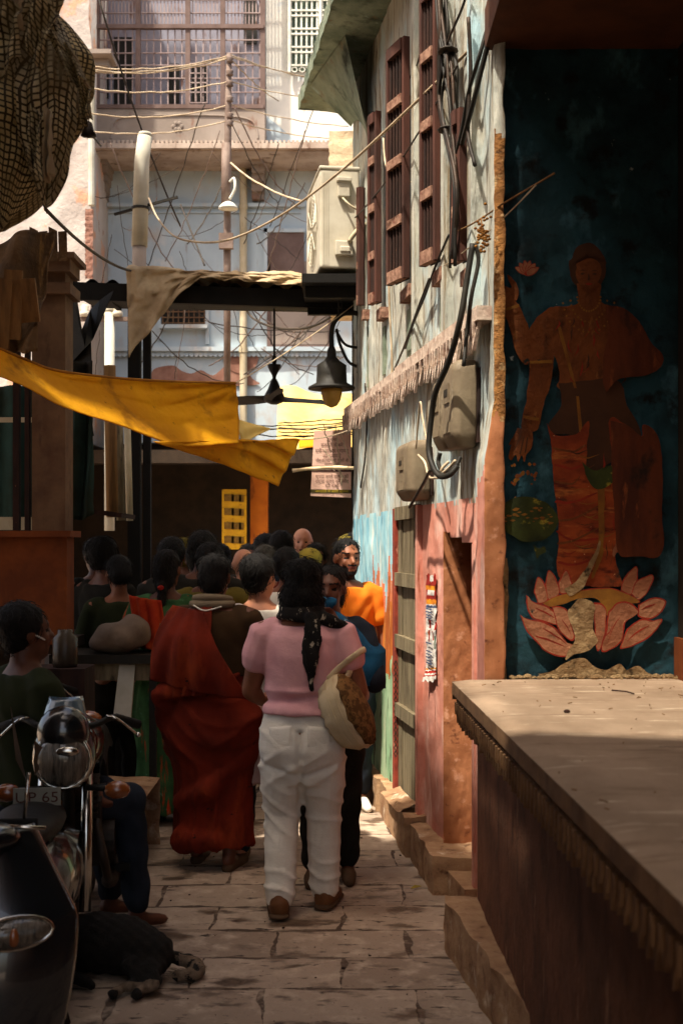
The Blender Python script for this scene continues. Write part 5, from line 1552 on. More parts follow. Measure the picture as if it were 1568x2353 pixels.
# dark wires in front of the left and the blue house
for p, q, s, r in ((V(228, 0, 10), V(415, 520, 11), .1, .008), (V(415, 470, 11), V(470, 610, 10.4), .0, .008), (V(105, 480, 6), V(300, 622, 8.9), .05, .010), (V(0, 220, 5.6), V(110, 490, 6.0), .02, .006), (V(110, 130, 4.7), V(232, 335, 7.0), .03, .006)):
    wire(p, q, s, r, 'dark wire slanting down past the net bundle', M_wire, 'dark wires slanting past the net bundle')
ang = [(540, 250, 690, 480), (520, 250, 640, 470), (470, 240, 330, 640), (505, 300, 380, 600), (640, 330, 560, 560), (735, 210, 620, 520), (255, 330, 420, 640), (590, 560, 700, 420), (430, 560, 520, 400), (700, 300, 610, 640),
       (480, 740, 780, 760), (470, 735, 700, 745), (560, 690, 690, 780), (570, 700, 720, 860), (430, 640, 300, 860), (760, 680, 560, 860), (800, 700, 640, 900), (350, 760, 560, 880), (620, 700, 480, 840), (690, 760, 590, 900), (740, 690, 690, 790), (600, 800, 790, 820), (560, 860, 780, 700)]
for i in range(26):
    x0, y0 = 225 + 560 * rnd.random(), 340 + 480 * rnd.random()
    ang.append((x0, y0, min(800, max(215, x0 + rnd.uniform(-260, 260))), y0 + rnd.uniform(40, 260)))
for i, (x0, y0, x1, y1) in enumerate(ang):
    wire(V(x0, y0, 13.6), V(x1, y1, 15.2), .18 * rnd.random(), .004 + .004 * rnd.random() * (i < 23), 'thin tangled wire crossing in front of the blue house', M_wire if i % 3 else M_rust_pole, 'tangled wires in front of the blue house', wob=.01)
b = MB(); b.tube(curve([V(555, 690, 12), V(580, 730, 12), V(630, 752, 11.6), V(690, 755, 11), V(740, 740, 10.6), V(790, 705, 10.2)]), .012, 6)
tag(b.build('drooping_cable', M_wire, None, True), 'dark drooping cable loop under the canopy behind the fan rod', 'cable')
b = MB()
for i in range(7):
    b.tube(sag(V(640 - 60 * (i % 2), 972 + i * 5, 9.6), V(812, 962 + i * 6, 9.1), .015 * (i % 3), 10, .006), .005, 5)
tag(b.build('cable_bunch', M_wire, None, True), 'loose bunch of thin wires running level above the notice board', 'wires')
for x0, y0, x1, y1 in ((770, 975, 785, 1115), (742, 975, 760, 1040), (742, 1030, 800, 1110), (776, 985, 806, 1064)):
    wire(V(x0, y0, 8.85), V(x1, y1, 8.85), .0, .004, 'thin white cord dangling in front of the notice board', M_wire_pale, 'white cords in front of the notice board', wob=.006, name='cord')

# cable bundle down the old house wall (strands strapped together: one thing)
cb = thing('cable_bundle', 'thick bundle of black cables strapped down the old house wall near the alcove', 'cables', W(5.5, 4, .05))
strands = []
for i in range(9):
    o = .05 + .05 * rnd.random()
    x = [1046 + rnd.uniform(-6, 6), 1052 + rnd.uniform(-10, 10), 1062 + rnd.uniform(-14, 14), 1070 + rnd.uniform(-16, 16), 1086 + rnd.uniform(-18, 12), 1090 + rnd.uniform(-16, 10)]
    ys = [-40, 60, 150, 250, 420, 560 + 60 * rnd.random()]
    strands.append([W(WL(a), V(0, y, WL(a)).z, o) for a, y in zip(x, ys)])
for i, s_ in enumerate(strands):
    b = MB(); b.tube(curve(s_, 6), .006 + .005 * rnd.random(), 6); b.build('strand', M_black if i % 4 else M_iron, cb, True)
for y in (120, 300):
    b = MB(); p = W(WL(1064), V(0, y, WL(1064)).z, .075); b.ell(p, (.05, .06, .012), 10, 6); b.build('strap', M_wire, cb, True)
rope = thing('twisted_cable', 'heavy cable sweeping down from the cable bundle and under the meter boxes', 'cable', W(5.6, 2.5, .1))
b = MB(); b.tube(curve([V(1085, 560, 5.2), V(1072, 640, 5.2), V(1055, 740, 5.2), V(1030, 830, 5.3), V(1000, 900, 5.4), V(990, 960, 5.45), V(984, 1030, 5.45), V(994, 1072, 5.4), V(1010, 1094, 5.35), V(1032, 1090, 5.3), V(1050, 1070, 5.3)]), .013, 8); b.build('cable', M_black, rope, True)
b = MB(); b.tube(curve([V(1090, 560, 5.2), V(1098, 600, 5.2), V(1082, 680, 5.2), V(1072, 760, 5.25), V(1064, 840, 5.2)]), .009, 6); b.build('cable', M_black, rope, True)
b = MB(); b.tube(curve([V(1018, 1090, 5.35), V(990, 1080, 5.5), V(975, 1105, 5.8), V(955, 1140, 6.1), V(940, 1165, 6.3)]), .008, 6); b.build('cable', M_black, rope, True)
for pts, m, r, lb in (([(955, 1030, 6.2), (962, 940, 6.1), (966, 925, 6.05), (970, 960, 6.0), (985, 1040, 5.8)], M_wire_pale, .005, 'thin pale lead looped over a nail above the low meter box'),
                      ([(960, 1045, 6.15), (975, 1062, 6.0), (985, 1095, 5.9), (1005, 1098, 5.7)], M_wire_pale, .006, 'pale lead curling beside the low meter box'),
                      ([(1030, 1060, 5.5), (1015, 1075, 5.5), (1010, 1090, 5.5), (1030, 1075, 5.45), (1045, 1058, 5.4)], M_wire_pale, .007, 'pale lead loop under the large meter box'),
                      ([(1010, 1040, 5.6), (1006, 1065, 5.6), (1020, 1084, 5.5), (1044, 1074, 5.4), (1056, 1050, 5.4)], M_black, .01, 'black lead loop hanging from the large meter box'),
                      ([(930, 800, 6.9), (950, 740, 6.5), (975, 680, 6.3), (1000, 610, 6.0), (1030, 540, 5.7)], M_black, .006, 'black lead climbing from the valance to the shutters'),
                      ([(905, 850, 7.2), (930, 790, 6.8), (955, 720, 6.5), (985, 640, 6.2)], M_wire, .006, 'dark lead climbing beside the black lead over the valance'),
                      ([(890, 560, 7.3), (894, 700, 7.3), (900, 840, 7.3), (896, 870, 7.3)], M_wire_pale, .007, 'pale flex hanging straight down the wall below the shutters'),
                      ([(838, 880, 8.3), (842, 960, 8.3), (838, 1050, 8.3), (828, 1120, 8.5)], M_iron, .006, 'dark crooked lead down the far end of the pale wall'),
                      ([(1128, 30, 5.2), (1100, 130, 5.2), (1076, 210, 5.3), (1060, 300, 5.4), (1040, 380, 5.5)], M_black, .009, 'black cable slanting from the alcove corner into the bundle'),
                      ([(1150, -20, 5.0), (1120, 100, 5.1), (1085, 240, 5.2), (1060, 330, 5.4)], M_black, .011, 'thicker black cable slanting from the alcove corner into the bundle'),
                      ([(1075, 40, 5.3), (1080, 160, 5.3), (1074, 300, 5.3), (1090, 380, 5.2)], M_iron, .009, 'brown cable hanging straight beside the cable bundle'),
                      ([(1010, 150, 5.9), (1030, 90, 5.6), (1060, 20, 5.4), (1075, -30, 5.3)], M_iron, .006, 'thin cable slanting up to the cable bundle at the top'),
                      ([(985, 0, 6.2), (975, 60, 6.3), (960, 140, 6.5), (940, 180, 6.8)], M_black, .005, 'thin dark cable from the sunshade to the second shutter'),
                      ([(1000, -10, 6.1), (985, 110, 6.3), (970, 200, 6.5), (958, 236, 6.6)], M_black, .004, 'thin dark cable curling beside the white wall strip')):
    b = MB(); b.tube(curve([V(*p) for p in pts], 8), r, 6)
    tag(b.build('lead', m, None, True), lb, 'cable')
# dry garland at the wall corner
b = MB()
for i in range(60):
    p = V(1108 + rnd.gauss(0, 9), 540 + rnd.gauss(0, 22), 5.0)
    b.ell(p, (.008, .006, .006), 5, 4)
b.tube([V(1104, 500, 5.0), V(1110, 560, 5.0)], .003, 5)
tag(b.build('dry_garland', M_gold, None, True), 'shrivelled orange flower garland stuck on the wall corner', 'garland')
# twig and pebble on the platform
b = MB(); b.tube([(1.02, 4.62, 1.105), (1.06, 4.55, 1.108), (1.075, 4.5, 1.106)], .003, 5); tag(b.build('twig', M_wood_dark, None), 'tiny dark twig lying on the stone platform', 'twig')
b = MB(); b.ell((.74, 4.02, 1.106), (.011, .009, .007), 8, 6); tag(b.build('pebble', M_wood_dark, None, True), 'small dark pebble lying on the stone platform', 'pebble')
b = MB(); b.poly([(.33, 5.84, .012), (.35, 5.87, .02), (.385, 5.885, .012), (.36, 5.85, .014)], .003, (0, 0, 1)); tag(b.build('dry_leaf', M_mustard, None), 'yellowish dry leaf on the paving by the plinth', 'leaf')

# ================================================================== VEHICLES
def wheel(name, parent, cy, r, rim_spokes=True):
    b = MB()
    n = 30
    rs = []
    for i in range(n + 1):
        a = 2 * math.pi * i / n
        c0 = Vector((0, cy + r * .86 * math.cos(a), r + r * .86 * math.sin(a)))
        d = Vector((0, math.cos(a), math.sin(a)))
        rs.append([c0 + d * (r * .14) * math.cos(t) + Vector((1, 0, 0)) * .045 * math.sin(t) for t in [k * math.pi / 4 for k in range(8)]])
    b.rings(rs, False)
    w_ = b.build(name, M_rubber, parent, True, world=False)
    b = MB()
    for sx in (-.028, .028):
        b.tube([(sx, cy + r * .74 * math.cos(i * .21), r + r * .74 * math.sin(i * .21)) for i in range(31)], .01, 6, cap=False)
    for k in range(10):
        a = k * math.pi / 5
        b.tube([(0, cy, r), (0, cy + r * .74 * math.cos(a), r + r * .74 * math.sin(a))], .008, 5)
    b.tube([(-.06, cy, r), (.06, cy, r)], .035, 12)
    b.build('rim', M_iron, w_, True, world=False)

def motorcycle(loc, rz, label, plate):
    t = thing('parked_motorcycle', label, 'motorcycle', loc, 'motorcycles parked at the left of the lane', rz)
    P = lambda m, name, mat, s=True, par=t: m.build(name, mat, par, s, world=False)
    wheel('front_wheel', t, 0, .3); wheel('rear_wheel', t, 1.28, .3)
    b = MB()
    for sx in (-.085, .085):
        b.tube([(sx, 0, .3), (sx * .95, .26, .92)], .022, 10)
    P(b, 'front_fork', M_chrome)
    b = MB(); b.grid(lambda u, v: ((v - .5) * .13, -.33 * math.cos(R(20 + 125 * u)), .3 + .33 * math.sin(R(20 + 125 * u)) - .02 * abs(v - .5) * 4), 16, 6); P(b, 'front_mudguard', M_gloss)
    # headlamp cowl and lens
    b = MB(); b.ell((0, .14, .86), (.12, .12, .14), 18, 12); b.ell((0, .1, .95), (.1, .09, .1), 16, 10); P(b, 'headlight_cowl', M_gloss)
    b = MB(); b.ell((0, .055, .85), (.098, .055, .1), 18, 12); hl = P(b, 'headlight', M_lens)
    b = MB(); b.tube([(.102 * math.cos(i * .35), .06, .85 + .105 * math.sin(i * .35)) for i in range(19)], .008, 6, cap=False); P(b, 'bezel', M_chrome, True, hl)
    b = MB(); b.ell((.02, .01, .89), (.045, .012, .02), 10, 6); P(b, 'lamp_reflector', M_chrome, True, hl)
    # fly screen
    b = MB(); b.grid(lambda u, v: ((u - .5) * .19 * (1 - .35 * v), .08 + .1 * v + .16 * (u - .5) ** 2, .94 + .13 * v), 10, 8); vs = b.build('visor', M('visor_blue_reflection', C(70, 92, 104), C(50, 70, 84), rough=.12, spec=.8, coat=.8), t, True, world=False, solid=.004)  # blue reflection put into the visor's base colour
    b = MB(); b.poly([(-.1, .05, .93), (-.045, .03, .88), (-.1, .04, .8)], .008); P(b, 'chrome_badge', M_chrome, False)
    b = MB(); b.poly([(-.19, .07, 1.06), (-.13, .05, .78), (-.17, .06, .86)], .006); P(b, 'cowl_trim', M_chrome, False)
    b = MB(); b.poly([(.16, .07, .96), (.13, .05, .78), (.15, .06, .86)], .006); P(b, 'cowl_trim', M_iron, False)
    # plate
    b = MB(); b.box((-.17, -.02, .70), (.0, -.012, .765)); text_mesh(b, plate, .055, (-.085, -.021, .713), (1, 0, 0), (0, 0, 1), 1, .15, push=.002); P(b, 'number_plate', [M_plate, M_sign_dark], False)
    for sx in (-.2, .2):
        b = MB(); b.ell((sx, .06, .735), (.05, .035, .035), 12, 8); i_ = P(b, 'indicator', M_amber)
        b = MB(); b.tube([(sx * .4, .1, .74), (sx, .08, .735)], .012, 8); P(b, 'indicator_stalk', M_black, True, i_)
    # bars, levers, mirrors
    b = MB(); b.tube(curve([(-.26, .42, .93), (-.18, .34, .97), (-.1, .26, .95), (0, .25, .94), (.1, .26, .95), (.18, .34, .97), (.26, .42, .93)]), .013, 8); hb = P(b, 'handlebar', M_black)
    for sx in (-1, 1):
        b = MB(); b.tube([(sx * .18, .35, .965), (sx * .27, .43, .925)], .019, 10); P(b, 'grip', M_rubber, True, hb)
        b = MB(); b.tube(curve([(sx * .15, .3, .98), (sx * .19, .28, .97), (sx * .265, .34, .9)]), .006, 6); b.ell((sx * .27, .345, .897), (.011, .011, .011), 8, 6); P(b, 'brake_lever', M_chrome, True, hb)
    b = MB(); b.ell((0, .55, .84), (.13, .27, .12), 18, 12); b.ell((0, .4, .86), (.11, .12, .1), 14, 10); P(b, 'fuel_tank', M_gloss)
    b = MB(); b.grid(lambda u, v: ((v - .5) * .25, .74 + .66 * u, .83 + .03 * math.sin(u * 5) + .02 * u - .12 * (abs(v - .5) * 2) ** 4), 20, 10); P(b, 'seat', M_seat)
    b = MB(); b.box((-.12, .42, .36), (.12, .82, .62)); b.tube([(0, .5, .58), (0, .38, .74)], .09, 14); b.tube([(-.17, .6, .42), (.17, .6, .42)], .1, 14); P(b, 'engine', M_iron, False)
    b = MB()
    for k in range(6):
        z = .58 + k * .024
        b.box((-.11, .36 + .0 * k, z), (.11, .56, z + .008))
    P(b, 'cooling_fins', M_iron, False)
    b = MB(); b.tube([(0, .28, .9), (0, .36, .5), (0, .9, .38), (0, 1.28, .32)], .024, 8); b.tube([(0, .3, .85), (0, .9, .74), (0, 1.4, .8)], .022, 8)
    for sx in (-.09, .09):
        b.tube([(sx, .85, .38), (sx, 1.28, .3)], .018, 8); b.tube([(sx * 1.1, 1.28, .32), (sx, 1.12, .76)], .02, 8)
    P(b, 'frame', M_black)
    b = MB(); b.tube(curve([(.1, .4, .55), (.14, .32, .4), (.15, .5, .28), (.16, .9, .27), (.17, 1.5, .36)]), [.018] * 12 + [.034] * 13, 10); P(b, 'exhaust', M_iron)
    for sx in (-.2, .2):
        b = MB(); b.bar((sx * .5, .62, .3), (sx * 1.15, .62, .3), .03); P(b, 'foot_peg', M_rubber, False)
    b = MB(); b.ell((0, 1.5, .8), (.07, .04, .045), 12, 8); P(b, 'tail_light', M_amber)
    b = MB(); b.bar((-.1, .75, .3), (-.24, .8, .01), .022); P(b, 'side_stand', M_iron, False)
    b = MB(); b.grid(lambda u, v: ((v - .5) * .16, 1.28 + .34 * math.cos(R(150 - 140 * u)), .3 + .35 * math.sin(R(150 - 140 * u))), 16, 5); P(b, 'rear_mudguard', M_gloss)
    return t
motorcycle((-1.03, 4.5, 0), R(8), 'black motorcycle facing the camera with headlight, visor tinted with a blue reflection and plate', 'UP 65')
motorcycle((-1.48, 5.6, 0), R(14), 'dark motorcycle parked behind the nearer one, by the pale step', 'UP 65')

def scooter(loc, rz):
    # low step-through scooter, seen from the front
    t = thing('black_scooter', 'glossy black scooter cut off by the lower left corner, chrome edged apron', 'scooter', loc, None, rz)
    P = lambda m, name, mat, s=True, par=t: m.build(name, mat, par, s, world=False)
    wheel('front_wheel', t, -.1, .22); wheel('rear_wheel', t, 1.12, .22)
    # apron: broad curved leg shield
    def ap(u, v):
        a = (u - .5) * 2
        z = .2 + .62 * v
        w_ = (.24 + .05 * math.sin(v * math.pi * .9)) * (1 - .42 * max(0, v - .6) / .4)
        return (w_ * math.sin(a * 1.25) / math.sin(1.25), .14 + .1 * v - .2 * math.cos(a * 1.25) * (1 - .25 * v) - .05 * math.sin(v * 3.1) + .1, z)
    b = MB(); b.grid(ap, 40, 34); asm = b.build('apron', M_gloss, t, True, world=False, solid=.008)
    for u in (0.0, 1.0):
        b = MB(); b.tube([Vector(ap(u, v / 24)) for v in range(3, 25)], .0065, 6); P(b, 'chrome_edge', M_chrome, True, asm)
    b = MB(); b.ell((.15, -.0, .585), (.105, .05, .042), 18, 10, Matrix.Rotation(R(24), 3, 'Z')); i_ = P(b, 'indicator_lens', M_lens)
    b = MB(); b.ell((.155, -.035, .582), (.018, .022, .028), 10, 8); P(b, 'amber_bulb', M_amber, True, i_)
    b = MB(); b.tube([Vector((.15 + .108 * math.cos(i * .35) * math.cos(R(24)), -.012 + .108 * math.cos(i * .35) * math.sin(R(24)), .585 + .045 * math.sin(i * .35))) for i in range(19)], .006, 6, cap=False); P(b, 'lens_rim', M_chrome, True, i_)
    b = MB(); b.ell((-.15, .0, .585), (.105, .05, .042), 18, 10, Matrix.Rotation(R(-24), 3, 'Z')); P(b, 'indicator_lens', M_lens)
    b = MB(); b.grid(lambda u, v: ((v - .5) * .17, -.1 - .25 * math.cos(R(15 + 140 * u)), .22 + .25 * math.sin(R(15 + 140 * u)) - .05 * abs(v - .5)), 18, 8); P(b, 'front_mudguard', M_gloss)
    b = MB(); b.ell((0, .2, .8), (.13, .1, .05), 20, 12); hd = P(b, 'handlebar_cowl', M_gloss)
    b = MB(); b.ell((0, .11, .8), (.08, .03, .035), 18, 10); P(b, 'headlight', M_lens, True, hd)
    b = MB(); b.tube([(-.33, .3, .82), (.16, .3, .82)], .013, 10); hb = P(b, 'handlebar', M_rubber)
    for sx in (-1, 1):
        b = MB(); b.tube([(sx * .04, .22, .83), (sx * .2, .2, .825)], .006, 6); P(b, 'brake_lever', M_chrome, True, hb)
    b = MB(); b.tube([(.12, .3, .83), (.135, .3, .97)], .005, 6); P(b, 'mirror_stem', M_chrome, True, hb)
    b = MB(); b.box((-.17, .2, .24), (.17, .62, .29)); P(b, 'floorboard', M_rubber, False)
    b = MB(); b.ell((0, 1.0, .46), (.19, .5, .2), 20, 12); P(b, 'rear_body', M_gloss)
    b = MB(); b.ell((0, 1.0, .66), (.13, .34, .06), 20, 10); P(b, 'seat', M_seat)
    b = MB(); b.ell((0, 1.5, .6), (.1, .04, .06), 14, 8); P(b, 'tail_light', M_amber)
    b = MB(); b.bar((-.12, .8, .2), (-.16, .85, 0.0), .025); b.bar((.12, .8, .2), (.16, .85, .0), .025); P(b, 'stand', M_iron, False)
    return t
scooter((-1.05, 3.36, 0), R(4))

# ================================================================== DOG
dg_ = thing('sleeping_dog', 'black dog asleep on the paving beside the scooter, pale paws and tail', 'dog', (-.83, 4.68, 0))
dg_.scale = (.8, .8, .8)
b = MB()
b.limb([(-.32, .1, .13), (-.15, .06, .15), (.02, .02, .145), (.14, -.02, .12)], [.12, .145, .14, .105], 16)   # trunk, chest to rump
b.limb([(-.32, .1, .14), (-.45, .05, .12)], [.09, .075], 12)                                                   # neck
b.ell((-.55, -.02, .09), (.085, .07, .07)); b.limb([(-.58, -.06, .07), (-.63, -.14, .05)], [.04, .028], 10)     # head and muzzle
b.ell((-.52, .05, .14), (.025, .012, .05)); b.ell((-.6, .04, .13), (.025, .012, .045))
b.limb([(.13, -.03, .1), (.06, -.14, .09), (.12, -.2, .05)], [.075, .055, .035], 12)                            # hind thigh, hock
b.limb([(.12, -.2, .045), (.03, -.25, .035), (.0, -.3, .03)], [.032, .024, .026], 10)
b.limb([(.16, -.04, .09), (.15, -.16, .08), (.18, -.22, .05)], [.07, .05, .033], 12)
b.limb([(.18, -.22, .045), (.12, -.27, .035), (.11, -.315, .03)], [.03, .024, .026], 10)
b.limb([(-.3, .0, .1), (-.24, -.12, .05), (-.12, -.2, .035)], [.06, .035, .026], 10)
tail = curve([(.2, .03, .09), (.29, .05, .06), (.35, 0, .04), (.33, -.07, .035), (.26, -.08, .035)], 5)
b.limb(tail, [.026 + .014 * math.sin(i / (len(tail) - 1) * 3.1) for i in range(len(tail))], 10)
def dogpaint(c):
    if c.x > -.06 and c.y < -.235 and c.z < .08 and c.y > -.3: return 1
    if c.x > .255 and c.y < .04 and nz(c.x, c.y, c.z, 30) > -.15: return 1
    return 0
fuse(b, 'body', [M_fur, M_fur_white], dg_, .011, 3, False, lambda co, no: .004 * np.sin(co[:, 0] * 90 + co[:, 1] * 37) * np.sin(co[:, 2] * 80 + co[:, 1] * 60), dogpaint)
b = MB()
for i in range(340):
    k = rnd.randrange(len(tail)); p = tail[k]
    d = Vector((rnd.gauss(0, 1), rnd.gauss(0, 1), abs(rnd.gauss(0, .6)))).normalized()
    nxt = (tail[min(k + 1, len(tail) - 1)] - tail[max(k - 1, 0)]).normalized()
    q = p + d * .02
    b.tube([q, q + d * .014 + nxt * .02, q + d * .018 + nxt * .045], [.0016, .0012, .0004], 3)
b.build('tail_hair', M_fur_white, dg_, world=False)
# ================================================================== PEOPLE
def hand(b, wrist, d, side, palm_n, curl=.5, k=1.0):
    """palm, four bent fingers and a thumb that leaves the side of the palm"""
    w0 = Vector(wrist); d = Vector(d).normalized(); pn = Vector(palm_n); pn = (pn - d * pn.dot(d)).normalized(); sd_ = d.cross(pn) * side
    b.limb([w0, w0 + d * .045 * k, w0 + d * .08 * k], [.026 * k, .034 * k, .033 * k], 10)
    for i, ln in enumerate((.07, .08, .075, .058)):
        o = w0 + d * .085 * k + sd_ * (.03 - .02 * i) * k
        e = o + d * ln * .45 * k + pn * .01 * k
        e2 = e + (d * (1 - curl) + pn * curl).normalized() * ln * .35 * k
        e3 = e2 + (d * (1 - 1.4 * curl) + pn * 1.4 * curl).normalized() * ln * .25 * k
        b.limb([o, e, e2, e3], [.0095 * k, .009 * k, .0085 * k, .0075 * k], 7)
    o = w0 + d * .03 * k + sd_ * .03 * k
    b.limb([o, o + (d * .7 + sd_ * .8).normalized() * .035 * k, o + (d * 1.2 + sd_ * .7 + pn * .5).normalized() * .068 * k], [.0125 * k, .011 * k, .008 * k], 7)

class Fig:
    """standing figure; local +Y is the way it faces, x to its right; heights scale with h"""
    def __init__(s, name_label, cat_loc, h, face, broad=1.0, skin=None, group=None, voxel=.016, legs=True):
        s.k = h / 1.62; s.br = broad; s.vox = voxel
        s.t = thing('person', name_label, 'person', cat_loc, group, face)
        s.skin = skin or M_skin
        s.body = MB()
        s.legs = legs
    def p(s, x, y, z):
        return Vector((x * s.br * s.k, y * s.k, z * s.k))
    def head(s, turn=0.0, tilt=0.0, fw=.0, ears=True):
        k = s.k; b = s.body
        r = Matrix.Rotation(turn, 3, 'Z') @ Matrix.Rotation(tilt, 3, 'X')
        c = Vector((0, .01 + fw, 1.505)) * k
        s.hc, s.hr = c, r
        q = lambda x, y, z: c + r @ (Vector((x, y, z)) * k)
        s.hq = q
        b.ell(q(0, -.008, .028), (.074 * k, .092 * k, .088 * k), 18, 12, r)
        b.ell(q(0, .03, -.05), (.056 * k, .062 * k, .07 * k), 16, 10, r)
        b.ell(q(0, .068, -.09), (.03 * k, .026 * k, .024 * k), 10, 7, r)                                   # chin
        b.limb([q(0, .088, .012), q(0, .108, -.022)], [.010 * k, .0165 * k], 8)                             # nose
        b.ell(q(0, .086, -.055), (.024 * k, .014 * k, .013 * k), 10, 6, r)                                  # lips
        b.ell(q(0, .078, .034), (.052 * k, .018 * k, .013 * k), 12, 6, r)                                   # brow
        for sx in (-1, 1):
            b.ell(q(sx * .038, .066, -.025), (.022 * k, .02 * k, .024 * k), 10, 6, r)                      # cheek
            if ears:
                b.ell(q(sx * .077, -.008, -.005), (.011 * k, .021 * k, .034 * k), 8, 6, r)
        b.limb([Vector((0, -.012, 1.33)) * k, q(0, -.015, -.075)], [.056 * k, .05 * k], 14)
    def torso(s, b=None, inf=0.0, z0=.80, hip=.165, waist=.135, chest=.155, depth=.105, top=True):
        k = s.k; b = b or s.body
        prof = [(.74, hip * .95, depth * 1.05), (.82, hip, depth * 1.12), (.9, hip * .97, depth * 1.05), (1.0, waist, depth * .92), (1.1, waist * 1.05, depth * .98), (1.2, chest, depth * 1.05), (1.28, chest * 1.02, depth * .95), (1.335, chest * .8, depth * .74), (1.37, .075, .065)]
        rs = []
        for (z, rx, ry) in prof:
            if z < z0 - .05: continue
            z = max(z, z0)
            if not top and z > 1.36: continue
            rs.append([Vector(((rx * s.br + inf) * math.cos(a) * k, (ry + inf) * math.sin(a) * k - (.012 if z < .95 else 0) * k, z * k)) for a in [2 * math.pi * j / 28 for j in range(28)]])
        b.rings(rs)
    def arm(s, side, elbow, wrist, dirn=None, palm=(0, 1, 0), curl=.5, fat=1.0, hands=True, b=None, inf=0.0, upto=None):
        k = s.k; b = b or s.body
        sh = s.p(side * .165, -.005, 1.295)
        e = s.p(*elbow); w_ = s.p(*wrist)
        if upto is None:
            b.limb([sh, sh.lerp(e, .4), e], [.056 * k * fat + inf, .05 * k * fat + inf, .039 * k * fat + inf], 12)
            b.limb([e, e.lerp(w_, .35), w_], [.039 * k * fat + inf, .037 * k * fat + inf, .025 * k + inf], 12)
            if hands:
                d = Vector(dirn) if dirn else (w_ - e)
                hand(b, w_, d, side, palm, curl, k)
        else:
            b.limb([s.p(side * .12, 0, 1.31), sh, sh.lerp(e, upto)], [.05 * k + inf, .058 * k * fat + inf, .052 * k * fat + inf * 1.6], 12)
    def leg(s, side, knee, ankle, b=None, inf=0.0, foot=True, toe=(0, 1, 0), fat=1.0):
        k = s.k; b = b or s.body
        hp = s.p(side * .082, 0, .80)
        kn, an = s.p(*knee), s.p(*ankle)
        b.limb([hp, hp.lerp(kn, .5), kn], [.092 * k * fat + inf, .075 * k * fat + inf, .055 * k + inf], 14)
        b.limb([kn, kn.lerp(an, .35), an], [.055 * k + inf, .056 * k + inf, .036 * k + inf], 14)
        if foot:
            td = Vector(toe).normalized()
            b.limb([an + Vector((0, 0, -.02 * k)) - td * .03 * k, an + td * .07 * k + Vector((0, 0, -.045 * k)), an + td * .14 * k + Vector((0, 0, -.055 * k))], [.034 * k, .034 * k, .024 * k], 10)
    def finish(s, paint=None, mats=None):
        k = s.k
        q = s.hq; inv = s.hr.inverted(); c = s.hc
        def pf(cen):
            l = inv @ (Vector(cen) - c) / k
            if l.y > .05 and l.length < .2:
                for sx in (-1, 1):
                    if abs(l.x - sx * .031) < .013 and abs(l.z - .004) < .006: return 1
                    if abs(l.x - sx * .033) < .02 and abs(l.z - .032) < .005: return 1
                if abs(l.x) < .024 and abs(l.z + .055) < .008 and l.y > .07: return 2
            return paint(l) if paint else 0
        return fuse(s.body, 'body', mats or [s.skin, M_eye, M_lip], s.t, s.vox, 3, paint=pf)
    def part(s, b, name, mat, disp=None, vox=None, smooth=4):
        return fuse(b, name, mat, s.t, vox or s.vox, smooth, disp=disp)
    def hair(s, kind='short', mat=None):
        k = s.k; b = MB(); q = s.hq; r = s.hr; c = s.hc
        b.ell(q(0, -.018, .045), (.082 * k, .092 * k, .082 * k), 18, 12, r)
        b.ell(q(0, -.045, .0), (.077 * k, .07 * k, .09 * k), 16, 10, r)
        if kind == 'bun':
            b.ell(q(0, -.12, -.02), (.045 * k, .04 * k, .045 * k), 12, 8, r); b.ell(q(0, -.06, -.05), (.07 * k, .055 * k, .06 * k), 14, 8, r)
        if kind == 'bob':
            b.ell(q(0, -.05, -.05), (.092 * k, .07 * k, .11 * k), 18, 12, r); b.ell(q(-.055, -.02, -.06), (.045 * k, .06 * k, .1 * k)); b.ell(q(.055, -.02, -.06), (.045 * k, .06 * k, .1 * k)); b.ell(q(0, -.03, .06), (.09 * k, .085 * k, .08 * k))
        if kind == 'braid':
            b.ell(q(0, -.06, -.05), (.068 * k, .05 * k, .07 * k), 14, 8, r)
            for i in range(11):
                b.ell(q(.004 * math.sin(i * 3), -.1 - .01 * math.sin(i * .3), -.09 - .036 * i), ((.036 - .0015 * i) * k, .028 * k, .03 * k), 10, 6)
        if kind == 'full':
            b.ell(q(0, -.03, .035), (.092 * k, .1 * k, .096 * k), 18, 12, r)
        def hd(co, no):
            return .0022 * np.sin(co[:, 0] * 160 + co[:, 2] * 60) * np.sin(co[:, 2] * 110 + co[:, 1] * 140) + .0015 * np.sin(co[:, 0] * 300) * np.sin(co[:, 2] * 240)
        o = fuse(b, 'hair', mat or M_hair, s.t, min(.011, s.vox), 2, disp=hd)
        # loose strands lying over the mass of hair
        m = MB(); vs = o.data.vertices; n_ = 900 if s.vox < .01 else 260
        curl = .012 if kind == 'bob' else .005
        for i in range(n_):
            v = vs[rnd.randrange(len(vs))]; nn = v.normal.copy(); p = v.co.copy() + nn * .001
            d = Vector((rnd.gauss(0, .5), rnd.gauss(0, .5), -1.0)); d = d - nn * d.dot(nn)
            if d.length < .05: continue
            d.normalize(); sd3 = nn.cross(d); ln = .02 + .04 * rnd.random(); ph = rnd.random() * 6
            pts = [p + d * ln * t + nn * (.006 * math.sin(t * 3.1) + .004 * t * rnd.random()) + sd3 * curl * math.sin(ph + t * 5) for t in (0, .33, .66, 1)]
            m.tube(pts, [.0014, .0016, .0013, .0005], 3, cap=False)
        m.build('strands', mat or M_hair, o, True, world=False)
        return o

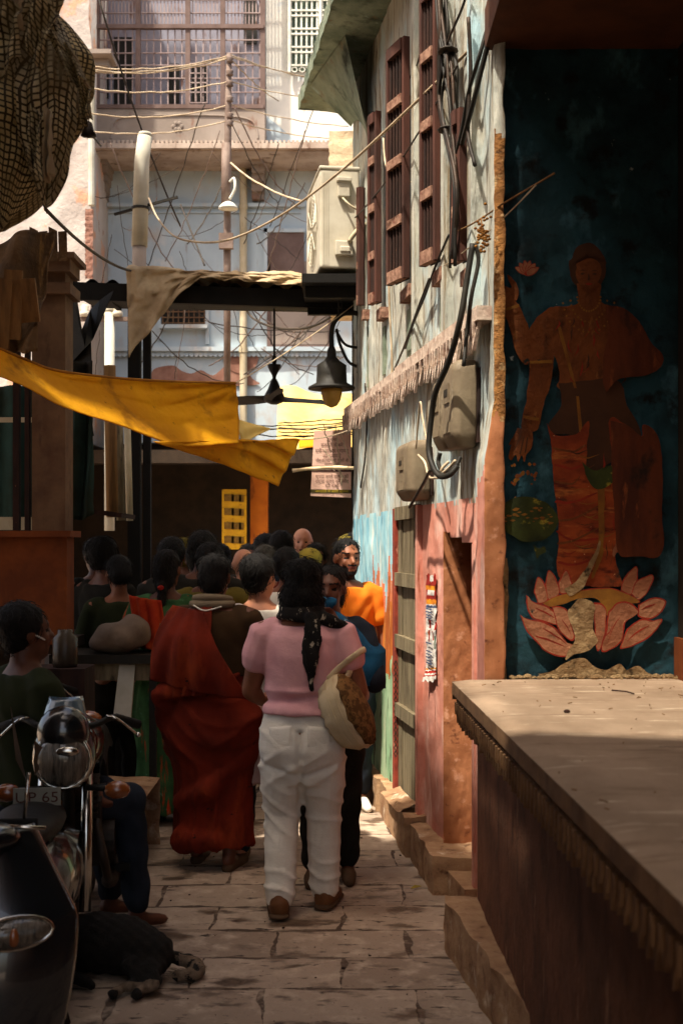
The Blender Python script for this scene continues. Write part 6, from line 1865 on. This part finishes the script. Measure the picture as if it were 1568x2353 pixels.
def folds(kx, kz, amp, ph=0):
    return lambda co, no: amp * (np.sin(np.arctan2(co[:, 1], co[:, 0]) * kx + co[:, 2] * kz + ph) * .6 + .4 * np.sin(np.arctan2(co[:, 1], co[:, 0]) * kx * 1.7 - co[:, 2] * kz * .6 + 1 + ph))
def crease(amp, f=34):
    return lambda co, no: amp * (np.sin(co[:, 2] * f + co[:, 0] * f * .7 + 3 * np.sin(co[:, 0] * 9)) * np.sin(co[:, 2] * f * .27 + co[:, 1] * 21 + co[:, 0] * 13))

# ---- woman in pink T-shirt and white jeans, seen from behind
f = Fig('person seen from behind in pink T-shirt and white jeans, black printed scarf, cream bag', (-.175, 5.52, 0), 1.57, R(-4), 1.07, M_skin, None, .0095)
f.head(R(-6), R(-6), .02)
f.torso(hip=.16, waist=.142, chest=.158)
f.arm(-1, (-.235, .05, 1.02), (-.2, .2, .95), (.4, .9, .1), (1, 0, 0), .5, 1.12)
f.arm(1, (.245, .0, 1.03), (.25, .19, .97), (0, 1, .15), (-1, 0, 0), .6, 1.12)
LK, LA = (-.092, .012, .45), (-.088, -.1, .085)
RK, RA = (.088, .05, .46), (.09, .06, .085)
f.leg(-1, LK, LA); f.leg(1, RK, RA)
f.finish()
f.hair('bob')
b = MB(); f.torso(b, .02, .93, .158, .142, .158, .108, False)
f.arm(-1, (-.245, .04, 1.02), (-.2, .2, .95), b=b, inf=.015, upto=.42, fat=1.08); f.arm(1, (.25, .0, 1.03), (.25, .19, .97), b=b, inf=.015, upto=.42, fat=1.08)
def tee(co, no):
    k = f.k
    z = co[:, 2] / k
    d = .0028 * np.sin(z * 75 + 2.5 * np.sin(co[:, 0] * 12)) * np.exp(-((z - 1.0) / .06) ** 2)
    d += -.014 * np.exp(-((z - 1.005 - .02 * np.sin(co[:, 0] * 9)) / .014) ** 2) + .007 * np.exp(-((z - 1.035) / .014) ** 2)
    d += .006 * np.exp(-((z - .945) / .025) ** 2)
    d += .002 * np.sin(co[:, 0] * 40 + z * 30) * np.sin(z * 22)
    return d
f.part(b, 'tshirt', M_pink_tee, tee, .0095, 3)
b = MB()
f.torso(b, .012, .74, .168, .148, .158, .118, False)
b2 = MB()
# trousers from waist down
b = MB()
k = f.k
rs = []
for (z, rx, ry, oy) in ((.60, .15, .105, -.01), (.68, .172, .122, -.02), (.76, .185, .135, -.028), (.84, .182, .13, -.022), (.9, .17, .118, -.012), (.945, .158, .108, -.005)):
    rs.append([Vector((rx * 1.1 * math.cos(a) * k, (ry * math.sin(a) + oy) * k, z * k)) for a in [2 * math.pi * j / 28 for j in range(28)]])
b.rings(rs)
for sx, kn, an in ((-1, LK, LA), (1, RK, RA)):
    hp = f.p(sx * .085, -.012, .72); kk = f.p(*kn); aa = f.p(*an)
    cuff = aa + Vector((0, .0, -.005))
    b.limb([hp, hp.lerp(kk, .5), kk, kk.lerp(cuff, .5), cuff.lerp(kk, .06)], [.115 * k, .105 * k, .085 * k, .078 * k, .072 * k], 16)
def jeans(co, no):
    z = co[:, 2] / k; x = co[:, 0]; y = co[:, 1]
    left = x < .0
    rg = lambda ph: (1 - np.abs(np.sin(ph))) ** 2.2 - .3
    d = .011 * rg(z * 33 + x * 19 + 1.4 * np.sin(x * 14 + z * 5)) * np.exp(-((z - .48) / .13) ** 2)
    d += .012 * rg(z * 27 - x * 25 + 1.2 * np.sin(x * 9)) * np.exp(-((z - .68) / .08) ** 2)
    d += .011 * rg(z * 42 + x * 20 + 1.2 * np.sin(x * 22)) * np.exp(-((z - .16) / .09) ** 2)
    d += .007 * rg(z * 24 + x * 22 + np.sin(x * 13)) * np.exp(-((z - .85) / .06) ** 2)
    d += -.022 * np.exp(-(x / .012) ** 2) * (z < .86) * (y < 0)
    d += -.012 * np.exp(-((z - .645 - .05 * np.abs(x) / .15) / .014) ** 2) * (y < 0)
    return d
M_jean = M_white_denim
jo = f.part(b, 'jeans', M_jean, jeans, .0095, 3)
# back pockets, belt and seam
b = MB()
for sx in (-1, 1):
    def pk(u, v, sx=sx):
        x = sx * (.035 + .10 * u) * k * 1.05
        z = (.885 - .135 * v - .012 * u) * k
        y = -(.118 + .036 * v * (1.2 - v) + .012) * math.sqrt(max(.05, 1 - (x / (.2 * k)) ** 2)) * k - .012
        return (x, y, z)
    b.grid(pk, 8, 8)
b.build('back_pocket', M_jean, jo, True, world=False, solid=.004)
# scarf round the neck with one tail down the back
b = MB()
for j, (rr, zz_) in enumerate(((.085, 1.385), (.092, 1.365), (.08, 1.40))):
    b.tube([Vector((rr * math.cos(a) * k * 1.12, (rr * math.sin(a) * 1.0 - .008) * k, (zz_ + .012 * math.sin(a * 2 + j) - .015 * math.sin(a)) * k)) for a in [2 * math.pi * i / 24 for i in range(25)]], .022 * k, 8)
for i in range(22):
    v = i / 21
    wd = .034 + .018 * math.sin(min(1, v * 1.15) * math.pi) - .022 * v ** 3
    b.ell((.055 * k + .004 * math.sin(v * 7), (-.105 - .036 * math.sin(v * 2.2)) * k - .02, (1.385 - .325 * v) * k), (wd * k, .013 * k, .02 * k), 10, 6)
b.ell((.13 * k, -.06 * k, 1.36 * k), (.075 * k, .03 * k, .034 * k), 12, 8, Matrix.Rotation(R(24), 3, 'Y'))
b.ell((.185 * k, -.03 * k, 1.335 * k), (.05 * k, .03 * k, .03 * k), 12, 8, Matrix.Rotation(R(30), 3, 'Y'))
f.part(b, 'scarf', M_scarf, crease(.004, 60), .009, 2)
# shoes
for sx, an in ((-1, LA), (1, RA)):
    b = MB(); a_ = f.p(*an)
    tdir = Vector((sx * .25, 1, 0)).normalized()
    b.limb([a_ + Vector((0, -.02, -.01)), a_ + Vector((0, 0, -.04)) + tdir * .06, a_ + Vector((0, 0, -.05)) + tdir * .15], [.05, .048, .038], 12)
    b.limb([a_ + Vector((0, -.015, .02)), a_ + Vector((0, -.015, -.04))], [.046, .047], 12)
    sh_ = f.part(b, 'shoe', M_shoe, None, .009, 2)
    b = MB(); b.limb([Vector((a_.x, a_.y - .03, .017)), Vector((a_.x, a_.y, .017)) + tdir * .16], [.048, .042], 14)
    so_ = fuse(b, 'sole', M_sole, sh_, .008, 1, disp=None)
    for v in so_.data.vertices:
        v.co.z = .017 + (v.co.z - .017) * .36
    so_.location = (0, 0, 0)
# bag: round quilted pouch hanging from the crook of the right arm
bag = thing('shoulder_bag', 'round cream quilted bag with brown printed face hanging from the arm', 'bag', V(815, 1630, 5.4))
ax = Vector((math.cos(R(-36)), -.75, .42)).normalized()
rot = Matrix(((1, 0, 0), (0, 1, 0), (0, 0, 1)))
nrm = Vector((.86, -.30, .40)).normalized()
lon = Vector((.78, -.05, -.62)); lon = (lon - nrm * lon.dot(nrm)).normalized()
wid = nrm.cross(lon)
B3 = Matrix((wid, lon, nrm)).transposed()
def bagpt(a, r, h):
    return B3 @ Vector((r * .12 * math.cos(a), r * .172 * math.sin(a), h))
b = MB(); rs = []
for (r, h) in ((.15, -.135), (.55, -.13), (.86, -.105), (1.0, -.06), (1.02, -.02), (1.0, .0)):
    rs.append([bagpt(2 * math.pi * i / 40, r * (1 + .02 * math.sin(i * 5.1)), h + .006 * math.sin(i * 2.1)) for i in range(40)])
b.rings(rs); b.build('pouch', M_bag_cream, bag, True, world=False)
b = MB(); rs = []
for (r, h) in ((1.0, .0), (.93, .02), (.7, .04), (.3, .052), (.02, .054)):
    rs.append([bagpt(2 * math.pi * i / 40, r * (1 + .02 * math.sin(i * 5.1)), h + .006 * math.sin(i * 2.1) * (r > .9)) for i in range(40)])
b.rings(rs); b.build('printed_face', M_bag_brown, bag, True, world=False)
b = MB()
for h, r in ((-.02, 1.028), (-.055, 1.0), (-.08, .91)):
    b.tube([bagpt(2 * math.pi * i / 40, r, h) for i in range(41)], .003, 5, cap=False)
b.build('quilting_seam', M_bag_cream, bag, True, world=False)
L0 = root_loc(bag)
top = bagpt(-math.pi / 2, .95, -.03)
elb = V(822, 1500, 5.40) - L0
b = MB(); b.tube(curve([top + Vector((-.02, 0, 0)), top.lerp(elb, .45) + Vector((-.02, .01, 0)), elb, elb + Vector((.03, .07, .01)), elb + Vector((-.03, .12, -.02)), top.lerp(elb, .5) + Vector((.03, .07, 0)), top + Vector((.05, .03, -.03))], 6), [.014] * 37, 8, sq=.4); b.build('strap', M_bag_cream, bag, True, world=False)

# ---- woman in rust red sari
f = Fig('person from behind in rust red sari with dark hair cropped close and bare back', (-.66, 6.3, 0), 1.60, R(-14), 1.18, M_skin_dark, None, .013)
f.head(R(4), 0, .02); f.torso(hip=.18, waist=.16, chest=.17, depth=.12)
f.arm(-1, (-.28, .06, 1.02), (-.12, .24, .98), (1, .5, 0), (0, 1, 0), .5, 1.15)
f.arm(1, (.25, .06, 1.04), (.2, .26, 1.02), (0, 1, 0), (-1, 0, 0), .5, 1.15)
f.leg(-1, (-.08, .04, .44), (-.09, .06, .075)); f.leg(1, (.08, 0, .44), (.09, -.05, .075))
f.finish(); f.hair('short')
k = f.k
b = MB(); f.torso(b, .014, 1.0, .18, .165, .172, .122, False)
f.arm(-1, (-.28, .06, 1.02), (0, 0, 1), b=b, inf=.01, upto=.6, fat=1.1); f.arm(1, (.25, .06, 1.04), (0, 0, 1), b=b, inf=.01, upto=.55, fat=1.1)
f.part(b, 'blouse', M_olive_blouse, crease(.003), .013)
def skirt(f, z0, z1, w0, w1, hip, dep=.75, lean=0.0, n=40):
    k = f.k; rs = []
    for i in range(12):
        t = i / 11
        z = z0 + (z1 - z0) * t
        w_ = w0 + (w1 - w0) * t + hip * math.exp(-((t - .68) / .2) ** 2)
        rs.append([Vector((w_ * math.cos(a) * k + lean * (1 - t), w_ * dep * math.sin(a) * k, z * k)) for a in [2 * math.pi * j / n for j in range(n)]])
    return rs
b = MB(); b.rings(skirt(f, .12, 1.03, .215, .175, .085))
b.limb([f.p(-.16, -.02, .62), f.p(-.2, -.1, .9), f.p(-.05, -.15, 1.0)], [.07, .075, .05], 12)
b.limb([f.p(-.12, -.1, .35), f.p(.02, -.15, .42), f.p(.16, -.06, .62)], [.05, .06, .05], 12)
b.limb([f.p(-.1, -.1, .16), f.p(.0, -.13, .17), f.p(.05, -.12, .165)], [.075, .07, .06], 12)
def sarif(co, no):
    a = np.arctan2(co[:, 1], co[:, 0]); z = co[:, 2]
    rg = lambda ph: (1 - np.abs(np.sin(ph))) ** 2.0 - .35
    ar = np.mod(a + np.pi / 2 + np.pi, 2 * np.pi) - np.pi
    up = np.clip((z - .42) * 4, 0, 1); lo = np.clip((.62 - z) * 4, 0, 1)
    d = .017 * rg(z * 13 - 1.3 * ar ** 2 + ar * 1.5 + .5 * np.sin(ar * 4)) * up + .008 * rg(z * 27 - 2.0 * ar ** 2 + ar * 2.6 + 1) * up
    d += .02 * rg(ar * 5 + z * 2.5 + .6 * np.sin(z * 9)) * lo + .009 * rg(ar * 11 - z * 3) * lo
    return d
f.part(b, 'sari_skirt', M_red_sari, sarif, .012, 2)
# end of the sari drawn over the left shoulder and down the back
b = MB()
def pall(u, v):
    a = -math.pi / 2 - .95 + 1.25 * u * (1 - .35 * v) + .25 * v
    z = 1.372 - .46 * v
    r = (.075 + .125 * min(1, v * 3.2)) + .012 * math.sin(u * 20 + v * 5) * (.3 + v) + .012 * v
    x = r * 1.12 * math.cos(a) * k * 1.02
    return Vector((x, (r * .82 * math.sin(a)) * k - .03, (z - .05 * (abs(math.cos(a)) ** 2)) * k))
b.grid(pall, 50, 40); b.build('sari_drape', M_red_sari, f.t, True, world=False, solid=.012)
b = MB()
def pall2(u, v):
    p0 = f.p(-.17, .0, 1.36).lerp(f.p(.0, -.1, 1.33), u); p1 = f.p(-.25, -.06, .98).lerp(f.p(.22, -.14, .9), u)
    p = p0.lerp(p1, v)
    bul = .05 * math.sin(v * 3.1) + .07 * math.sin(u * 3.1) * min(1, v * 3)
    return p + Vector((-.03 * (1 - u) * math.sin(v * 3.1), -bul - .012 * math.sin(u * 24 + v * 7) * (.3 + v) - .05, .0))
b.grid(pall2, 50, 44); b.build('sari_drape', M_red_sari, f.t, True, world=False, solid=.012)
b = MB(); b.tube(curve([f.p(-.06, -.1, 1.365), f.p(.0, -.125, 1.34), f.p(.07, -.1, 1.36)]), .004, 6); b.build('neck_chain', M_porcelain, f.t, True, world=False)
b = MB()
b.tube([f.p(.078 * math.cos(a), .075 * math.sin(a) - .01, 1.395 - .012 * math.sin(a)) for a in [i * .27 for i in range(25)]], .018, 8); b.tube([f.p(.088 * math.cos(a), .08 * math.sin(a) - .015, 1.37) for a in [i * .27 for i in range(25)]], .02, 8)
b.build('grey_collar', cloth('grey_collar_cloth', C(120, 106, 86)), f.t, True, world=False)
for sx in (-1, 1):
    b = MB(); b.limb([f.p(sx * .09, -.08 if sx > 0 else .03, .018), f.p(sx * .1, .12, .018)], [.034, .038], 10); f.part(b, 'sandal', M_sole, None, .012, 1)

# generic figure builder for the rest of the crowd
def crowd(label, loc, h, face, skin, hair, top, bottom, hairmat=None, kind='trousers', broad=1.0, turn=0, elbows=None, vox=.017, group=None, tilt=0, beard=False, sleeve=.55, coll=False):
    f = Fig(label, loc, h, face, broad, skin, group, vox)
    f.head(turn, tilt); f.torso()
    e = elbows or (((-.23, .03, 1.02), (-.2, .16, .85)), ((.23, .03, 1.02), (.2, .16, .85)))
    f.arm(-1, *e[0]); f.arm(1, *e[1])
    f.leg(-1, (-.085, .02, .44), (-.09, -.03, .075)); f.leg(1, (.085, .04, .44), (.09, .03, .075))
    bd = (lambda l: 1 if (l.z < -.04 and l.y > .0 and l.z > -.13 and abs(l.x) > .018 + .6 * max(0, l.z + .075)) or (l.z < -.075 and l.y > .02 and l.z > -.13) or (-.047 < l.z < -.035 and abs(l.x) < .03 and l.y > .06) else 0) if beard else None
    f.finish(bd)
    if hair: f.hair(hair, hairmat)
    b = MB(); f.torso(b, .02, .84 if kind != 'kurta' else .78, top=False)
    f.arm(-1, *e[0], b=b, inf=.012, upto=sleeve); f.arm(1, *e[1], b=b, inf=.012, upto=sleeve)
    if sleeve > .9:
        for sd2, (el, wr) in ((-1, e[0]), (1, e[1])):
            b.limb([f.p(*el), f.p(*wr)], [.052 * f.k, .042 * f.k], 10)
    f.part(b, 'shirt' if kind == 'trousers' else 'blouse', top, crease(.005, 38), vox)
    b = MB()
    if kind == 'trousers':
        rs = [[f.p(rx * math.cos(a), ry * math.sin(a), z) for a in [2 * math.pi * j / 24 for j in range(24)]] for (z, rx, ry) in ((.7, .165, .12), (.8, .175, .125), (.92, .15, .108), (.97, .14, .1))]
        b.rings(rs)
        for sx, y1, y2 in ((-1, .02, -.03), (1, .04, .03)):
            b.limb([f.p(sx * .085, 0, .76), f.p(sx * .088, y1, .44), f.p(sx * .09, y2, .11)], [.1 * f.k, .075 * f.k, .06 * f.k], 12)
        f.part(b, 'trousers', bottom, crease(.006, 40), vox)
    else:
        b.rings(skirt(f, .07 if kind == 'sari' else .42, 1.0, .2, .15, .05))
        f.part(b, 'sari_skirt' if kind == 'sari' else 'kurta_skirt', bottom, folds(8, 9, .012), vox)
        if kind == 'kurta':
            b = MB()
            for sx, y1, y2 in ((-1, .02, -.03), (1, .04, .03)):
                b.limb([f.p(sx * .085, 0, .6), f.p(sx * .088, y1, .44), f.p(sx * .09, y2, .1)], [.085 * f.k, .075 * f.k, .06 * f.k], 12)
            f.part(b, 'trousers', M_navy, crease(.006, 40), vox)
    for sx, yy in ((-1, -.03), (1, .03)):
        b = MB(); b.limb([f.p(sx * .09, yy - .03, .035), f.p(sx * .095, yy + .06, .032), f.p(sx * .1, yy + .15, .025)], [.036, .04, .03], 10)
        f.part(b, 'shoe', M_sole, None, .014, 1)
    return f
FRONT = R(180)
# woman between the red sari and the pink T-shirt
f = crowd('person in pale pink kurta between the red sari and the pink T-shirt', (-.43, 6.42, 0), 1.60, R(-8), M_skin_fair, 'full', M_white_cloth, M_pale_kurta, kind='kurta', turn=R(-25))
# man in the orange T-shirt facing us
f = crowd('person facing the camera in bright orange T-shirt, short beard, arm hanging by the wall', (.035, 7.75, 0), 1.69, FRONT + R(6), M_skin, 'short', M_orange_shirt, M_navy, turn=R(14), vox=.011, beard=True,
      elbows=(((-.235, .0, 1.04), (-.245, .06, .83)), ((.23, .03, 1.02), (.2, .16, .85))))
b = MB(); b.limb([Vector((-.1, .04, .035)), Vector((-.1, .12, .03)), Vector((-.11, .2, .024))], [.036, .036, .028], 10); f.part(b, 'white_sneaker', M_white_cloth, None, .012, 1)
# woman holding a blue shawl over her mouth
f = crowd('person facing the camera pressing a blue shawl to the mouth, dark clothes', (-.055, 6.04, 0), 1.545, FRONT, M_skin_dark, 'bun', M_navy, M_black_cloth, turn=R(-8), vox=.012, elbows=(((-.22, .1, 1.05), (-.05, .14, 1.3)), ((.22, .03, 1.02), (.1, .2, 1.1))), sleeve=1.0)
b = MB()
def shl(u, v):
    a = math.pi * (.5 + (u - .42) * 2.5)
    r = .1 + .15 * min(1, v * 2.2)
    return f.p(r * 1.12 * math.cos(a) - .0, .02 + r * .82 * math.sin(a), 1.40 - .34 * v - .06 * abs(math.cos(a)) + .01 * math.sin(u * 30 + v * 4)) + Vector((0, .014 * math.sin(u * 26 + v * 9), 0))
b.grid(shl, 60, 30); b.build('blue_shawl', M_blue_shawl, f.t, True, world=False, solid=.012)
b = MB(); b.ell(f.hq(0, .085, -.062), (.05, .03, .03)); b.ell(f.hq(.02, .08, -.09), (.045, .03, .05)); b.ell(f.hq(.02, .06, -.13), (.05, .04, .05)); f.part(b, 'shawl_end', M_blue_shawl, crease(.004, 70), .01, 2)
# man with khaki cap behind the wall corner
f = crowd('person in khaki cap and pale jacket half hidden by the far house corner', (.08, 9.35, 0), 1.74, R(20), M_skin, 'short', M_khaki, M_navy, sleeve=1.0)
b = MB(); b.lathe([(.105, .02), (.11, .05), (.095, .1), (.05, .125), (.01, .13)], f.hc, 18); b.lathe([(.1, .03), (.15, .022), (.148, .016), (.1, .02)], f.hc, 18); b.build('cap', M_khaki_cap, f.t, True, world=False)
# woman in green and orange sari with braid
f = crowd('person from behind in green sari and orange shoulder drape with a long black braid', (-1.04, 7.3, 0), 1.62, R(-10), M_skin_dark, 'braid', M_green_sari, M_green_sari, kind='sari', vox=.014, elbows=(((-.27, -.02, 1.06), (-.2, .12, .92)), ((.23, .05, 1.02), (.15, .2, .95))))
b = MB(); b.ell(f.hq(0, -.13, -.1), (.02, .014, .014)); b.build('red_flower', M_poster_red, f.t, True, world=False)
b = MB(); b.grid(lambda u, v: f.p(-.19 + .2 * u + .05 * v, -.125 - .05 * math.sin(u * 3) - .012 * math.sin(u * 20), 1.36 - .3 * v - .03 * u), 20, 20); b.build('shoulder_drape', M_orange_drape, f.t, True, world=False, solid=.01)
b = MB(); b.tube([f.p(.15 * math.cos(a), .115 * math.sin(a), 1.0) for a in [i * .3 for i in range(22)]], .022, 8); b.build('red_sash', M_red_sari, f.t, True, world=False)
crowd('person from behind in olive yellow shirt, right beside the green sari', (-.80, 7.5, 0), 1.66, R(-5), M_skin_dark, 'full', M_olive_shirt, M_navy, broad=1.15)
crowd('person with grey cropped head and olive shirt behind the red sari', (-.68, 8.5, 0), 1.63, R(5), M_skin_fair, None, M_mustard, M_navy)
crowd('person with thin dark hair just right of the grey cropped head', (-.57, 9.1, 0), 1.65, R(0), M_skin, 'short', M_maroon, M_navy, hairmat=M_hair_grey)
crowd('person with full greying black hair above the pink T-shirt', (-.36, 8.1, 0), 1.63, R(-12), M_skin, 'full', M_white_cloth, M_navy)
crowd('person with bald forehead facing the camera at the back of the crowd', (-.33, 10.4, 0), 1.80, FRONT, M_skin_fair, None, M_black_cloth, M_navy)
f = crowd('person with yellow green headscarf seen behind the blue shawl', (-.24, 9.0, 0), 1.62, R(30), M_skin, 'bun', M_mustard, M_olive_shirt, kind='sari')
b = MB(); b.ell(f.hq(.0, -.02, .045), (.094, .104, .09)); b.ell(f.hq(0, -.06, -.06), (.08, .06, .1)); f.part(b, 'headscarf', M_mustard, crease(.004, 50), .014)
crowd('person with black hair facing the camera in front of the orange pillar', (-.82, 10.8, 0), 1.66, FRONT + R(10), M_skin_dark, 'short', M_black_cloth, M_navy)
crowd('person in white shirt turned sideways beside the yellow poster', (-1.02, 10.2, 0), 1.66, R(70), M_skin, 'short', M_white_cloth, M_navy, sleeve=1.0)
crowd('person in dark shirt at the back, between orange pillar and bald person', (-.62, 10.0, 0), 1.74, R(10), M_skin_dark, 'full', M_black_cloth, M_navy)
crowd('person in black at the back, left of the bald person, tallest dark head', (-.47, 9.7, 0), 1.76, R(-15), M_skin_dark, 'full', M_navy, M_navy)
crowd('person with black hair facing the camera between the blue shawl and the bald person', (-.2, 9.6, 0), 1.66, FRONT, M_skin_dark, 'full', M_black_cloth, M_navy)
crowd('person in dark jacket behind the red sari, bulky black hair', (-.92, 8.1, 0), 1.74, R(8), M_skin_dark, 'full', M_black_cloth, M_navy, broad=1.1)
crowd('person in black at the left edge of the crowd beside the counter', (-1.55, 8.0, 0), 1.7, R(-30), M_skin_dark, 'full', M_black_cloth, M_black_cloth, sleeve=1.0)
crowd('person in dark green shirt stooping at the vendor counter', (-1.4, 7.7, 0), 1.58, R(20), M_skin, 'short', M_dark_green, M_black_cloth, tilt=R(-20), sleeve=1.0, elbows=(((-.22, .1, 1.05), (-.1, .3, 1.12)), ((.22, .1, 1.05), (.12, .32, 1.18))))
crowd('person in khaki cap far behind at the left of the crowd', (-1.22, 9.6, 0), 1.7, R(0), M_skin_dark, 'full', M_olive_shirt, M_navy, hairmat=M_khaki_cap)
crowd('person in maroon shirt standing further back beyond the person with the braid', (-1.05, 8.9, 0), 1.66, R(15), M_skin_dark, 'full', M_maroon, M_navy)
crowd('person in dark clothes far back, head right of the orange pillar foot', (-.74, 11.6, 0), 1.72, R(-20), M_skin_dark, 'full', M_black_cloth, M_navy)
crowd('person in dark clothes far back, second head left of the yellow poster', (-1.35, 11.2, 0), 1.7, FRONT + R(20), M_skin_dark, 'full', M_black_cloth, M_navy)
crowd('person in dark clothes behind the person stooping at the counter', (-1.72, 8.6, 0), 1.7, R(30), M_skin_dark, 'full', M_black_cloth, M_black_cloth, sleeve=1.0)
crowd('person in dark clothes just behind the person with the long braid', (-1.16, 8.4, 0), 1.7, R(-8), M_skin_dark, 'full', M_black_cloth, M_black_cloth)
# man in olive shirt sitting at the far left edge
f = Fig('person in dark green shirt sitting sideways behind the motorcycle at the left edge', (-1.3, 5.02, -.21), 1.62, R(-50), 1.05, M_skin_dark, None, .015)
f.head(R(-10)); f.torso()
e = (((-.22, .05, 1.02), (-.15, .22, .86)), ((.22, .05, 1.02), (.15, .22, .86)))
f.arm(-1, *e[0]); f.arm(1, *e[1])
for sx in (-1, 1):
    b = f.body; hp = f.p(sx * .085, 0, .8); kn = f.p(sx * .11, .42, .78); an = f.p(sx * .11, .46, .3)
    b.limb([hp, hp.lerp(kn, .5), kn], [.09, .078, .058], 12); b.limb([kn, kn.lerp(an, .35), an], [.056, .054, .036], 12)
    b.limb([an + Vector((0, -.02, -.03)), an + Vector((0, .13, -.06))], [.034, .026], 10)
f.finish(); f.hair('full')
b = MB(); f.torso(b, .024, .8, top=False); f.arm(-1, *e[0], b=b, inf=.016, upto=.7); f.arm(1, *e[1], b=b, inf=.016, upto=.7); f.part(b, 'shirt', M_dark_green, crease(.007, 30))
b = MB()
for sx in (-1, 1):
    b.limb([f.p(sx * .085, -.03, .8), f.p(sx * .11, .42, .78)], [.1, .075], 12); b.limb([f.p(sx * .11, .42, .78), f.p(sx * .11, .46, .34)], [.074, .058], 12)
b.ell(f.p(0, -.01, .82), (.18, .14, .1)); f.part(b, 'trousers', M_navy, crease(.006, 40))
b = MB(); b.tube(curve([f.hq(.07, .0, .0), f.hq(.05, .06, -.03), f.hq(.0, .09, -.05)]), .004, 5); b.build('ear_loop', M_white_cloth, f.t, True, world=False)
b = MB(); b.box((-1.55, 4.86, .44), (-1.1, 5.25, .5)); st_ = tag(b.build('low_stool', M_wood_dark, None), 'low dark stool under the person sitting behind the motorcycle', 'stool')
for x in (-1.5, -1.15):
    for y in (4.92, 5.2):
        b = MB(); b.bar((x, y, 0), (x, y, .44), .04); b.build('leg', M_wood_dark, st_)

# parts keep no labels of their own; every top-level object has one
bpy.context.view_layer.update()
